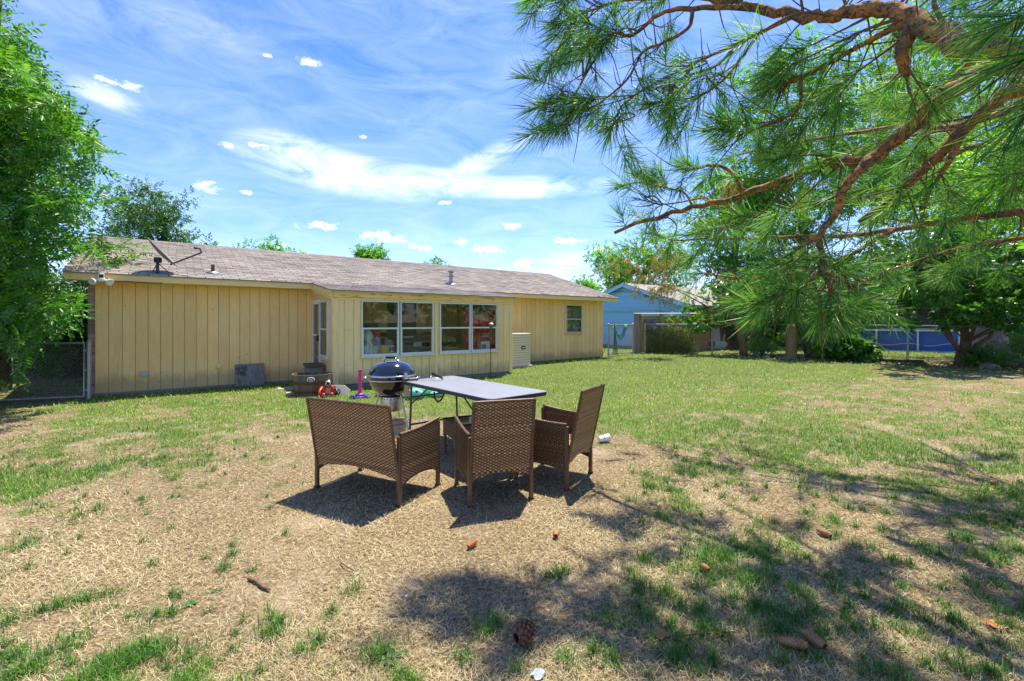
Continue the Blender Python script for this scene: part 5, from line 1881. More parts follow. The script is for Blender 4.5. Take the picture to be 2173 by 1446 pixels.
# red and black toy figure
rt = G(697, 841)
rob = empty('toy_robot', rt, .3, 'red and black plastic toy sitting in front of the barrel planter', 'toy')
M_RED = pm('red_plastic', (.50, .03, .02), .4, .1, 6)
MB().prism([(-.10, .02), (.10, .02), (.12, .15), (.06, .22), (-.06, .22), (-.12, .15)], 'y', -.07, .07).build('body', M_RED, rob, bevel=.02, seg=2)
MB().ball((0, -.01, .27), .075, 14, sz=.85).build('head', M_BLACK, rob, smooth=True)
MB().lathe([(.05, 0), (.055, .02), (.03, .03)], 14, T(0, -.075, .26) @ Matrix.Rotation(math.radians(90), 4, 'X')).build('face', pm('silver_plastic', (.5, .5, .5), .35, .1, 6, metal=.4), rob, smooth=True)
for s in (-1, 1):
    MB().tube([(s * .11, 0, .18), (s * .16, -.05, .10), (s * .14, -.12, .05)], [.03, .028, .035], 10).build('arm', M_BLACK if s > 0 else M_RED, rob, smooth=True)
    MB().tube([(s * .06, -.03, .05), (s * .07, -.14, .04), (s * .08, -.17, .07)], [.035, .03, .03], 10).build('leg', M_RED, rob, smooth=True)
MB().prism([(-.05, .05), (.05, .05), (.035, .17), (-.035, .17)], 'y', -.082, -.0705).build('chest_plate', pm('tan_plastic', (.45, .28, .18), .5), rob, bevel=.006)
MB().lathe([(.035, -.02), (.055, -.02), (.055, .02), (.035, .02), (.035, -.02)], 18, T(.17, .0, .08) @ Matrix.Rotation(math.radians(75), 4, 'X')).build('wheel', M_BLACK, rob, smooth=True, auto=40)
# tilted grey panel
tp2 = G(722, 838)
pn = empty('grey_panel', tp2, .25, 'tilted grey plastic panel beside the red toy', 'panel')
MB().prism([(-.17, 0), (.14, 0), (.19, .10), (.06, .20), (-.17, .19)], 'y', -.012, .012, Matrix.Rotation(math.radians(-25), 4, 'X') @ Matrix.Rotation(.1, 4, 'Y')).build('sheet', pm('grey_plastic', (.42, .38, .33), .5, .1, 6), pn, bevel=.006)
# turtle sandbox
ts = G(868, 846)
tur = empty('turtle_sandbox', ts + Vector((.0, .55, 0)), -.25, 'green plastic animal shaped sandbox with eyes behind the grill', 'sandbox')
M_TGREEN = pm('toy_green', (.015, .27, .13), .4, .08, 5)
M_TTEAL = pm('toy_teal', (.16, .50, .40), .4, .08, 5)
MB().lathe([(.001, .30), (.2, .285), (.4, .235), (.52, .17), (.58, .10), (.60, .06), (.60, .0)], 36, sx=1.0, sy=.85).build('shell', M_TGREEN, tur, smooth=True, auto=50)
MB().lathe([(.60, .06), (.65, .055), (.66, .02), (.63, .0)], 36, sx=1.0, sy=.87).build('rim', M_TGREEN, tur, smooth=True)
hd2 = MB().ball((.28, -.57, .10), .17, 18, sy=.75, sz=.62).build('head', M_TTEAL, tur, smooth=True)
for s in (-1, 1):
    ey = MB().ball((.28 + s * .085, -.65, .155), .052, 12, sy=.7).build('eye', M_PLASTIC_W, hd2, smooth=True)
    MB().ball((.285 + s * .085, -.684, .158), .024, 10, sy=.5).build('pupil', M_BLACK, hd2, smooth=True)
for x, y in ((-.50, -.42), (.58, -.25), (-.5, .38), (.5, .38)):
    MB().ball((x, y, .06), .14, 12, sz=.45).build('flipper', M_TTEAL, tur, smooth=True)

# solar light on a pole
lp = G(1040, 803)
sol = empty('solar_light', lp, 0, 'black solar torch light on a thin pole in front of the porch', 'light')
zt_ = 1.36
MB().tube([(0, 0, -.1), (.01, 0, .7), (.03, 0, zt_ - .2)], .0085, 8).build('pole', M_BLACK, sol, smooth=True)
MB().lathe([(.012, zt_ - .24), (.02, zt_ - .20), (.03, zt_ - .12), (.036, zt_ - .05), (.035, zt_)], 14, T(.03, 0, 0)).build('body', pm('bronze_body', (.16, .09, .06), .45, .2, 8, metal=.3), sol, smooth=True)
MB().lathe([(.036, zt_), (.062, zt_ + .012), (.066, zt_ + .035), (.05, zt_ + .06), (.001, zt_ + .07)], 18, T(.03, 0, 0)).build('cap', pm('pale_cap', (.55, .55, .52), .35, .1, 6, metal=.3), sol, smooth=True)

# ------------------------------------------------------------------ things behind the porch windows (on the shelf)
SHZ = .701


def shelf(u, back=.22):
    p = H(u, PVF + .03 + back * .75, SHZ)
    return p


def cloth_heap(name, loc, sx, sy, sz, mat, seed, label, cat='cloth'):
    """crumpled cloth: noisy dome resting on its base"""
    r = np.random.default_rng(seed)
    n, m_ = 26, 10
    ph = r.uniform(0, 6.28, 8)
    vs, fs = [], []
    for j in range(m_ + 1):
        t = j / m_
        for i in range(n):
            a = 2 * math.pi * i / n
            f = 1 + .16 * math.sin(3 * a + ph[0] + 4 * t) + .10 * math.sin(7 * a + ph[1] - 6 * t) + .07 * math.sin(11 * a + ph[2] + 9 * t)
            rad = math.cos(t * math.pi / 2 * .98) ** .6
            vs.append((sx * rad * f * math.cos(a), sy * rad * f * math.sin(a), sz * math.sin(t * math.pi / 2) * (1 + .12 * math.sin(5 * a + ph[3]) * (1 - t))))
    for j in range(m_):
        for i in range(n):
            fs.append((j * n + i, j * n + (i + 1) % n, (j + 1) * n + (i + 1) % n, (j + 1) * n + i))
    o = MB().add(vs, fs).build(name, mat, None, smooth=True)
    o.location = loc
    return tag(o, label, cat)


M_CLOTHW = pm('white_cloth', (.80, .77, .70), .9, .15, 8, .3, 30)
M_CLOTHR = pm('red_bag_cloth', (.80, .04, .05), .6, .15, 8, .2, 30, c2=(.7, .5, .45), c2scale=22, c2lo=.62, c2hi=.68)
M_CLOTHP = pm('pink_floral_cloth', (.80, .16, .22), .85, .15, 8, .2, 30, c2=(.75, .55, .55), c2scale=18, c2lo=.55, c2hi=.62)
M_CLOTHB = pm('blue_print_cloth', (.16, .36, .55), .85, .15, 8, .2, 30, c2=(.60, .62, .62), c2scale=16, c2lo=.52, c2hi=.58)
M_MAUVE = pm('mauve_cloth', (.48, .26, .28), .9, .15, 8)
M_WOODBASKET = pm('basket_wood', (.70, .42, .15), .6, .2, 10, .2, 30, stretch=(4, 4, .6), objrand=.1)
cloth_heap('blanket', shelf(4.76, .32), .20, .14, .56, M_CLOTHW, 1, 'crumpled white blanket piled in the left porch window')
cloth_heap('bag', shelf(5.02, .36), .12, .10, .60, M_CLOTHR, 2, 'red printed bag in the left porch window', 'bag')
cloth_heap('towel', shelf(4.83, .17), .13, .05, .36, M_CLOTHP, 3, 'pink floral towel above the bucket in the left porch window')
cloth_heap('towel', shelf(4.98, .16), .07, .05, .42, M_CLOTHB, 4, 'blue printed towel between the pink towel and the basket')
cloth_heap('pillow', shelf(5.28, .34), .14, .10, .34, M_MAUVE, 5, 'mauve pillow at the right of the left porch window', 'pillow')
# bucket
b_ = empty('pail', shelf(4.71, .14), 0, 'pale pail standing in the corner of the left porch window', 'pail')
MB().lathe([(.001, 0), (.085, 0), (.10, .20), (.106, .20), (.106, .215), (.095, .215), (.08, .01), (.001, .01)], 24).build('body', pm('pail_grey', (.62, .68, .68), .5, .1, 6), b_, smooth=True, auto=40)
MB().tube([(.1 * math.cos(a), -.02, .21 + .09 * math.sin(a)) for a in np.linspace(0, math.pi, 12)], .004, 5).build('handle', M_BLACK, b_)
b_ = empty('flower_pot', shelf(4.90, .13), 0, 'pale blue patterned pot beside the split wood basket', 'pot')
MB().lathe([(.001, 0), (.065, 0), (.09, .18), (.095, .18), (.095, .20), (.084, .20), (.06, .01), (.001, .01)], 24).build('body', pm('pot_blue', (.50, .60, .60), .4, .1, 6, c2=(.10, .30, .42), c2scale=14, c2lo=.55, c2hi=.6), b_, smooth=True, auto=40)
# split wood basket with slats
b_ = empty('wooden_basket', shelf(5.13, .15), 0, 'round split wood basket with a hoop handle in the left porch window', 'basket')
for i in range(18):
    a = 2 * math.pi * i / 18
    M_ = RZ(a)
    MB().add([(.105, -.017, 0), (.105, .017, 0), (.14, .022, .22), (.14, -.022, .22), (.10, -.017, 0), (.10, .017, 0), (.134, .022, .22), (.134, -.022, .22)],
             [(0, 1, 2, 3), (7, 6, 5, 4), (3, 2, 6, 7), (0, 3, 7, 4), (1, 5, 6, 2)], M_).build('slat', M_WOODBASKET, b_)
for r, z in ((.144, .20), (.128, .11), (.112, .02)):
    MB().lathe([(r - .004, z), (r + .002, z), (r + .004, z + .02), (r - .002, z + .02)], 30).build('band', M_WOODBASKET, b_, smooth=True, auto=40)
MB().tube([(.14 * math.cos(a), 0, .20 + .20 * math.sin(a)) for a in np.linspace(0, math.pi, 16)], .008, 6).build('handle', M_WOODBASKET, b_, smooth=True)
MB().lathe([(.001, .01), (.105, .01)], 18).build('bottom', M_WOODBASKET, b_)
b_ = empty('canister', shelf(5.31, .13), 0, 'blue and white canister right of the split wood basket', 'can')
MB().lathe([(.001, 0), (.062, 0), (.064, .01), (.064, .20), (.06, .21), (.001, .215)], 24).build('body', pm('can_white', (.62, .62, .60), .35, .08, 6), b_, smooth=True, auto=40)
MB().lathe([(.065, .08), (.0655, .08), (.0655, .17), (.065, .17)], 24).build('wrapper', pm('can_blue', (.03, .12, .42), .35, .1, 5, c2=(.5, .5, .5), c2scale=10, c2lo=.6, c2hi=.62), b_, smooth=True)
# second window: dark crates with papers
b_ = empty('storage_crate', shelf(5.92, .30), ROT, 'dark storage crate with a pale label in the second porch window', 'crate')
MB().box(-.36, .36, -.13, .13, 0, .34).build('body', pm('crate_dark', (.025, .03, .04), .5, .3, 6), b_, bevel=.012)
MB().box(-.38, .38, -.15, .15, .341, .375).build('lid', pm('crate_lid', (.05, .055, .075), .5, .2, 6), b_, bevel=.008)
MB().box(-.06, .16, -.134, -.1305, .16, .26).build('paper_label', pm('label_pale', (.42, .42, .36), .7, .2, 20, c2=(.12, .12, .12), c2scale=30, c2lo=.55, c2hi=.58), b_)
o_ = MB().prism([(-.14, -.10), (.14, -.10), (.15, .09), (-.12, .11)], 'z', 0, .03).build('magazine_pile', pm('paper_white', (.55, .57, .60), .7, .15, 12, c2=(.2, .22, .3), c2scale=18, c2lo=.58, c2hi=.62), None, bevel=.004)
o_.location = shelf(5.74, .28) + Vector((0, 0, .378))
o_.rotation_euler = (0, 0, ROT + .2)
tag(o_, 'flat pile of white papers on the dark storage crate', 'papers')
cloth_heap('cloth', shelf(6.05, .28) + Vector((0, 0, .376)), .18, .09, .09, pm('dark_red_cloth', (.30, .03, .05), .85, .2, 8), 7, 'dark red cloth folded on the dark storage crate')
cloth_heap('cushion', shelf(5.80, .11), .19, .05, .10, pm('plum_cloth', (.16, .08, .13), .9, .2, 8), 8, 'plum cushion squeezed below the dark storage crate', 'cushion')
# bookshelf against the inner wall with stacked books
b_ = empty('book_stack', H(5.25, -.35, 1.20), ROT, 'stack of coloured books on a dark cabinet seen through the left porch window', 'books')
MB().box(-.55, .55, -.22, .22, -1.08, -.02).build('cabinet', pm('cabinet_dark', (.035, .03, .03), .5, .2, 5), b_, bevel=.01)
for i, c_ in enumerate(((.45, .16, .03), (.30, .22, .10), (.08, .10, .16), (.10, .16, .13), (.25, .20, .14))):
    MB().box(-.24 + random.uniform(-.03, .03), .24 + random.uniform(-.03, .03), -.14, .14, -.019 + .05 * i, .028 + .05 * i).build('book', pm('book_%d' % i, c_, .6, .1, 8), b_, bevel=.004)
# hanging lantern
b_ = empty('wall_lantern', H(6.12, -.02, 1.72), ROT, 'dark wall lantern on the back wall of the porch', 'lantern')
MB().box(-.05, .05, -.03, 0, -.10, .08).build('backplate', M_BLACK, b_, bevel=.01)
MB().lathe([(.03, -.14), (.06, -.10), (.085, .06), (.09, .08), (.02, .13), (.001, .14)], 6, T(0, -.12, 0)).build('cage', M_BLACK, b_)
# third window: plant in a woven trough
b_ = empty('potted_plant', shelf(6.83, .17), ROT, 'leafy green plant in a brown woven trough in the third porch window', 'plant')
MB().prism([(-.19, -.06), (.19, -.06), (.19, .06), (-.19, .06)], 'z', 0, .015).build('trough_bottom', M_WOODBASKET, b_)
wv_mat = pm('trough_wicker', (.36, .20, .10), .7, .3, 30, .4, 60)
for k in range(7):
    z = .012 + k * .016
    MB().tube([(-.19 - .002 * k, -.06, z), (.19 + .002 * k, -.06, z), (.19 + .002 * k, .06, z), (-.19 - .002 * k, .06, z), (-.19 - .002 * k, -.06, z)], .0085, 6).build('trough_strand', wv_mat, b_, smooth=True)
M_HOUSEPLANT = leaf_mat('houseplant_leaf', [(.03, .18, .02), (.07, .32, .035), (.14, .45, .06)], .3, .4)
r = np.random.default_rng(17)
lv_v, lv_f, lv_r = [], [], []
for i in range(120):
    cx_ = r.uniform(-.2, .2)
    base = np.array([cx_, r.uniform(-.05, .05), .1])
    dr = np.array([r.normal(0, .6) + cx_ * 2, r.normal(0, .5), r.uniform(.5, 1.2)])
    dr /= np.linalg.norm(dr)
    p = base + dr * r.uniform(.05, .26)
    ln, w = r.uniform(.06, .10), r.uniform(.045, .065)
    t = np.array([r.normal(), r.normal() - .3, r.normal() * .4])
    t /= np.linalg.norm(t)
    s = np.cross(t, [0, -.5, 1])
    s /= np.linalg.norm(s) + 1e-6
    b0 = len(lv_v)
    lv_v += [p, p + t * ln * .4 + s * w / 2, p + t * ln * .8 + s * w * .3, p + t * ln, p + t * ln * .8 - s * w * .3, p + t * ln * .4 - s * w / 2]
    lv_f += [(b0, b0 + 1, b0 + 5), (b0 + 1, b0 + 2, b0 + 5), (b0 + 2, b0 + 4, b0 + 5), (b0 + 2, b0 + 3, b0 + 4)]
    lv_r += [r.random()] * 6
tag(big_mesh('foliage', lv_v, lv_f, M_HOUSEPLANT, b_, {'rnd': lv_r}), kind='stuff')
b_ = empty('side_table', H(6.95, -.45, .12), ROT, 'dark brown wooden chair back seen through the third porch window', 'furniture')
M_CHAIRWOOD = pm('brown_furniture', (.13, .06, .03), .5, .25, 6)
for x in (-.22, .22):
    MB().box(x - .02, x + .02, -.02, .02, 0, 1.05).build('post', M_CHAIRWOOD, b_, bevel=.005)
for z in (.55, .78, .98):
    MB().box(-.2, .2, -.012, .012, z, z + .08).build('rail', M_CHAIRWOOD, b_, bevel=.005)
MB().box(-.24, .24, -.42, .02, .42, .46).build('seat', M_CHAIRWOOD, b_, bevel=.008)
# fourth window: red curtain, bowls, box
cu = []
vs, fs = [], []
n, m_ = 40, 10
for j in range(m_ + 1):
    for i in range(n + 1):
        t = i / n
        zt2_ = 1.80 - .30 * math.sin(math.pi * t) ** 1.2
        z = .70 + (zt2_ - .70) * (1 - j / m_)
        vs.append((.95 * (t - .5), .022 * math.sin(t * 34) + .012 * math.sin(t * 71 + j), z))
for j in range(m_):
    for i in range(n):
        a = j * (n + 1) + i
        fs.append((a, a + 1, a + n + 2, a + n + 1))
o_ = MB().add(vs, fs).build('red_curtain', pm('red_curtain_cloth', (.70, .02, .03), .85, .2, 6, c2=(.42, .16, .05), c2scale=16, c2lo=.60, c2hi=.68), None, smooth=True)
o_.location = H(7.86, -1.68, 0)
o_.rotation_euler = (0, 0, ROT)
tag(o_, 'dark red curtain drooping in the right porch window', 'curtain')
b_ = empty('bowl_stack', shelf(7.95, .20) + Vector((0, 0, .24)), 0, 'stack of pink and white bowls in the right porch window', 'bowls')
for i, (c_, m_) in enumerate((((.62, .02, .12), 0), ((.6, .05, .2), 0), ((.7, .7, .7), 0), ((.15, .3, .5), 0), ((.65, .6, .5), 0))):
    MB().lathe([(.001, .0), (.06, .0), (.13 + .004 * i, .075), (.135 + .004 * i, .08), (.12 + .004 * i, .075), (.05, .01), (.001, .01)], 24, T(0, 0, .035 * i)).build('bowl', pm('bowl_%d' % i, c_, .35, .05, 5), b_, smooth=True, auto=50)
b_ = empty('cardboard_box', shelf(7.90, .22), ROT + .1, 'white printed carton below the bowls in the right porch window', 'box')
MB().box(-.15, .15, -.12, .12, 0, .235).build('carton', pm('carton_print', (.75, .72, .68), .7, .12, 8, c2=(.45, .05, .05), c2scale=9, c2lo=.60, c2hi=.63), b_, bevel=.004)
MB().box(-.13, .02, -.125, -.121, .03, .16).build('carton_label', pm('label_blue', (.15, .28, .38), .6, .3, 22), b_)
b_ = MB().box(-.02, .02, -.05, .05, 0, .52, Matrix.Rotation(.3, 4, 'Y')).build('wood_plank', pm('plank_brown', (.22, .12, .06), .7, .25, 8, stretch=(4, 4, .6)), None, bevel=.004)
b_.location = shelf(7.56, .24)
tag(b_, 'brown plank leaning in the right porch window', 'plank')

# ------------------------------------------------------------------ pine cones and litter
def cone_mesh(name, L, R, opened, mat, seed):
    """cone with its axis along x, lying on the ground; spiral of scales"""
    r = np.random.default_rng(seed)
    b = MB()

    def prof(t):
        return R * (math.sin(math.pi * min(1, t * .93 + .10)) ** .62) * (1.0 - .25 * t)
    n = 12
    pts = [((t - .5) * L, prof(t) * (.72 if opened else .9)) for t in np.linspace(0, 1, 9)]
    b.lathe([(max(p[1], .001), p[0]) for p in pts], n, Matrix.Rotation(math.radians(90), 4, 'Y'))
    N = 74 if opened else 90
    for i in range(N):
        t = .03 + .94 * i / N
        a = i * 2.39996
        pr_ = prof(t)
        s = (.20 if opened else .16) * R * (1.25 - .4 * t) * 1.7
        out = (.30 if opened else .12) * R
        c_ = Vector(((t - .5) * L, 0, 0))
        rad = Vector((0, math.cos(a), math.sin(a)))
        tan = Vector((0, -math.sin(a), math.cos(a)))
        fw = Vector((1, 0, 0))
        p0 = c_ + rad * pr_ * (.70 if opened else .88)
        tip = c_ + rad * (pr_ + out) + fw * s * (.35 if opened else .7)
        q = [p0 - tan * s * .6 - fw * s * .3, p0 + tan * s * .6 - fw * s * .3, tip + tan * s * .55, tip - tan * s * .55,
             tip + rad * R * .06 + fw * s * .3, p0 + fw * s * .4]
        b.add(q, [(0, 1, 2, 3), (3, 2, 4), (2, 1, 5, 4), (0, 3, 4, 5)])
    return b.build(name, mat, None, smooth=False)


M_CONE_O = pm('orange_brown_cone', (.46, .17, .06), .6, .25, 30)
M_CONE_D = pm('dark_open_cone', (.12, .055, .03), .7, .35, 30, c2=(.32, .22, .13), c2scale=60, c2lo=.58, c2hi=.66)
M_CONE_B = pm('brown_cone', (.30, .15, .065), .65, .35, 40, c2=(.38, .24, .09), c2scale=12)
M_CONE_G = pm('green_cone', (.13, .14, .035), .6, .25, 20)
CONES = [(1003, 1163, .085, .020, False, M_CONE_O, .9, 'orange brown pine cone lying alone below the middle wicker chair'),
         (1180, 1141, .075, .021, False, M_CONE_O, 1.4, 'small upright looking orange cone right of the chair shadow'),
         (1113, 1368, .105, .042, True, M_CONE_D, .8, 'big open dark pine cone near the bottom edge'),
         (1678, 1378, .125, .026, False, M_CONE_B, 2.7, 'left one of the two long brown cones lying together'),
         (1724, 1370, .115, .026, False, M_CONE_B, 1.9, 'right one of the two long brown cones lying together'),
         (1495, 1213, .075, .02, False, M_CONE_O, 1.8, 'reddish cone half hidden in the green grass patch'),
         (1748, 1140, .10, .024, False, M_CONE_B, 1.9, 'brown cone standing in the shade by a green weed'),
         (2146, 1113, .055, .026, False, M_CONE_G, .3, 'round greenish cone near the right edge'),
         (2108, 1030, .06, .02, False, M_CONE_O, .2, 'faint orange cone far back near the right edge'),
         (2105, 1113, .075, .02, False, M_CONE_B, 2.6, 'brown cone next to the round greenish cone')]
for i, (a, b, L, R_, opn, mt, rz, lb_) in enumerate(CONES):
    p = G(a, b)
    o_ = cone_mesh('pine_cone', L, R_, opn, mt, i)
    o_.location = p + Vector((0, 0, R_ * .92 + .006))
    o_.rotation_euler = (random.uniform(0, 6), random.uniform(-.12, .12), rz)
    tag(o_, lb_, 'pine cone', 'pine cones on the ground')
    hh = R_ * (1.25 if opn else 1.0)
    o_.location.z = p.z + hh + .006
# stick
s0 = G(527, 1233)
s1 = G(573, 1258)
stick = MB().tube([(0, 0, .012), ((s1 - s0).x * .35, (s1 - s0).y * .3, .02), ((s1 - s0).x * .7, (s1 - s0).y * .75, .014), ((s1 - s0).x, (s1 - s0).y, .016)], [.009, .010, .008, .006], 7, jitter=.15).build('stick', M_BARK_BR, None, smooth=True)
stick.location = s0
tag(stick, 'short brown stick on the bare ground at lower left', 'stick')
for (a, b, c_, d_, lb_) in ((1560, 1345, 1400, 1358, 'thin dry twig in the shaded grass at lower middle'), (720, 1195, 752, 1215, 'thin reddish twig on the sunlit bare ground')):
    s0, s1 = G(a, b), G(c_, d_)
    v_ = s1 - s0
    o_ = MB().tube([(0, 0, .008), (v_.x * .4, v_.y * .5, .016), (v_.x, v_.y, .008)], [.004, .004, .0025], 6).build('twig', M_BARK_BR, None, smooth=True)
    o_.location = s0
    tag(o_, lb_, 'twig')


def scrap(name, px, py, size, mat, seed, label, cat):
    r = np.random.default_rng(seed)
    n = 5
    vs, fs = [], []
    for i in range(n):
        for j in range(n):
            vs.append(((i / (n - 1) - .5) * size * (1 + .2 * r.normal()), (j / (n - 1) - .5) * size * .8, .006 + abs(.25 * size * math.sin(i * 1.3 + seed) * math.cos(j * .9))))
    for i in range(n - 1):
        for j in range(n - 1):
            fs.append((i * n + j, (i + 1) * n + j, (i + 1) * n + j + 1, i * n + j + 1))
    o = MB().add(vs, fs).build(name, mat, None)
    o.location = G(px, py)
    o.rotation_euler = (0, 0, seed)
    s_ = o.modifiers.new('s', 'SOLIDIFY')
    s_.thickness = .0012
    return tag(o, label, cat)


scrap('paper_scrap', 1143, 1436, .06, pm('paper_blueish', (.36, .42, .55), .7, .05, 5), 1, 'crumpled bluish white paper scrap at the bottom edge', 'paper')
scrap('paper_scrap', 862, 1267, .018, M_PLASTIC_W, 5, 'tiny white scrap on the sunlit ground', 'paper')
M_DEADLEAF = pm('dead_leaf', (.42, .16, .04), .7, .2, 12)
scrap('fallen_leaf', 2112, 1332, .075, M_DEADLEAF, 3, 'curled orange brown leaf on the ground at lower right', 'leaf')
scrap('fallen_leaf', 1402, 1352, .05, M_DEADLEAF, 4, 'reddish leaf scrap at the left of the shaded grass patch', 'leaf')
M_WEED = leaf_mat('weed_leaf', [(.03, .10, .025), (.06, .17, .04), (.10, .22, .06)], .3, .5)


def weed(px, py, size, seed, label):
    r = np.random.default_rng(seed)
    vs, fs, rn = [], [], []
    for i in range(9):
        a = i * 2.4 + r.normal(0, .2)
        ln, w = size * r.uniform(.6, 1), size * .28
        d_ = np.array([math.cos(a), math.sin(a), 0])
        s = np.array([-d_[1], d_[0], 0])
        up = r.uniform(.15, .5)
        b0 = len(vs)
        z = np.array([0, 0, 1.])
        vs += [z * .005, d_ * ln * .5 + s * w / 2 + z * ln * up * .6, d_ * ln + z * ln * up * .5, d_ * ln * .5 - s * w / 2 + z * ln * up * .6]
        fs += [(b0, b0 + 1, b0 + 2, b0 + 3)]
        rn += [r.random()] * 4
    o = big_mesh('weed', vs, fs, M_WEED, None, {'rnd': rn})
    o.location = G(px, py)
    return tag(o, label, 'weed', 'broad leaved weeds')


for i, (a, b, s, lb_) in enumerate(((400, 1284, .06, 'small broad leaved weed right of the stick at lower left'), (458, 1255, .04, 'tiny broad leaved weed above the stick'), (826, 1400, .09, 'broad leaved weed in the grass at the bottom left of centre'),
                                    (1910, 1275, .05, 'single green weed on the shaded straw at right'), (1180, 1225, .05, 'broad leaved weed beside the round shadow'), (1755, 1120, .06, 'weed growing behind the brown cone in the shade'),
                                    (2050, 1140, .09, 'wide weed patch leaf rosette near the right edge'), (2130, 1180, .08, 'lower wide weed rosette near the right edge'))):
    weed(a, b, s, 80 + i, lb_)

# ------------------------------------------------------------------ foliage
def leaf_simple(L, Wd, fold=.18):
    """pointed leaf, base at the origin, along +y"""
    v = np.array([(0, 0, 0), (-Wd / 2, .45 * L, fold * Wd), (0, L, -.06 * L), (Wd / 2, .45 * L, fold * Wd)])
    f = np.array([(0, 2, 1), (0, 3, 2)])
    return v, f


def leaf_lobed(L):
    """five lobed leaf"""
    a = [(0, 0), (.34, .10), (.22, .30), (.52, .52), (.24, .58), (0, 1.0), (-.24, .58), (-.52, .52), (-.22, .30), (-.34, .10)]
    v = np.array([(x * L, y * L, .10 * L * abs(x)) for x, y in a] + [(0, .35 * L, -.02 * L)])
    n = 10
    f = np.array([(i, (i + 1) % n, n) for i in range(n)])
    return v, f


def rot_from(y, up):
    """rotation matrices whose +y goes along y and +z leans to up"""
    y = y / np.linalg.norm(y, axis=-1, keepdims=True)
    x = np.cross(y, up)
    nx_ = np.linalg.norm(x, axis=-1, keepdims=True)
    x = np.where(nx_ < 1e-4, np.array([1.0, 0, 0]), x / np.maximum(nx_, 1e-4))
    z = np.cross(x, y)
    return np.stack([x, y, z], -1)


def join(parts):
    vs, fs, rn, b = [], [], [], 0
    for v, f, r in parts:
        vs.append(v)
        fs.append(f + b)
        rn.append(r)
        b += len(v)
    return np.concatenate(vs), np.concatenate(fs), np.concatenate(rn)


def tpl_compound(seed, pairs=5, L=.30, ll=.105, lw=.040):
    """feather-like leaf: leaflets in pairs along a drooping stalk"""
    r = np.random.default_rng(seed)
    parts = []
    v0, f0 = leaf_simple(ll, lw)
    for i in range(pairs + 1):
        t = (i + .8) / (pairs + .8)
        p = np.array([0, L * t, -.10 * L * t * t * 2])
        for s in ((-1, 1) if i < pairs else (0,)):
            y = np.array([[s * 1.0 + r.normal(0, .12), .45 if s else 1.0, -.30 + r.normal(0, .15)]])
            R = rot_from(y, np.array([[r.normal(0, .25), r.normal(0, .25), 1]]))[0]
            k = r.uniform(.8, 1.1)
            parts.append((v0 @ R.T * k + p, f0, np.full(len(v0), r.uniform(-.2, .2))))
    st = np.array([(-.002, 0, 0), (.002, 0, 0), (.0015, L, -.2 * L), (-.0015, L, -.2 * L)])
    parts.append((st, np.array([(0, 1, 2), (0, 2, 3)]), np.full(4, .3)))
    return join(parts)


def tpl_sprig(seed, n=7, L=.22, ll=.085, lw=.045, lobed=False):
    r = np.random.default_rng(seed)
    parts = []
    for i in range(n):
        t = (i + .6) / n
        v0, f0 = leaf_lobed(ll * r.uniform(.8, 1.15)) if lobed else leaf_simple(ll * r.uniform(.8, 1.2), lw)
        a = i * 2.4 + r.normal(0, .3)
        y = np.array([[math.cos(a), .6 + t * .6, .5 * math.sin(a) - .25]])
        R = rot_from(y, np.array([[r.normal(0, .4), r.normal(0, .4), 1]]))[0]
        parts.append((v0 @ R.T + np.array([0, L * t, 0]), f0, np.full(len(v0), r.uniform(-.25, .25))))
    return join(parts)


def scatter(tpls, pos, R, sc, rnd, seed=0):
    """many copies of small leaf shapes as one mesh"""
    r = np.random.default_rng(seed)
    which = r.integers(0, len(tpls), len(pos))
    VS, FS, RN, b = [], [], [], 0
    for k, (v, f, rr) in enumerate(tpls):
        m_ = which == k
        if not m_.any():
            continue
        P, Rm, s, q = pos[m_], R[m_], sc[m_], rnd[m_]
        vv = np.einsum('nij,vj->nvi', Rm, v) * s[:, None, None] + P[:, None, :]
        n, nv = len(P), len(v)
        ff = f[None] + (np.arange(n) * nv)[:, None, None]
        VS.append(vv.reshape(-1, 3))
        FS.append(ff.reshape(-1, 3) + b)
        RN.append(np.clip(q[:, None] + rr[None], 0, 1).reshape(-1))
        b += n * nv
    return np.concatenate(VS), np.concatenate(FS), np.concatenate(RN)


def in_poly(px, py, poly):
    c = np.zeros(len(px), bool)
    n = len(poly)
    for i in range(n):
        x0, y0 = poly[i]
        x1, y1 = poly[(i + 1) % n]
        cond = ((y0 > py) != (y1 > py)) & (px < (x1 - x0) * (py - y0) / (y1 - y0 + 1e-9) + x0)
        c ^= cond
    return c


def fill_poly(poly, n, d0, d1, seed):
    """points of a crown whose outline is the polygon and which is d1 - d0 deep"""
    r = np.random.default_rng(seed)
    P = np.array(poly, float)
    out = []
    while len(out) < n:
        m_ = n * 3
        px = r.uniform(P[:, 0].min(), P[:, 0].max(), m_)
        py = r.uniform(P[:, 1].min(), P[:, 1].max(), m_)
        k = in_poly(px, py, poly)
        for a, b in zip(px[k], py[k]):
            d = r.uniform(d0, d1)
            out.append(D(a, b, d))
            if len(out) >= n:
                break
    return np.array([tuple(p) for p in out])


def ellipsoid(c, rad, n, seed, shell=.55):
    r = np.random.default_rng(seed)
    v = r.normal(size=(n, 3))
    v /= np.linalg.norm(v, axis=1, keepdims=True)
    k = shell + (1 - shell) * r.random(n) ** .5
    lump = 1 + .22 * np.sin(v[:, 0] * 5 + seed) * np.cos(v[:, 2] * 4 + seed * 2)
    return np.array(c)[None] + v * np.array(rad)[None] * (k * lump)[:, None]


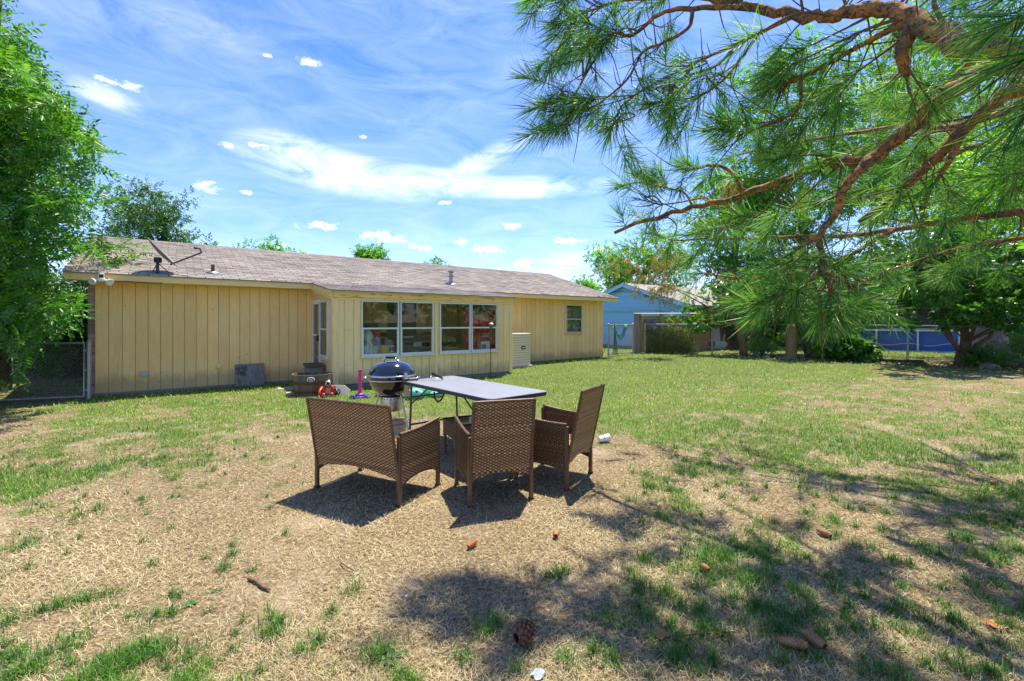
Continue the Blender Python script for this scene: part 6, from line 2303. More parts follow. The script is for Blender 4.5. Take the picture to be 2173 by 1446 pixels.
def tree(name, label, base, trunk, clumps, cr, per, tpls, lsc, lmat, bmat, seed, cat='tree', group=None, droop=.35, flat=.7, parts=0, limb_every=1, limb_r=.03, bright=.5, zmin=None, prune=None):
    """trunk: list of (point, radius) in world space; clumps: centres of leaf masses"""
    r = np.random.default_rng(seed)
    base = Vector(base)
    t = empty(name, base, 0, label, cat, group)
    B = np.array(base)
    tp = [Vector(p) - base for p, _ in trunk]
    MB().tube(tp, [q for _, q in trunk], 12, jitter=.06).build('trunk', bmat, t, smooth=True)
    cl = clumps - B
    # limbs from the trunk out to the leaf masses
    lm = MB()
    cum = np.array([tuple(p) for p in tp])
    for i in range(0, len(cl), limb_every):
        c = Vector(cl[i])
        dist = np.linalg.norm(cum - cl[i], axis=1) + np.maximum(0, cum[:, 2] - cl[i][2] + .3) * 2
        j = int(np.argmin(dist))
        a = tp[j]
        mid = a.lerp(c, .5) + Vector((r.normal(0, .12), r.normal(0, .12), .10 + r.normal(0, .1))) * (c - a).length * .4
        r0 = min(limb_r, trunk[j][1] * .6)
        lm.tube([a, a.lerp(mid, .5) + Vector((0, 0, .03)), mid, mid.lerp(c, .55), c], [r0, r0 * .75, r0 * .5, r0 * .32, r0 * .15], 5, caps=False)
    lm.build('limb', bmat, t, smooth=True)
    n = len(cl) * per
    which = np.repeat(np.arange(len(cl)), per)
    off = r.normal(size=(n, 3))
    off /= np.linalg.norm(off, axis=1, keepdims=True)
    crr = cr * r.uniform(.6, 1.3, len(cl))
    pos = cl[which] + off * (crr[which] * r.random(n) ** .45)[:, None] * np.array([1, 1, flat])[None]
    y = off * .8 + r.normal(size=(n, 3)) * .55
    y[:, 2] -= droop
    up = r.normal(size=(n, 3)) * .35 + np.array([0, 0, 1])
    R = rot_from(y, up)
    sc = lsc * r.uniform(.7, 1.25, n)
    tone = r.normal(0, .13, len(cl))
    rnd = np.clip(bright + tone[which] + r.normal(0, .12, n), 0, 1)
    if zmin is not None:
        k = pos[:, 2] > zmin - B[2]
        pos, R, sc, rnd = pos[k], R[k], sc[k], rnd[k]
    if prune is not None:
        w_ = pos + B
        k = ~prune(CX + w_[:, 0] / w_[:, 1] * FPX, HY - (w_[:, 2] - CAMH) / w_[:, 1] * FPX)
        pos, R, sc, rnd = pos[k], R[k], sc[k], rnd[k]
    if parts:
        # the leaves that show largest are pieces of their own
        d = np.linalg.norm(pos + B - np.array([0, 0, CAMH]), axis=1)
        wx = CX + (pos[:, 0] + B[0]) / (pos[:, 1] + B[1]) * FPX
        d = np.where((wx > 0) & (wx < 2173), d, 1e6)
        near = np.argsort(d)[:parts]
        mask = np.ones(len(pos), bool)
        mask[near] = False
        protos = []
        for k, (v, f, rr) in enumerate(tpls):
            o = big_mesh('leaf', v, f, lmat, t, {'rnd': np.clip(rr + bright, 0, 1)})
            protos.append(o)
        used = set()
        for q in near:
            k = int(r.integers(0, len(tpls)))
            o = protos[k] if k not in used else share(protos[k], t)
            used.add(k)
            M_ = Matrix([list(R[q][i]) + [0] for i in range(3)] + [[0, 0, 0, 1]])
            o.matrix_local = T(*pos[q]) @ M_ @ Matrix.Scale(float(sc[q]), 4)
        pos, R, sc, rnd = pos[mask], R[mask], sc[mask], rnd[mask]
    v, f, q = scatter(tpls, pos, R, sc, rnd, seed)
    tag(big_mesh('crown', v, f, lmat, t, {'rnd': q}), kind='stuff')
    return t


TP_COMP = [tpl_compound(i, 5 + i % 2) for i in range(4)]
TP_SPRIG = [tpl_sprig(20 + i) for i in range(4)]
TP_FAR = [tpl_sprig(30 + i, 6, .34, .17, .10) for i in range(4)]
TP_LOBE = [tpl_sprig(40 + i, 5, .22, .15, .1, lobed=True) for i in range(4)]
M_LEAF_L = leaf_mat('leaf_pecan', [(.016, .075, .010), (.040, .155, .018), (.075, .235, .026), (.16, .34, .04), (.28, .40, .06)], .5, .38, .1)
M_LEAF_DK = leaf_mat('leaf_dark', [(.022, .09, .015), (.055, .165, .026), (.10, .25, .038), (.19, .34, .065)], .35, .4, 0)
M_LEAF_MD = leaf_mat('leaf_mid', [(.035, .15, .016), (.085, .28, .028), (.155, .39, .042), (.28, .49, .075)], .55, .42, 0)
M_LEAF_BR = leaf_mat('leaf_bright', [(.07, .22, .016), (.15, .38, .03), (.25, .50, .05), (.40, .58, .09)], .5, .42, 0)
M_LEAF_GL = leaf_mat('leaf_glossy', [(.024, .10, .016), (.055, .17, .028), (.095, .24, .04), (.21, .34, .08)], .48, .24, 0)
M_LEAF_OR = leaf_mat('leaf_orange', [(.09, .17, .03), (.22, .24, .04), (.42, .22, .04), (.52, .17, .03)], .45, .5, 0)

# big tree at the left, hanging over the gate and the roof corner
LT = Vector((-10.9, 9.6, 0))
poly_hi = [(-420, 20), (-60, 20), (20, 60), (70, 130), (85, 200), (150, 250), (195, 300), (150, 340), (180, 380), (215, 420), (240, 470), (235, 540), (225, 575), (160, 580), (165, 620), (120, 640), (-420, 660)]
poly_lo = [(-420, 640), (150, 600), (150, 650), (110, 690), (85, 720), (40, 740), (-20, 790), (-420, 860)]
cl = np.concatenate([fill_poly(poly_hi, 280, 7.0, 10.2, 1), fill_poly(poly_lo, 46, 6.9, 8.0, 2), fill_poly([(-420, -500), (-100, -500), (-30, 30), (-420, 30)], 50, 7.5, 10.5, 3)])
tree('big_tree', 'big left tree with drooping feathery leaves over the chain link gate', LT,
     [(LT, .26), (LT + Vector((.1, -.1, 1.2)), .22), (LT + Vector((.3, -.3, 2.4)), .19), (LT + Vector((.4, -.5, 3.8)), .15), (LT + Vector((.5, -.4, 5.4)), .11), (LT + Vector((.4, -.3, 7.2)), .06)],
     cl, .50, 32, TP_COMP, 1.05, M_LEAF_L, M_BARK, 5, droop=.40, parts=280, limb_every=2, bright=.44, prune=lambda px, py: ((px > 95) & (py > 528) & (py < 628)) | ((px > 165) & (py > 555)) | (px > 232) | ((px > 75) & (py > 695)) | ((px > 30) & (py > 745)))
# twig reaching over the roof beside the dish
tw_c = np.array([tuple(D(272, 528, 9.7)), tuple(D(292, 540, 9.8)), tuple(D(250, 545, 9.3)), tuple(D(236, 520, 9.2)), tuple(D(225, 450, 8.8))])
tree('overhanging_branch', 'thin leafy branch reaching across the roof behind the satellite dish', tuple(D(150, 530, 8.6)),
     [(D(150, 530, 8.6), .03), (D(215, 525, 9.0), .022), (D(270, 525, 9.6), .012)], tw_c, .18, 9, TP_COMP, .8, M_LEAF_L, M_BARK, 6, 'branch', droop=.7, limb_r=.012, bright=.6)

# dark shrubs in the passage behind the gate
for i, (p, rad, n_, lb_) in enumerate((((-11.5, 12.1, 0), (.85, .8, .95), 70, 'dark leafy shrub in the passage close to the brick corner'), ((-13.0, 12.6, 0), (1.2, .9, 1.3), 80, 'taller dark shrub behind the chain link gate'), ((-14.2, 14.6, 0), (1.6, 1.0, 1.7), 80, 'tallest dark shrub at the far end of the passage'))):
    b = Vector(p)
    tree('passage_shrub', lb_, b, [(b, .05), (b + Vector((.05, 0, .5)), .04), (b + Vector((.1, .05, 1.0)), .025)], ellipsoid((p[0], p[1], rad[2] + .15), rad, n_, 70 + i), .34, 22, TP_SPRIG, 1.2, M_LEAF_DK, M_BARK, 71 + i, 'shrub', 'shrubs in the passage', limb_r=.015, bright=.35, zmin=.05)
pf = empty('plank_fence', Vector((-13.2, 15.6, 0)), .12, 'grey weathered plank fence at the end of the passage', 'fence')
pk = MB().box(-.07, .07, -.01, .01, 0, 1.8).build('plank', M_GREYWOOD, pf, bevel=.004)
for i in range(36):
    o_ = pk if i == 0 else share(pk, pf)
    o_.location = (-2.7 + i * .148, random.uniform(-.006, .006), random.uniform(-.02, .02))
for z in (.4, 1.4):
    MB().box(-2.8, 2.75, .011, .05, z, z + .09).build('rail', M_GREYWOOD, pf)
for x in (-2.7, -.1, 2.6):
    MB().box(x, x + .09, .051, .14, -.2, 1.75).build('post', M_GREYWOOD, pf)

# trees beyond the yellow house
p = [(235, 540), (225, 410), (258, 378), (285, 405), (300, 392), (338, 408), (345, 450), (362, 412), (395, 405), (425, 450), (448, 490), (450, 540), (300, 640)]
b = D(330, 640, 21.5)
b.z = .12
tree('poplar_tree', 'loose dark tree rising behind the left end of the roof', b, [(b, .3), (b + Vector((0, 0, 2.5)), .24), (b + Vector((.3, 0, 4.5)), .16), (b + Vector((.5, 0, 6.2)), .08)], fill_poly(p, 85, 20, 23, 8), .46, 34, TP_SPRIG, 1.35, M_LEAF_DK, M_BARK, 9, group='trees beyond the houses', droop=.2, bright=.42)
FAR = [(572, 550, 34, 2.2, 1.3, 'flat topped tree crown peeking over the roof left of centre', M_LEAF_MD, 14), (785, 558, 36, 1.45, 1.2, 'round green tree crown peeking over the middle of the ridge', M_LEAF_MD, 20),
       (930, 576, 38, 1.0, .7, 'tiny tree top just showing above the ridge right of centre', M_LEAF_MD, 8), (1238, 614, 40, 1.25, 1.1, 'small bright tree top above the right end of the roof', M_LEAF_BR, 12)]
for i, (a, b_, d, rx, rz, lb_, mt, n_) in enumerate(FAR):
    c = D(a, b_, d)
    base = Vector((c.x, c.y, .12))
    tree('far_tree', lb_, base, [(base, .2), (base + Vector((0, 0, c.z * .6)), .15), (c + Vector((0, 0, -.2)), .06)], ellipsoid(c, (rx, rx, rz), n_ * 2, 90 + i, .3), .55, 26, TP_FAR, 1.0, mt, M_BARK, 95 + i, group='trees beyond the houses', droop=.15, limb_r=.05)

# trees at the right, beyond the fence
BACK = [  # px, py, depth of crown centre, radii, label, material, clumps, leaf scale
    (1365, 585, 36.5, (4.2, 2.8, 3.6), 'dark round tree standing behind the blue house', M_LEAF_MD, 110, 1.1),
    (1560, 480, 33, (3.3, 2.6, 5.2), 'tall green tree behind the pine needles right of the blue house', M_LEAF_MD, 120, 1.1),
    (1700, 330, 30, (5.2, 3.0, 7.5), 'very tall broad tree filling the view behind the pine limb', M_LEAF_MD, 190, 1.1),
    (1960, 300, 27, (5.0, 3.0, 8.0), 'bright tall tree behind the upper right needles', M_LEAF_BR, 190, 1.05),
    (2230, 420, 25, (4.6, 3.0, 7.0), 'bright leafy tree cut by the right edge', M_LEAF_BR, 130, 1.05),
    (1640, 610, 29, (3.0, 2.2, 2.6), 'low dark tree behind the neighbour brick wall', M_LEAF_DK, 70, 1.0),
    (1830, 610, 30, (4.0, 2.2, 3.0), 'low dark tree behind the left half of the pool', M_LEAF_DK, 90, 1.0),
    (2060, 620, 31, (4.2, 2.2, 3.2), 'low dark tree behind the right half of the pool', M_LEAF_DK, 90, 1.0),
    (2260, 640, 28, (3.2, 2.2, 3.0), 'low dark tree behind the far right fence corner', M_LEAF_DK, 60, 1.0)]
for i, (a, b_, d, rad, lb_, mt, n_, ls) in enumerate(BACK):
    c = D(a, b_, d)
    base = Vector((c.x, c.y, .12))
    tree('background_tree', lb_, base, [(base, .35), (base + Vector((.1, 0, c.z * .35)), .28), (base + Vector((0, 0, c.z * .7)), .2), (c, .1)], ellipsoid(c, rad, n_, 110 + i, .35), .85, 30, TP_FAR, ls, mt, M_BARK, 120 + i, group='trees beyond the fence', droop=.15, limb_r=.08, limb_every=3, zmin=.3)

# trees that stand along the fence outside the picture, seen only as reflections and shade
for i, (x, y, rad, lb_) in enumerate((((15.5), 9.5, (2.6, 2.6, 2.8), 'leafy fence line tree right of the pine'), (16.5, 4.0, (2.8, 2.8, 3.2), 'leafy fence line tree far right beside the camera'), (15.0, -2.5, (2.8, 2.8, 3.2), 'leafy tree behind the camera on the right'))):
    base = Vector((x, y, 0))
    c = Vector((x, y, 3.6))
    tree('yard_tree', lb_, base, [(base, .2), (base + Vector((.1, 0, 1.5)), .16), (c, .08)], ellipsoid(c, rad, 70, 140 + i, .35), .7, 22, TP_FAR, 1.0, M_LEAF_MD, M_BARK, 145 + i, group='trees along the fence', limb_r=.05, limb_every=3, zmin=.5)

for i, (a, b_, d, rx, rz, lb_, mt) in enumerate(((1520, 690, 23.5, 1.0, 1.1, 'mid green shrub in front of the neighbour brick wall', M_LEAF_MD), (1600, 660, 22.5, 1.2, 1.5, 'tall green shrub right of the leaning trunk behind the fence', M_LEAF_MD), (1720, 670, 22.0, 1.5, 1.5, 'broad green shrub behind the stem clump', M_LEAF_BR), (1660, 640, 25.5, 1.6, 2.0, 'tall bright shrub near the end of the brick wall', M_LEAF_BR), (2120, 660, 23.5, 1.8, 2.0, 'bright shrub right of the pool', M_LEAF_BR), (1800, 665, 25.8, 2.2, 1.6, 'leafy shrub right behind the pool', M_LEAF_MD), (1960, 655, 27.8, 2.4, 1.9, 'bright leafy shrub far behind the pool', M_LEAF_BR))):
    c = D(a, b_, d)
    base = Vector((c.x, c.y, .12))
    tree('neighbour_shrub', lb_, base, [(base, .06), (base + Vector((0, 0, c.z * .5)), .05), (c, .03)], ellipsoid(c, (rx, rx * .7, rz), 44, 210 + i, .3), .5, 26, TP_SPRIG, 1.5, mt, M_BARK, 220 + i, 'shrub', 'shrubs beyond the fence', droop=.2, limb_r=.03, limb_every=3, zmin=.2)

# big pale trunk beyond the maple, with its limb
bt = G(2106, 764)
bt.y += 1.3
bt.x += 1.3
tb = empty('old_trunk', bt, 0, 'thick pale furrowed tree trunk behind the multi stemmed tree', 'tree')
MB().tube([(0, 0, -.2), (0, 0, .3), (-.02, 0, 1.2), (-.03, 0, 2.6), (.02, 0, 4.5)], [.62, .50, .45, .42, .36], 18, jitter=.05).build('trunk', M_BARK_L, tb, smooth=True)
MB().tube([(-.02, 0, 1.0), (.5, -.2, 1.35), (1.2, -.3, 1.75), (2.4, -.3, 2.4), (3.5, 0, 3.4)], [.20, .18, .15, .13, .1], 10, jitter=.06).build('limb', M_BARK, tb, smooth=True)
r = np.random.default_rng(5)
cc = ellipsoid((0, 0, 6.4), (3.2, 2.5, 2.4), 70, 151, .35)
off = r.normal(size=(70 * 26, 3)) * .5
ps = np.repeat(cc, 26, 0) + off
v, f, q = scatter(TP_FAR, ps, rot_from(r.normal(size=ps.shape) + np.array([0, 0, -.2]), r.normal(size=ps.shape) * .3 + np.array([0, 0, 1])), r.uniform(.7, 1.1, len(ps)), np.clip(r.normal(.5, .2, len(ps)), 0, 1), 3)
tag(big_mesh('crown', v, f, M_LEAF_BR, tb, {'rnd': q}), kind='stuff')

# multi stemmed tree with glossy leaves
mp = G(2046, 775)
mt_ = [(mp + Vector((0, 0, -.1)), .27), (mp + Vector((.0, 0, .35)), .20), (mp + Vector((.05, 0, .7)), .13), (mp + Vector((.1, .1, 1.4)), .08), (mp + Vector((.05, .1, 2.4)), .07)]
poly = [(1850, 560), (1880, 510), (1960, 490), (2060, 490), (2150, 500), (2250, 540), (2260, 700), (2150, 690), (2080, 670), (2010, 690), (1930, 690), (1880, 650), (1845, 610)]
mt1 = tree('multi_stem_tree', 'multi stemmed small tree with glossy leaves in front of the pool', mp, mt_, fill_poly(poly, 130, 12.6, 15.8, 160), .38, 26, TP_LOBE, .82, M_LEAF_GL, M_BARK_BR, 161, group='small trees along the fence', droop=.5, limb_every=4, limb_r=.03, bright=.42)
for (dx_, dy_, z1, rr) in ((-1.0, -.2, 1.55, .065), (-.55, .3, 2.2, .045), (.55, .1, 1.9, .055), (.9, -.1, 1.25, .07), (.15, -.3, 2.3, .045)):
    MB().tube([(.0, 0, .30), (dx_ * .35, dy_ * .4, .62), (dx_ * .8, dy_ * .8, z1 * .7), (dx_, dy_, z1), (dx_ * 1.1, dy_ * 1.2, z1 * 1.5)], [rr * 1.2, rr, rr * .8, rr * .6, rr * .3], 9, jitter=.06).build('stem', M_BARK_BR, mt1, smooth=True)

# leaning tree by the fence
lt = G(1579, 757)
tk = [(lt + Vector((0, 0, -.1)), .17), (lt + Vector((-.05, 0, .5)), .135), (lt + Vector((-.25, 0, 1.2)), .115), (lt + Vector((-.6, -.05, 1.75)), .09), (lt + Vector((-1.0, -.1, 2.2)), .06)]
poly = [(1500, 600), (1560, 580), (1650, 590), (1700, 640), (1690, 690), (1640, 700), (1600, 690), (1560, 660), (1520, 640)]
lt_o = tree('leaning_tree', 'small leaning tree with a brown trunk at the fence', lt, tk, np.concatenate([fill_poly(poly, 55, 17.2, 20, 170), fill_poly([(1440, 640), (1480, 630), (1520, 660), (1490, 690), (1440, 680)], 5, 17.8, 18.6, 171)]), .40, 22, TP_LOBE, .9, M_LEAF_GL, M_BARK_BR, 172, group='small trees along the fence', droop=.4, limb_every=3, limb_r=.03, bright=.5)
lb2 = MB()
for pts in ([(1560, 690), (1500, 650), (1440, 618), (1380, 598), (1345, 585)], [(1555, 680), (1510, 640), (1470, 625), (1400, 602)], [(1545, 640), (1550, 610), (1540, 590)], [(1565, 650), (1585, 610), (1600, 590)]):
    w = [D(a, b, 18.3 - .2 * i) - lt for i, (a, b) in enumerate(pts)]
    lb2.tube(w, list(np.linspace(.035, .008, len(w))), 6)
lb2.build('long_limb', M_BARK_BR, lt_o, smooth=True)
r = np.random.default_rng(6)
cc = np.concatenate([fill_poly([(1280, 575), (1330, 540), (1420, 530), (1430, 570), (1380, 600), (1300, 610)], 11, 16.8, 18, 173), fill_poly([(1385, 608), (1410, 604), (1420, 618), (1390, 622)], 5, 16.8, 17.2, 174)])
ps = np.repeat(cc, 16, 0) + r.normal(size=(len(cc) * 16, 3)) * .22 - np.array(lt)
v, f, q = scatter(TP_COMP, ps, rot_from(r.normal(size=ps.shape) * .5 + np.array([-.3, 0, -.8]), r.normal(size=ps.shape) * .4 + np.array([0, -.4, 1])), r.uniform(.7, 1.1, len(ps)), np.clip(r.normal(.42, .24, len(ps)), 0, 1), 4)
tag(big_mesh('yellowing_leaves', v, f, M_LEAF_OR, lt_o, {'rnd': q}), kind='stuff')

# clump of thin stems
cs_ = G(1724, 760)
tk = [(cs_ + Vector((0, 0, -.1)), .13), (cs_ + Vector((.02, 0, .6)), .12), (cs_ + Vector((.05, 0, 1.3)), .09), (cs_ + Vector((.0, 0, 2.0)), .05)]
cs_o = tree('stem_clump_tree', 'dense dark clump of stems with leaves left of the pool', cs_, tk, fill_poly([(1630, 640), (1690, 610), (1800, 620), (1850, 660), (1820, 700), (1760, 690), (1700, 690), (1650, 690)], 70, 16, 18.8, 180), .40, 26, TP_SPRIG, 1.2, M_LEAF_DK, M_BARK, 181, group='small trees along the fence', limb_every=3, limb_r=.03, bright=.4)
for dx_ in (-.38, -.25, -.12, .15, .24):
    MB().tube([(dx_ * .5, random.uniform(-.1, .1), -.05), (dx_, .0, .6), (dx_ * 1.5, .05, 1.3), (dx_ * 2, .1, 1.9)], [.045, .04, .03, .02], 7, jitter=.06).build('stem', M_BARK, cs_o, smooth=True)
# low bushes
for i, (a, b_, rx, rz, lb_, mt) in enumerate(((1800, 766, .75, .50, 'low leafy bush in front of the left end of the pool', M_LEAF_GL), (1757, 764, .45, .45, 'small leafy bush right of the stem clump', M_LEAF_MD), (1618, 754, .55, .55, 'bright green bush right of the leaning trunk', M_LEAF_BR), (2170, 776, .7, .55, 'leafy bush at the right edge by the fence', M_LEAF_MD), (2085, 778, .35, .28, 'ivy covered stump beside the multi stemmed tree', M_LEAF_DK))):
    g_ = G(a, b_)
    tree('low_bush', lb_, g_, [(g_, .03), (g_ + Vector((0, 0, rz * .6)), .02), (g_ + Vector((.05, 0, rz)), .012)], ellipsoid((g_.x, g_.y, g_.z + rz), (rx, rx * .7, rz), 26, 190 + i, .3), .24, 20, TP_SPRIG if i != 0 else TP_LOBE, .9, mt, M_BARK, 195 + i, 'bush', 'low bushes by the fence', limb_r=.012, bright=.5, zmin=g_.z + .02)
# bare trunk post
st_ = G(1679, 762)
o_ = MB().tube([(0, 0, -.1), (0, 0, .05), (.02, .0, .8), (.02, 0, 1.25)], [.22, .19, .17, .16], 12, jitter=.05).build('bare_trunk', pm('yellowish_trunk', (.22, .155, .065), .85, .3, 8, .6, 20, stretch=(3, 3, .6)), None, smooth=True)
o_.location = st_
tag(o_, 'thick bare yellowish trunk standing behind the thin fence post', 'tree trunk')

# vine on the chain link in front of the wooden fence
vb = G(1420, 750)
vine = empty('climbing_vine', vb, 0, 'dense olive vine climbing the chain link in front of the wooden fence', 'vine')
r = np.random.default_rng(9)
n = 1900
fx_ = r.random(n)
pa, pb = np.array(F_PTS[0]), np.array(F_PTS[0]) * .27 + np.array(F_PTS[1]) * .73
ht = r.random(n) ** 1.25 * (.95 + .25 * vnoise(fx_ * 3, fx_ * 0, 2.0, 4))
ps = pa[None] + (pb - pa)[None] * fx_[:, None] + np.stack([r.normal(0, .05, n), r.normal(.02, .07, n), ht], 1) - np.array(vb)
M_VINE = leaf_mat('vine_leaf', [(.09, .13, .03), (.17, .23, .045), (.26, .31, .07), (.36, .38, .11)], .5, .5, 0)
v, f, q = scatter([tpl_sprig(50 + i, 4, .10, .05, .03) for i in range(3)], ps, rot_from(r.normal(size=(n, 3)) + np.array([0, -.4, -.2]), r.normal(size=(n, 3)) * .4 + np.array([0, -.6, 1])), r.uniform(.7, 1.2, n), np.clip(r.normal(.45, .25, n), 0, 1), 5)
tag(big_mesh('leaf_mass', v, f, M_VINE, vine, {'rnd': q}), kind='stuff')
vs_ = MB()
for i in range(14):
    a = pa + (pb - pa) * r.random() - np.array(vb)
    vs_.tube([(a[0], a[1], 0), (a[0] + r.normal(0, .1), a[1] - .03, .5), (a[0] + r.normal(0, .25), a[1] - .03, 1.05 + r.normal(0, .1))], [.010, .008, .004], 5)
vs_.build('vine_stem', M_BARK, vine, smooth=True)
# sprigs of a shrub over the wooden fence
sb_ = G(1440, 750) + Vector((.1, .45, 0))
tree('fence_shrub', 'pale green sprigs of a shrub showing over the wooden fence', sb_, [(sb_, .03), (sb_ + Vector((0, 0, .9)), .025), (sb_ + Vector((.05, 0, 1.5)), .015)],
     np.array([tuple(D(1418, 672, 19.2)), tuple(D(1425, 690, 19.2)), tuple(D(1440, 665, 19.2)), tuple(D(1455, 680, 19.0)), tuple(D(1480, 675, 19.0)), tuple(D(1500, 690, 18.9)), tuple(D(1470, 695, 18.9))]), .20, 11, TP_SPRIG, .8, M_LEAF_BR, M_BARK, 200, 'shrub', limb_r=.012, bright=.6)
# leaf litter and dirt under the trees
r = np.random.default_rng(12)
n = 2600
t_ = r.random(n)
q0, q1 = np.array(F_PTS[1]), np.array(F_PTS[4])
ps = q0[None] + (q1 - q0)[None] * t_[:, None] + np.stack([r.normal(-.3, .5, n), r.normal(-.45, .45, n), np.full(n, .012)], 1)
ps[:, 2] = gz(ps[:, 0], ps[:, 1]) + .012
v0, f0 = leaf_simple(.11, .07)
M_LITTER = leaf_mat('leaf_litter', [(.07, .045, .025), (.15, .095, .05), (.28, .20, .12), (.42, .36, .27)], .1, .7, 0)
v, f, q = scatter([(v0, f0, np.zeros(len(v0)))], ps, rot_from(np.stack([r.normal(size=n), r.normal(size=n), r.normal(0, .15, n)], 1), r.normal(size=(n, 3)) * .2 + np.array([0, 0, 1])), r.uniform(.6, 1.2, n), r.random(n), 6)
tag(big_mesh('leaf_litter', v, f, M_LITTER, None, {'rnd': q}), 'dry leaves lying on the dirt under the fence line trees', 'leaf litter', kind='stuff')

# far board fence closing the neighbour's yard
nf = empty('far_board_fence', (11.5, 29.5, .12), 0, 'long dark board fence far behind the pool', 'fence')
fb_ = MB()
a_, b_ = Vector((0, 0, 0)), Vector((26, -6.5, 0))
L_ = (b_ - a_).length
dr_ = (b_ - a_).normalized()
k = 0
while k * .15 < L_:
    p = a_ + dr_ * (k * .15)
    fb_.box(.004, .146, -.01, .01, .02, 1.75 + random.uniform(-.02, .02), T(p.x, p.y + random.uniform(-.004, .004), 0) @ RZ(math.atan2(dr_.y, dr_.x)))
    k += 1
tag(fb_.build('board_run', pm('dark_fence_boards', (.13, .10, .075), .9, .3, 3, .3, 20, stretch=(3, 3, .5)), nf), kind='stuff')
fp_ = MB()
for q in np.arange(0, L_, 2.4):
    p = a_ + dr_ * float(q)
    MB().box(-.05, .05, .02, .12, -.1, 1.7, T(p.x, p.y, 0) @ RZ(math.atan2(dr_.y, dr_.x))).build('post', M_GREYWOOD, nf)

# ------------------------------------------------------------------ the pine: trunk just outside the picture on the right
TRK = Vector((3.75, 1.25, 0))
pine = empty('pine_tree', TRK, 0, 'large pine with long needles hanging into the picture from the right', 'tree')
MB().tube([(0, 0, -.2), (0, 0, .2), (.05, .05, 2.0), (.0, .1, 4.5), (.05, .1, 8.0), (.0, .1, 11.0)], [.36, .29, .26, .22, .15, .05], 16, jitter=.05).build('trunk', M_PINEBARK, pine, smooth=True)
M_NEEDLE = leaf_mat('pine_needle', [(.018, .095, .026), (.055, .22, .038), (.14, .36, .052), (.29, .50, .085), (.52, .58, .25)], .42, .48, .22)
M_NEEDLE_DEAD = leaf_mat('dead_needle', [(.30, .13, .035), (.42, .19, .045), (.50, .27, .08)], .3, .5, .1)
M_TWIG = pm('pine_twig', (.19, .10, .052), .85, .3, 20, .5, 60)


def tpl_tuft(seed, n=100, core=.17, L=.235):
    """one shoot of long needles: dense brush round the last part of a twig, along +y"""
    r = np.random.default_rng(seed)
    t = r.random(n) ** .8
    ang = np.radians(66 - 50 * t + r.normal(0, 10, n))
    az_ = r.uniform(0, 2 * np.pi, n)
    p = np.stack([np.zeros(n), core * (t - .6), np.zeros(n)], 1)
    d = np.stack([np.sin(ang) * np.cos(az_), np.cos(ang), np.sin(ang) * np.sin(az_)], 1)
    ln = L * r.uniform(.72, 1.08, n)
    sdv = np.cross(d, r.normal(size=(n, 3)))
    sdv /= np.linalg.norm(sdv, axis=1, keepdims=True)
    w = r.uniform(.0017, .0025, n)[:, None]
    bend = r.normal(size=(n, 3)) * .028
    mid = p + d * (ln * .5)[:, None] + bend * .35
    tip = p + d * ln[:, None] + bend
    v = np.stack([p - sdv * w, p + sdv * w, mid + sdv * w, mid - sdv * w, tip], 1).reshape(-1, 3)
    b = (np.arange(n) * 5)[:, None]
    f = np.concatenate([b + np.array([[0, 1, 2]]), b + np.array([[0, 2, 3]]), b + np.array([[3, 2, 4]])], 0)
    return v, f, np.repeat(np.clip(r.normal(.42, .32, n), 0, 1), 5)


TUFTS = [tpl_tuft(300 + i, 88 if i < 4 else 70, .17 if i % 2 else .22) for i in range(6)]
TUFT_OBJ = []
tuft_spots = []      # (world position, axis, size, dead)


def curve_pts(pts, n):
    """smooth polyline through the points (Catmull-Rom)"""
    P = [Vector(p) for p in pts]
    P = [P[0] * 2 - P[1]] + P + [P[-1] * 2 - P[-2]]
    out = []
    for i in range(1, len(P) - 2):
        for k in range(n):
            t = k / n
            a, b, c, d = P[i - 1], P[i], P[i + 1], P[i + 2]
            out.append(.5 * ((2 * b) + (c - a) * t + (2 * a - 5 * b + 4 * c - d) * t * t + (3 * b - a - 3 * c + d) * t ** 3))
    out.append(P[-2])
    return out


pr_ = np.random.default_rng(77)


def twig(mb, a, dirv, length, r0, tufts, size=1.0, droop=.0):
    """side shoot with needle tufts towards its end"""
    a = Vector(a)
    d = Vector(dirv).normalized()
    w1 = Vector(pr_.normal(size=3)) * .18
    w2 = Vector(pr_.normal(size=3)) * .18
    m1 = a + (d + w1) * length * .4 - Vector((0, 0, droop * length * .15))
    e = a + (d + w2 * .6) * length - Vector((0, 0, droop * length * .6)) + Vector((0, 0, .05 * length))
    pts = curve_pts([a, m1, e], 4)
    mb.tube(pts, list(np.linspace(r0, r0 * .35, len(pts))), 5, caps=False)
    ax = (pts[-1] - pts[-3]).normalized()
    tuft_spots.append((pts[-1], ax, size, 0))
    for k in range(tufts - 1):
        i = int(len(pts) * (.45 + .4 * k / max(1, tufts - 1)))
        dd = (ax + Vector(pr_.normal(size=3)) * .75).normalized()
        q = pts[i] + dd * .10
        mb.tube([pts[i], pts[i].lerp(q, .5) + Vector((0, 0, -.01)), q], [r0 * .5, r0 * .4, r0 * .3], 4, caps=False)
        tuft_spots.append((q, dd, size * .92, 0))


ALL_CP = []


def nearest_wood(p, maxd=1.2):
    """closest point of the boughs grown so far"""
    best, bd_ = None, maxd
    for q in ALL_CP:
        d_ = (q - p).length
        if d_ < bd_:
            best, bd_ = q, d_
    return best


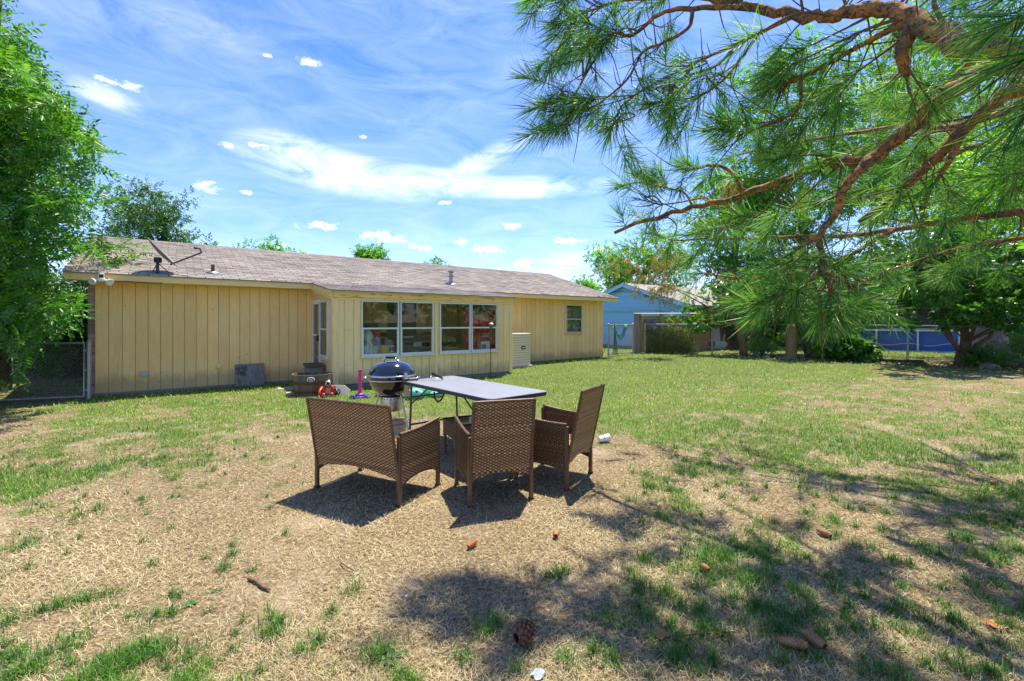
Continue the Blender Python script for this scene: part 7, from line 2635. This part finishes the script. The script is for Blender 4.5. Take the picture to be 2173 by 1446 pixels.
def limb(px_pts, r0, r1, side=0, seg=6, twigs=(.45, .75), n_tuft=2, size=1.0, start=.15, droop=.3, from_trunk=None, cut=False, updown=.0):
    """a bough given by points (px, py, depth); grows twigs along its length"""
    pts = [D(*q) for q in px_pts]
    if from_trunk is not None:
        pts = [Vector((TRK.x, TRK.y + .08, from_trunk))] + pts
    else:
        q = nearest_wood(pts[0])
        if q is not None:
            pts = [q] + (pts if (q - pts[0]).length > .06 else pts[1:])
    cp = curve_pts(pts, seg)
    cp = [p + Vector(pr_.normal(size=3)) * r0 * .12 for p in cp]
    ALL_CP.extend(cp)
    m = len(cp)
    rad = [r0 + (r1 - r0) * (i / (m - 1)) ** .8 for i in range(m)]
    mb = MB()
    mb.tube([p - TRK for p in cp], rad, 10 if r0 > .03 else 7, jitter=.10)
    tw = MB()
    for k in range(side):
        t = start + (1 - start) * (k + pr_.random()) / side
        i = min(m - 2, int(t * (m - 1)))
        tan = (cp[i + 1] - cp[i]).normalized()
        n1 = tan.orthogonal().normalized()
        a = pr_.uniform(0, 6.283)
        n = (n1 * math.cos(a) + tan.cross(n1) * math.sin(a))
        n.z = n.z * .7 + updown
        dv = (n * .9 + tan * .75)
        twig(tw, cp[i], dv, pr_.uniform(*twigs), max(.006, rad[i] * .28), int(pr_.integers(max(1, n_tuft - 1), n_tuft + 2)), size, droop)
    # fine bare twigs
    for k in range(int(side * 1.6) + 2):
        i = int(pr_.integers(max(1, int(m * start)), m - 1))
        tan = (cp[i] - cp[i - 1]).normalized()
        d_ = (Vector(pr_.normal(size=3)) * .9 + tan * .5 + Vector((0, 0, -.25))).normalized()
        L_ = pr_.uniform(.12, .42)
        cv_ = Vector(pr_.normal(size=3)) * L_ * .35
        q_ = curve_pts([cp[i], cp[i] + d_ * L_ * .45 + cv_ * .5, cp[i] + d_ * L_ + cv_ + Vector((0, 0, .06))], 4)
        tw.tube(q_, list(np.linspace(.0055, .002, len(q_))), 5, caps=False)
    b = len(mb.v)
    mb.cur = 1
    mb.add([p - TRK for p in tw.v], tw.f)
    if not cut:
        tuft_spots.append((cp[-1], (cp[-1] - cp[-3]).normalized(), size, 0))
    o = mb.build('bough', [M_PINEBARK, M_TWIG], pine, smooth=True)
    return cp


# main bough running left to its broken end
limb([(2300, 60, 2.45), (2100, 150, 2.60), (1990, 215, 2.75), (1900, 300, 2.92), (1835, 345, 3.05), (1760, 345, 3.2), (1680, 375, 3.4), (1560, 420, 3.75), (1450, 445, 4.1), (1305, 492, 4.7)], .066, .018, 13, 6, (.3, .7), 2, 1.0, .45, .35, from_trunk=3.35, cut=True)
# fork hanging down from it
limb([(1850, 350, 3.02), (1795, 395, 3.05), (1775, 450, 3.1), (1740, 500, 3.1), (1745, 545, 3.12), (1735, 580, 3.14), (1690, 615, 3.15), (1640, 630, 3.15)], .034, .009, 6, 6, (.25, .5), 3, .85, .4, .3)
limb([(1735, 580, 3.14), (1785, 592, 3.15), (1830, 630, 3.2)], .022, .008, 3, 5, (.2, .4), 3, .85, .3, .3)
limb([(1745, 500, 3.1), (1690, 530, 3.2), (1640, 560, 3.3)], .016, .006, 3, 4, (.2, .4), 3, .85, .3, .4)
limb([(1740, 560, 3.12), (1760, 610, 3.1), (1762, 640, 3.1)], .014, .006, 2, 4, (.15, .3), 3, .85, .3, .4)
# second bough, cut short
limb([(2250, 150, 2.9), (2130, 205, 3.1), (2045, 275, 3.3), (1960, 360, 3.5), (1885, 430, 3.65), (1822, 472, 3.8)], .055, .026, 9, 6, (.3, .6), 2, .9, .3, .4, from_trunk=3.2, cut=True)
limb([(2040, 280, 3.3), (2010, 350, 3.35), (1985, 385, 3.4)], .03, .012, 3, 4, (.3, .5), 2, .9, .2, .4)
# upper bough along the top edge
limb([(2350, 60, 2.0), (2080, 100, 2.2), (1980, 65, 2.4), (1900, 25, 2.55), (1800, 28, 2.7), (1730, 36, 2.8), (1600, 18, 3.0), (1480, -10, 3.2), (1350, -70, 3.45), (1200, -130, 3.7)], .07, .014, 14, 6, (.35, .8), 2, 1.0, .25, .35, from_trunk=3.75)
limb([(1930, 45, 2.5), (1915, 120, 2.55), (1925, 160, 2.6)], .045, .02, 2, 4, (.25, .4), 2, .9, .4, .3, cut=True)
limb([(1960, 20, 2.45), (1830, 95, 2.7), (1700, 165, 2.95), (1650, 180, 3.05)], .022, .010, 6, 5, (.3, .5), 2, .95, .2, .5)
limb([(1705, 168, 2.95), (1690, 235, 3.0), (1600, 275, 3.15), (1562, 290, 3.2)], .012, .006, 4, 5, (.2, .4), 2, .95, .3, .4)
# left hand spray against the sky
limb([(1700, 30, 2.85), (1560, 95, 3.1), (1440, 150, 3.25), (1330, 215, 3.4), (1300, 265, 3.45)], .016, .006, 5, 5, (.25, .45), 2, 1.0, .3, .4)
limb([(1600, 15, 3.0), (1470, 18, 3.1), (1400, 30, 3.2), (1345, 75, 3.3), (1300, 75, 3.35), (1255, 140, 3.4), (1215, 205, 3.45), (1180, 215, 3.5)], .020, .006, 7, 5, (.22, .42), 2, 1.0, .35, .35)
limb([(1460, 60, 3.15), (1400, 95, 3.25), (1365, 110, 3.3), (1330, 170, 3.35), (1260, 228, 3.4), (1215, 235, 3.45)], .014, .006, 5, 5, (.2, .4), 2, 1.0, .3, .4)
limb([(1480, -10, 3.2), (1330, 0, 3.3), (1260, 20, 3.35), (1200, 45, 3.4)], .014, .006, 5, 5, (.2, .4), 2, 1.0, .4, .3)
limb([(1350, -70, 3.45), (1230, -30, 3.45), (1140, -5, 3.5)], .012, .006, 3, 5, (.2, .35), 2, 1.0, .4, .5)
limb([(1560, 95, 3.1), (1520, 140, 3.1), (1440, 170, 3.1), (1420, 205, 3.15)], .012, .006, 3, 5, (.2, .4), 2, 1.0, .3, .4)
limb([(1600, 60, 3.0), (1540, 165, 3.0), (1470, 215, 3.05)], .012, .006, 3, 5, (.2, .4), 2, 1.0, .3, .4)
# small shoot above the broken end
limb([(1480, 440, 4.0), (1450, 408, 4.05), (1400, 395, 4.1), (1372, 378, 4.15)], .012, .005, 2, 4, (.15, .3), 2, .9, .5, .2)
limb([(1500, 420, 4.0), (1430, 432, 4.1), (1390, 432, 4.15), (1368, 420, 4.2)], .010, .005, 2, 4, (.15, .25), 2, .9, .5, .2)
limb([(1580, 400, 3.7), (1545, 360, 3.75), (1500, 352, 3.8), (1448, 366, 3.85)], .018, .010, 2, 5, (.15, .3), 2, .9, .5, .2, cut=True)
# lower boughs further out
limb([(2450, 380, 2.6), (2200, 345, 3.4), (2110, 305, 3.9), (2000, 340, 4.3), (1900, 400, 4.6)], .045, .012, 12, 6, (.4, .8), 3, 1.0, .3, .4, from_trunk=2.6)
limb([(2500, 470, 2.6), (2200, 450, 3.6), (2000, 470, 4.3), (1800, 500, 4.9), (1600, 505, 5.4), (1420, 510, 5.9)], .05, .012, 16, 6, (.45, .9), 2, 1.1, .3, .35, from_trunk=2.4)
limb([(2100, 250, 3.9), (1900, 270, 4.6), (1700, 300, 5.2), (1560, 330, 5.6)], .035, .010, 12, 6, (.4, .9), 2, 1.1, .2, .35, from_trunk=3.0)
limb([(1900, 480, 4.6), (1760, 560, 4.7), (1600, 590, 4.8), (1480, 580, 5.0)], .026, .008, 9, 6, (.35, .7), 2, 1.0, .2, .4)
limb([(2200, 500, 4.2), (2060, 520, 4.5), (1900, 570, 4.7), (1800, 610, 4.8)], .026, .008, 8, 6, (.35, .7), 3, 1.0, .2, .4, from_trunk=2.1)
# high boughs out of sight above, which shade the foreground
for (ex_, ey_, ez_, z0_, n_) in ((1.2, 4.6, 5.2, 4.6, 10), (2.6, 5.4, 5.4, 4.9, 11), (4.4, 5.6, 5.0, 4.4, 12), (5.8, 4.2, 4.6, 4.2, 12), (.9, 2.4, 5.0, 5.0, 10), (5.6, 6.8, 4.2, 3.8, 14), (2.0, 3.6, 4.4, 4.0, 5), (3.4, 3.8, 4.3, 3.9, 7), (6.0, 1.0, 5.0, 4.5, 8), (4.6, -1.6, 5.0, 4.5, 8)):
    p0, p1 = Vector((TRK.x, TRK.y + .08, z0_)), Vector((ex_, ey_, ez_))
    cp = curve_pts([p0, p0.lerp(p1, .5) + Vector((0, 0, .25)), p1], 8)
    mb, tw_ = MB(), MB()
    mb.tube([p - TRK for p in cp], list(np.linspace(.055, .012, len(cp))), 8, jitter=.1)
    for k in range(n_):
        i = int(4 + (len(cp) - 6) * (k + pr_.random()) / n_)
        tan = (cp[i + 1] - cp[i]).normalized()
        n1 = tan.orthogonal().normalized()
        a = pr_.uniform(0, 6.283)
        dv = n1 * math.cos(a) + tan.cross(n1) * math.sin(a) + tan * .6
        twig(tw_, cp[i], dv, pr_.uniform(.4, .9), .012, 4, 1.1, .3)
    mb.cur = 1
    mb.add([p - TRK for p in tw_.v], tw_.f)
    mb.build('bough', [M_PINEBARK, M_TWIG], pine, smooth=True)

# extra shoots read off the picture: (px, py, depth, direction in the picture plane, size)
SHOOTS = [(1150, 225, 3.5, (-.9, 0, -.25), 1.1), (1175, 245, 3.5, (-.6, .1, -.8), 1.1), (1205, 258, 3.48, (-.3, -.1, -1), 1.1), (1130, 30, 3.5, (-.7, 0, -.7), 1.0), (1200, 60, 3.4, (-.9, .1, -.5), 1.1),
          (1215, 100, 3.4, (-.6, .1, -.8), 1.0), (1185, 140, 3.45, (-1, .1, -.2), .9), (1265, 175, 3.4, (.1, .1, -1), .9), (1300, 265, 3.45, (-.9, 0, -.35), .9), (1430, 225, 3.1, (.2, .1, -1), 1.0),
          (1445, 155, 3.1, (-.9, .1, -.3), 1.0), (1370, 385, 4.15, (-.8, 0, .55), .9), (1365, 425, 4.2, (-.95, 0, .25), .9), (1420, 520, 4.3, (-.4, 0, -.9), 1.0), (1530, 480, 4.0, (.2, .1, -1), 1.0),
          (1590, 640, 3.15, (-.9, 0, .1), .95), (1620, 650, 3.15, (-.7, .1, -.6), .95), (1680, 640, 3.1, (.1, .1, -.9), .95), (1760, 650, 3.1, (.1, .1, -1), .95), (1840, 645, 3.2, (.7, .1, -.5), .95), (1800, 560, 3.3, (.9, .2, -.2), .9)]
for (a, b, d, ax, s) in SHOOTS:
    q = D(a, b, d)
    near_ = nearest_wood(q, 1.5)
    if near_ is not None:
        back = q - Vector(ax).normalized() * .18
        sh_pts = curve_pts([near_, near_.lerp(back, .55) + Vector((0, 0, .05)), back, q], 4)
        MB().tube([w - TRK for w in sh_pts], list(np.linspace(.009, .004, len(sh_pts))), 6).build('shoot', M_TWIG, pine, smooth=True)
    tuft_spots.append((q, Vector(ax).normalized(), s, 0))
# long near shoots at the upper right
for (a, b, d, ax, s) in [(2190, 20, 1.45, (-.8, .3, -.35), 1.1), (2230, 90, 1.4, (-.85, .25, -.45), 1.1), (2260, 160, 1.4, (-.8, .3, -.5), 1.1), (2170, -30, 1.5, (-.8, .4, -.2), 1.1), (2210, 210, 1.5, (-.6, .3, -.7), 1.0), (2120, 30, 1.7, (-.8, .3, -.5), 1.0), (2080, -10, 1.8, (-.9, .3, -.2), 1.0), (2270, 250, 1.5, (-.7, .3, -.6), 1.0), (2150, 120, 1.6, (-.9, .2, -.35), 1.0)]:
    tuft_spots.append((D(a, b, d), Vector(ax).normalized(), s, 0))
for (a, b, d) in [(1598, 480, 3.9), (1768, 672, 3.1), (1545, 395, 3.9), (2150, 150, 1.62)]:
    tuft_spots.append((D(a, b, d), Vector((.1, 0, -1)), .62, 1))

# dead shoots and live shoots
r = np.random.default_rng(42)
spots = []
for p, ax, s, dead in tuft_spots:
    if p.y > .5:
        tx_, ty_ = CX + p.x / p.y * FPX, HY - (p.z - CAMH) / p.y * FPX
        if ty_ > 690 and tx_ < 2250:
            continue
        if ty_ > 380 and p.y > 3.7 and tx_ < 2250 and r.random() < .38:
            continue
    ax = (Vector(ax) + Vector((0, 0, -.12))).normalized()
    spots.append((np.array(p), np.array(ax), s, dead))
P = np.array([s[0] for s in spots])
wx = CX + P[:, 0] / np.maximum(P[:, 1], .2) * FPX
wy = HY - (P[:, 2] - CAMH) / np.maximum(P[:, 1], .2) * FPX
vis = (wx > -60) & (wx < 2230) & (wy > -80) & (wy < 1446) & (P[:, 1] > .5)
dist = np.where(vis, P[:, 1], 1e3 + P[:, 1])
order = np.argsort(dist)
one = set(int(i) for i in order[:300])
R_all = rot_from(np.array([s[1] for s in spots]), r.normal(size=P.shape))
for k, (v, f, q) in enumerate(TUFTS):
    TUFT_OBJ.append(big_mesh('needle_tuft', v, f, M_NEEDLE, pine, {'rnd': q}))
DEAD_OBJ = None
used = set()
rest = []
for i, (p, ax, s, dead) in enumerate(spots):
    if i not in one and not dead:
        rest.append(i)
        continue
    k = int(r.integers(0, len(TUFTS)))
    if dead:
        if DEAD_OBJ is None:
            v, f, q = TUFTS[1]
            DEAD_OBJ = o = big_mesh('needle_tuft', v, f, M_NEEDLE_DEAD, pine, {'rnd': q})
            o['label'] = 'dead orange needles'
        else:
            o = share(DEAD_OBJ, pine)
    elif k in used:
        o = share(TUFT_OBJ[k], pine)
    else:
        o = TUFT_OBJ[k]
        used.add(k)
    M_ = Matrix([list(R_all[i][j]) + [0] for j in range(3)] + [[0, 0, 0, 1]])
    o.matrix_local = T(*(Vector(p) - TRK)) @ M_ @ Matrix.Scale(float(s * r.uniform(.85, 1.12)), 4)
if rest:
    rest = np.array(rest)
    v, f, q = scatter(TUFTS, P[rest] - np.array(TRK), R_all[rest], r.uniform(.85, 1.15, len(rest)), r.normal(0, .1, len(rest)), 9)
    tag(big_mesh('needle_mass', v, f, M_NEEDLE, pine, {'rnd': q}), kind='stuff')
print('tufts', len(spots), 'merged', len(rest))
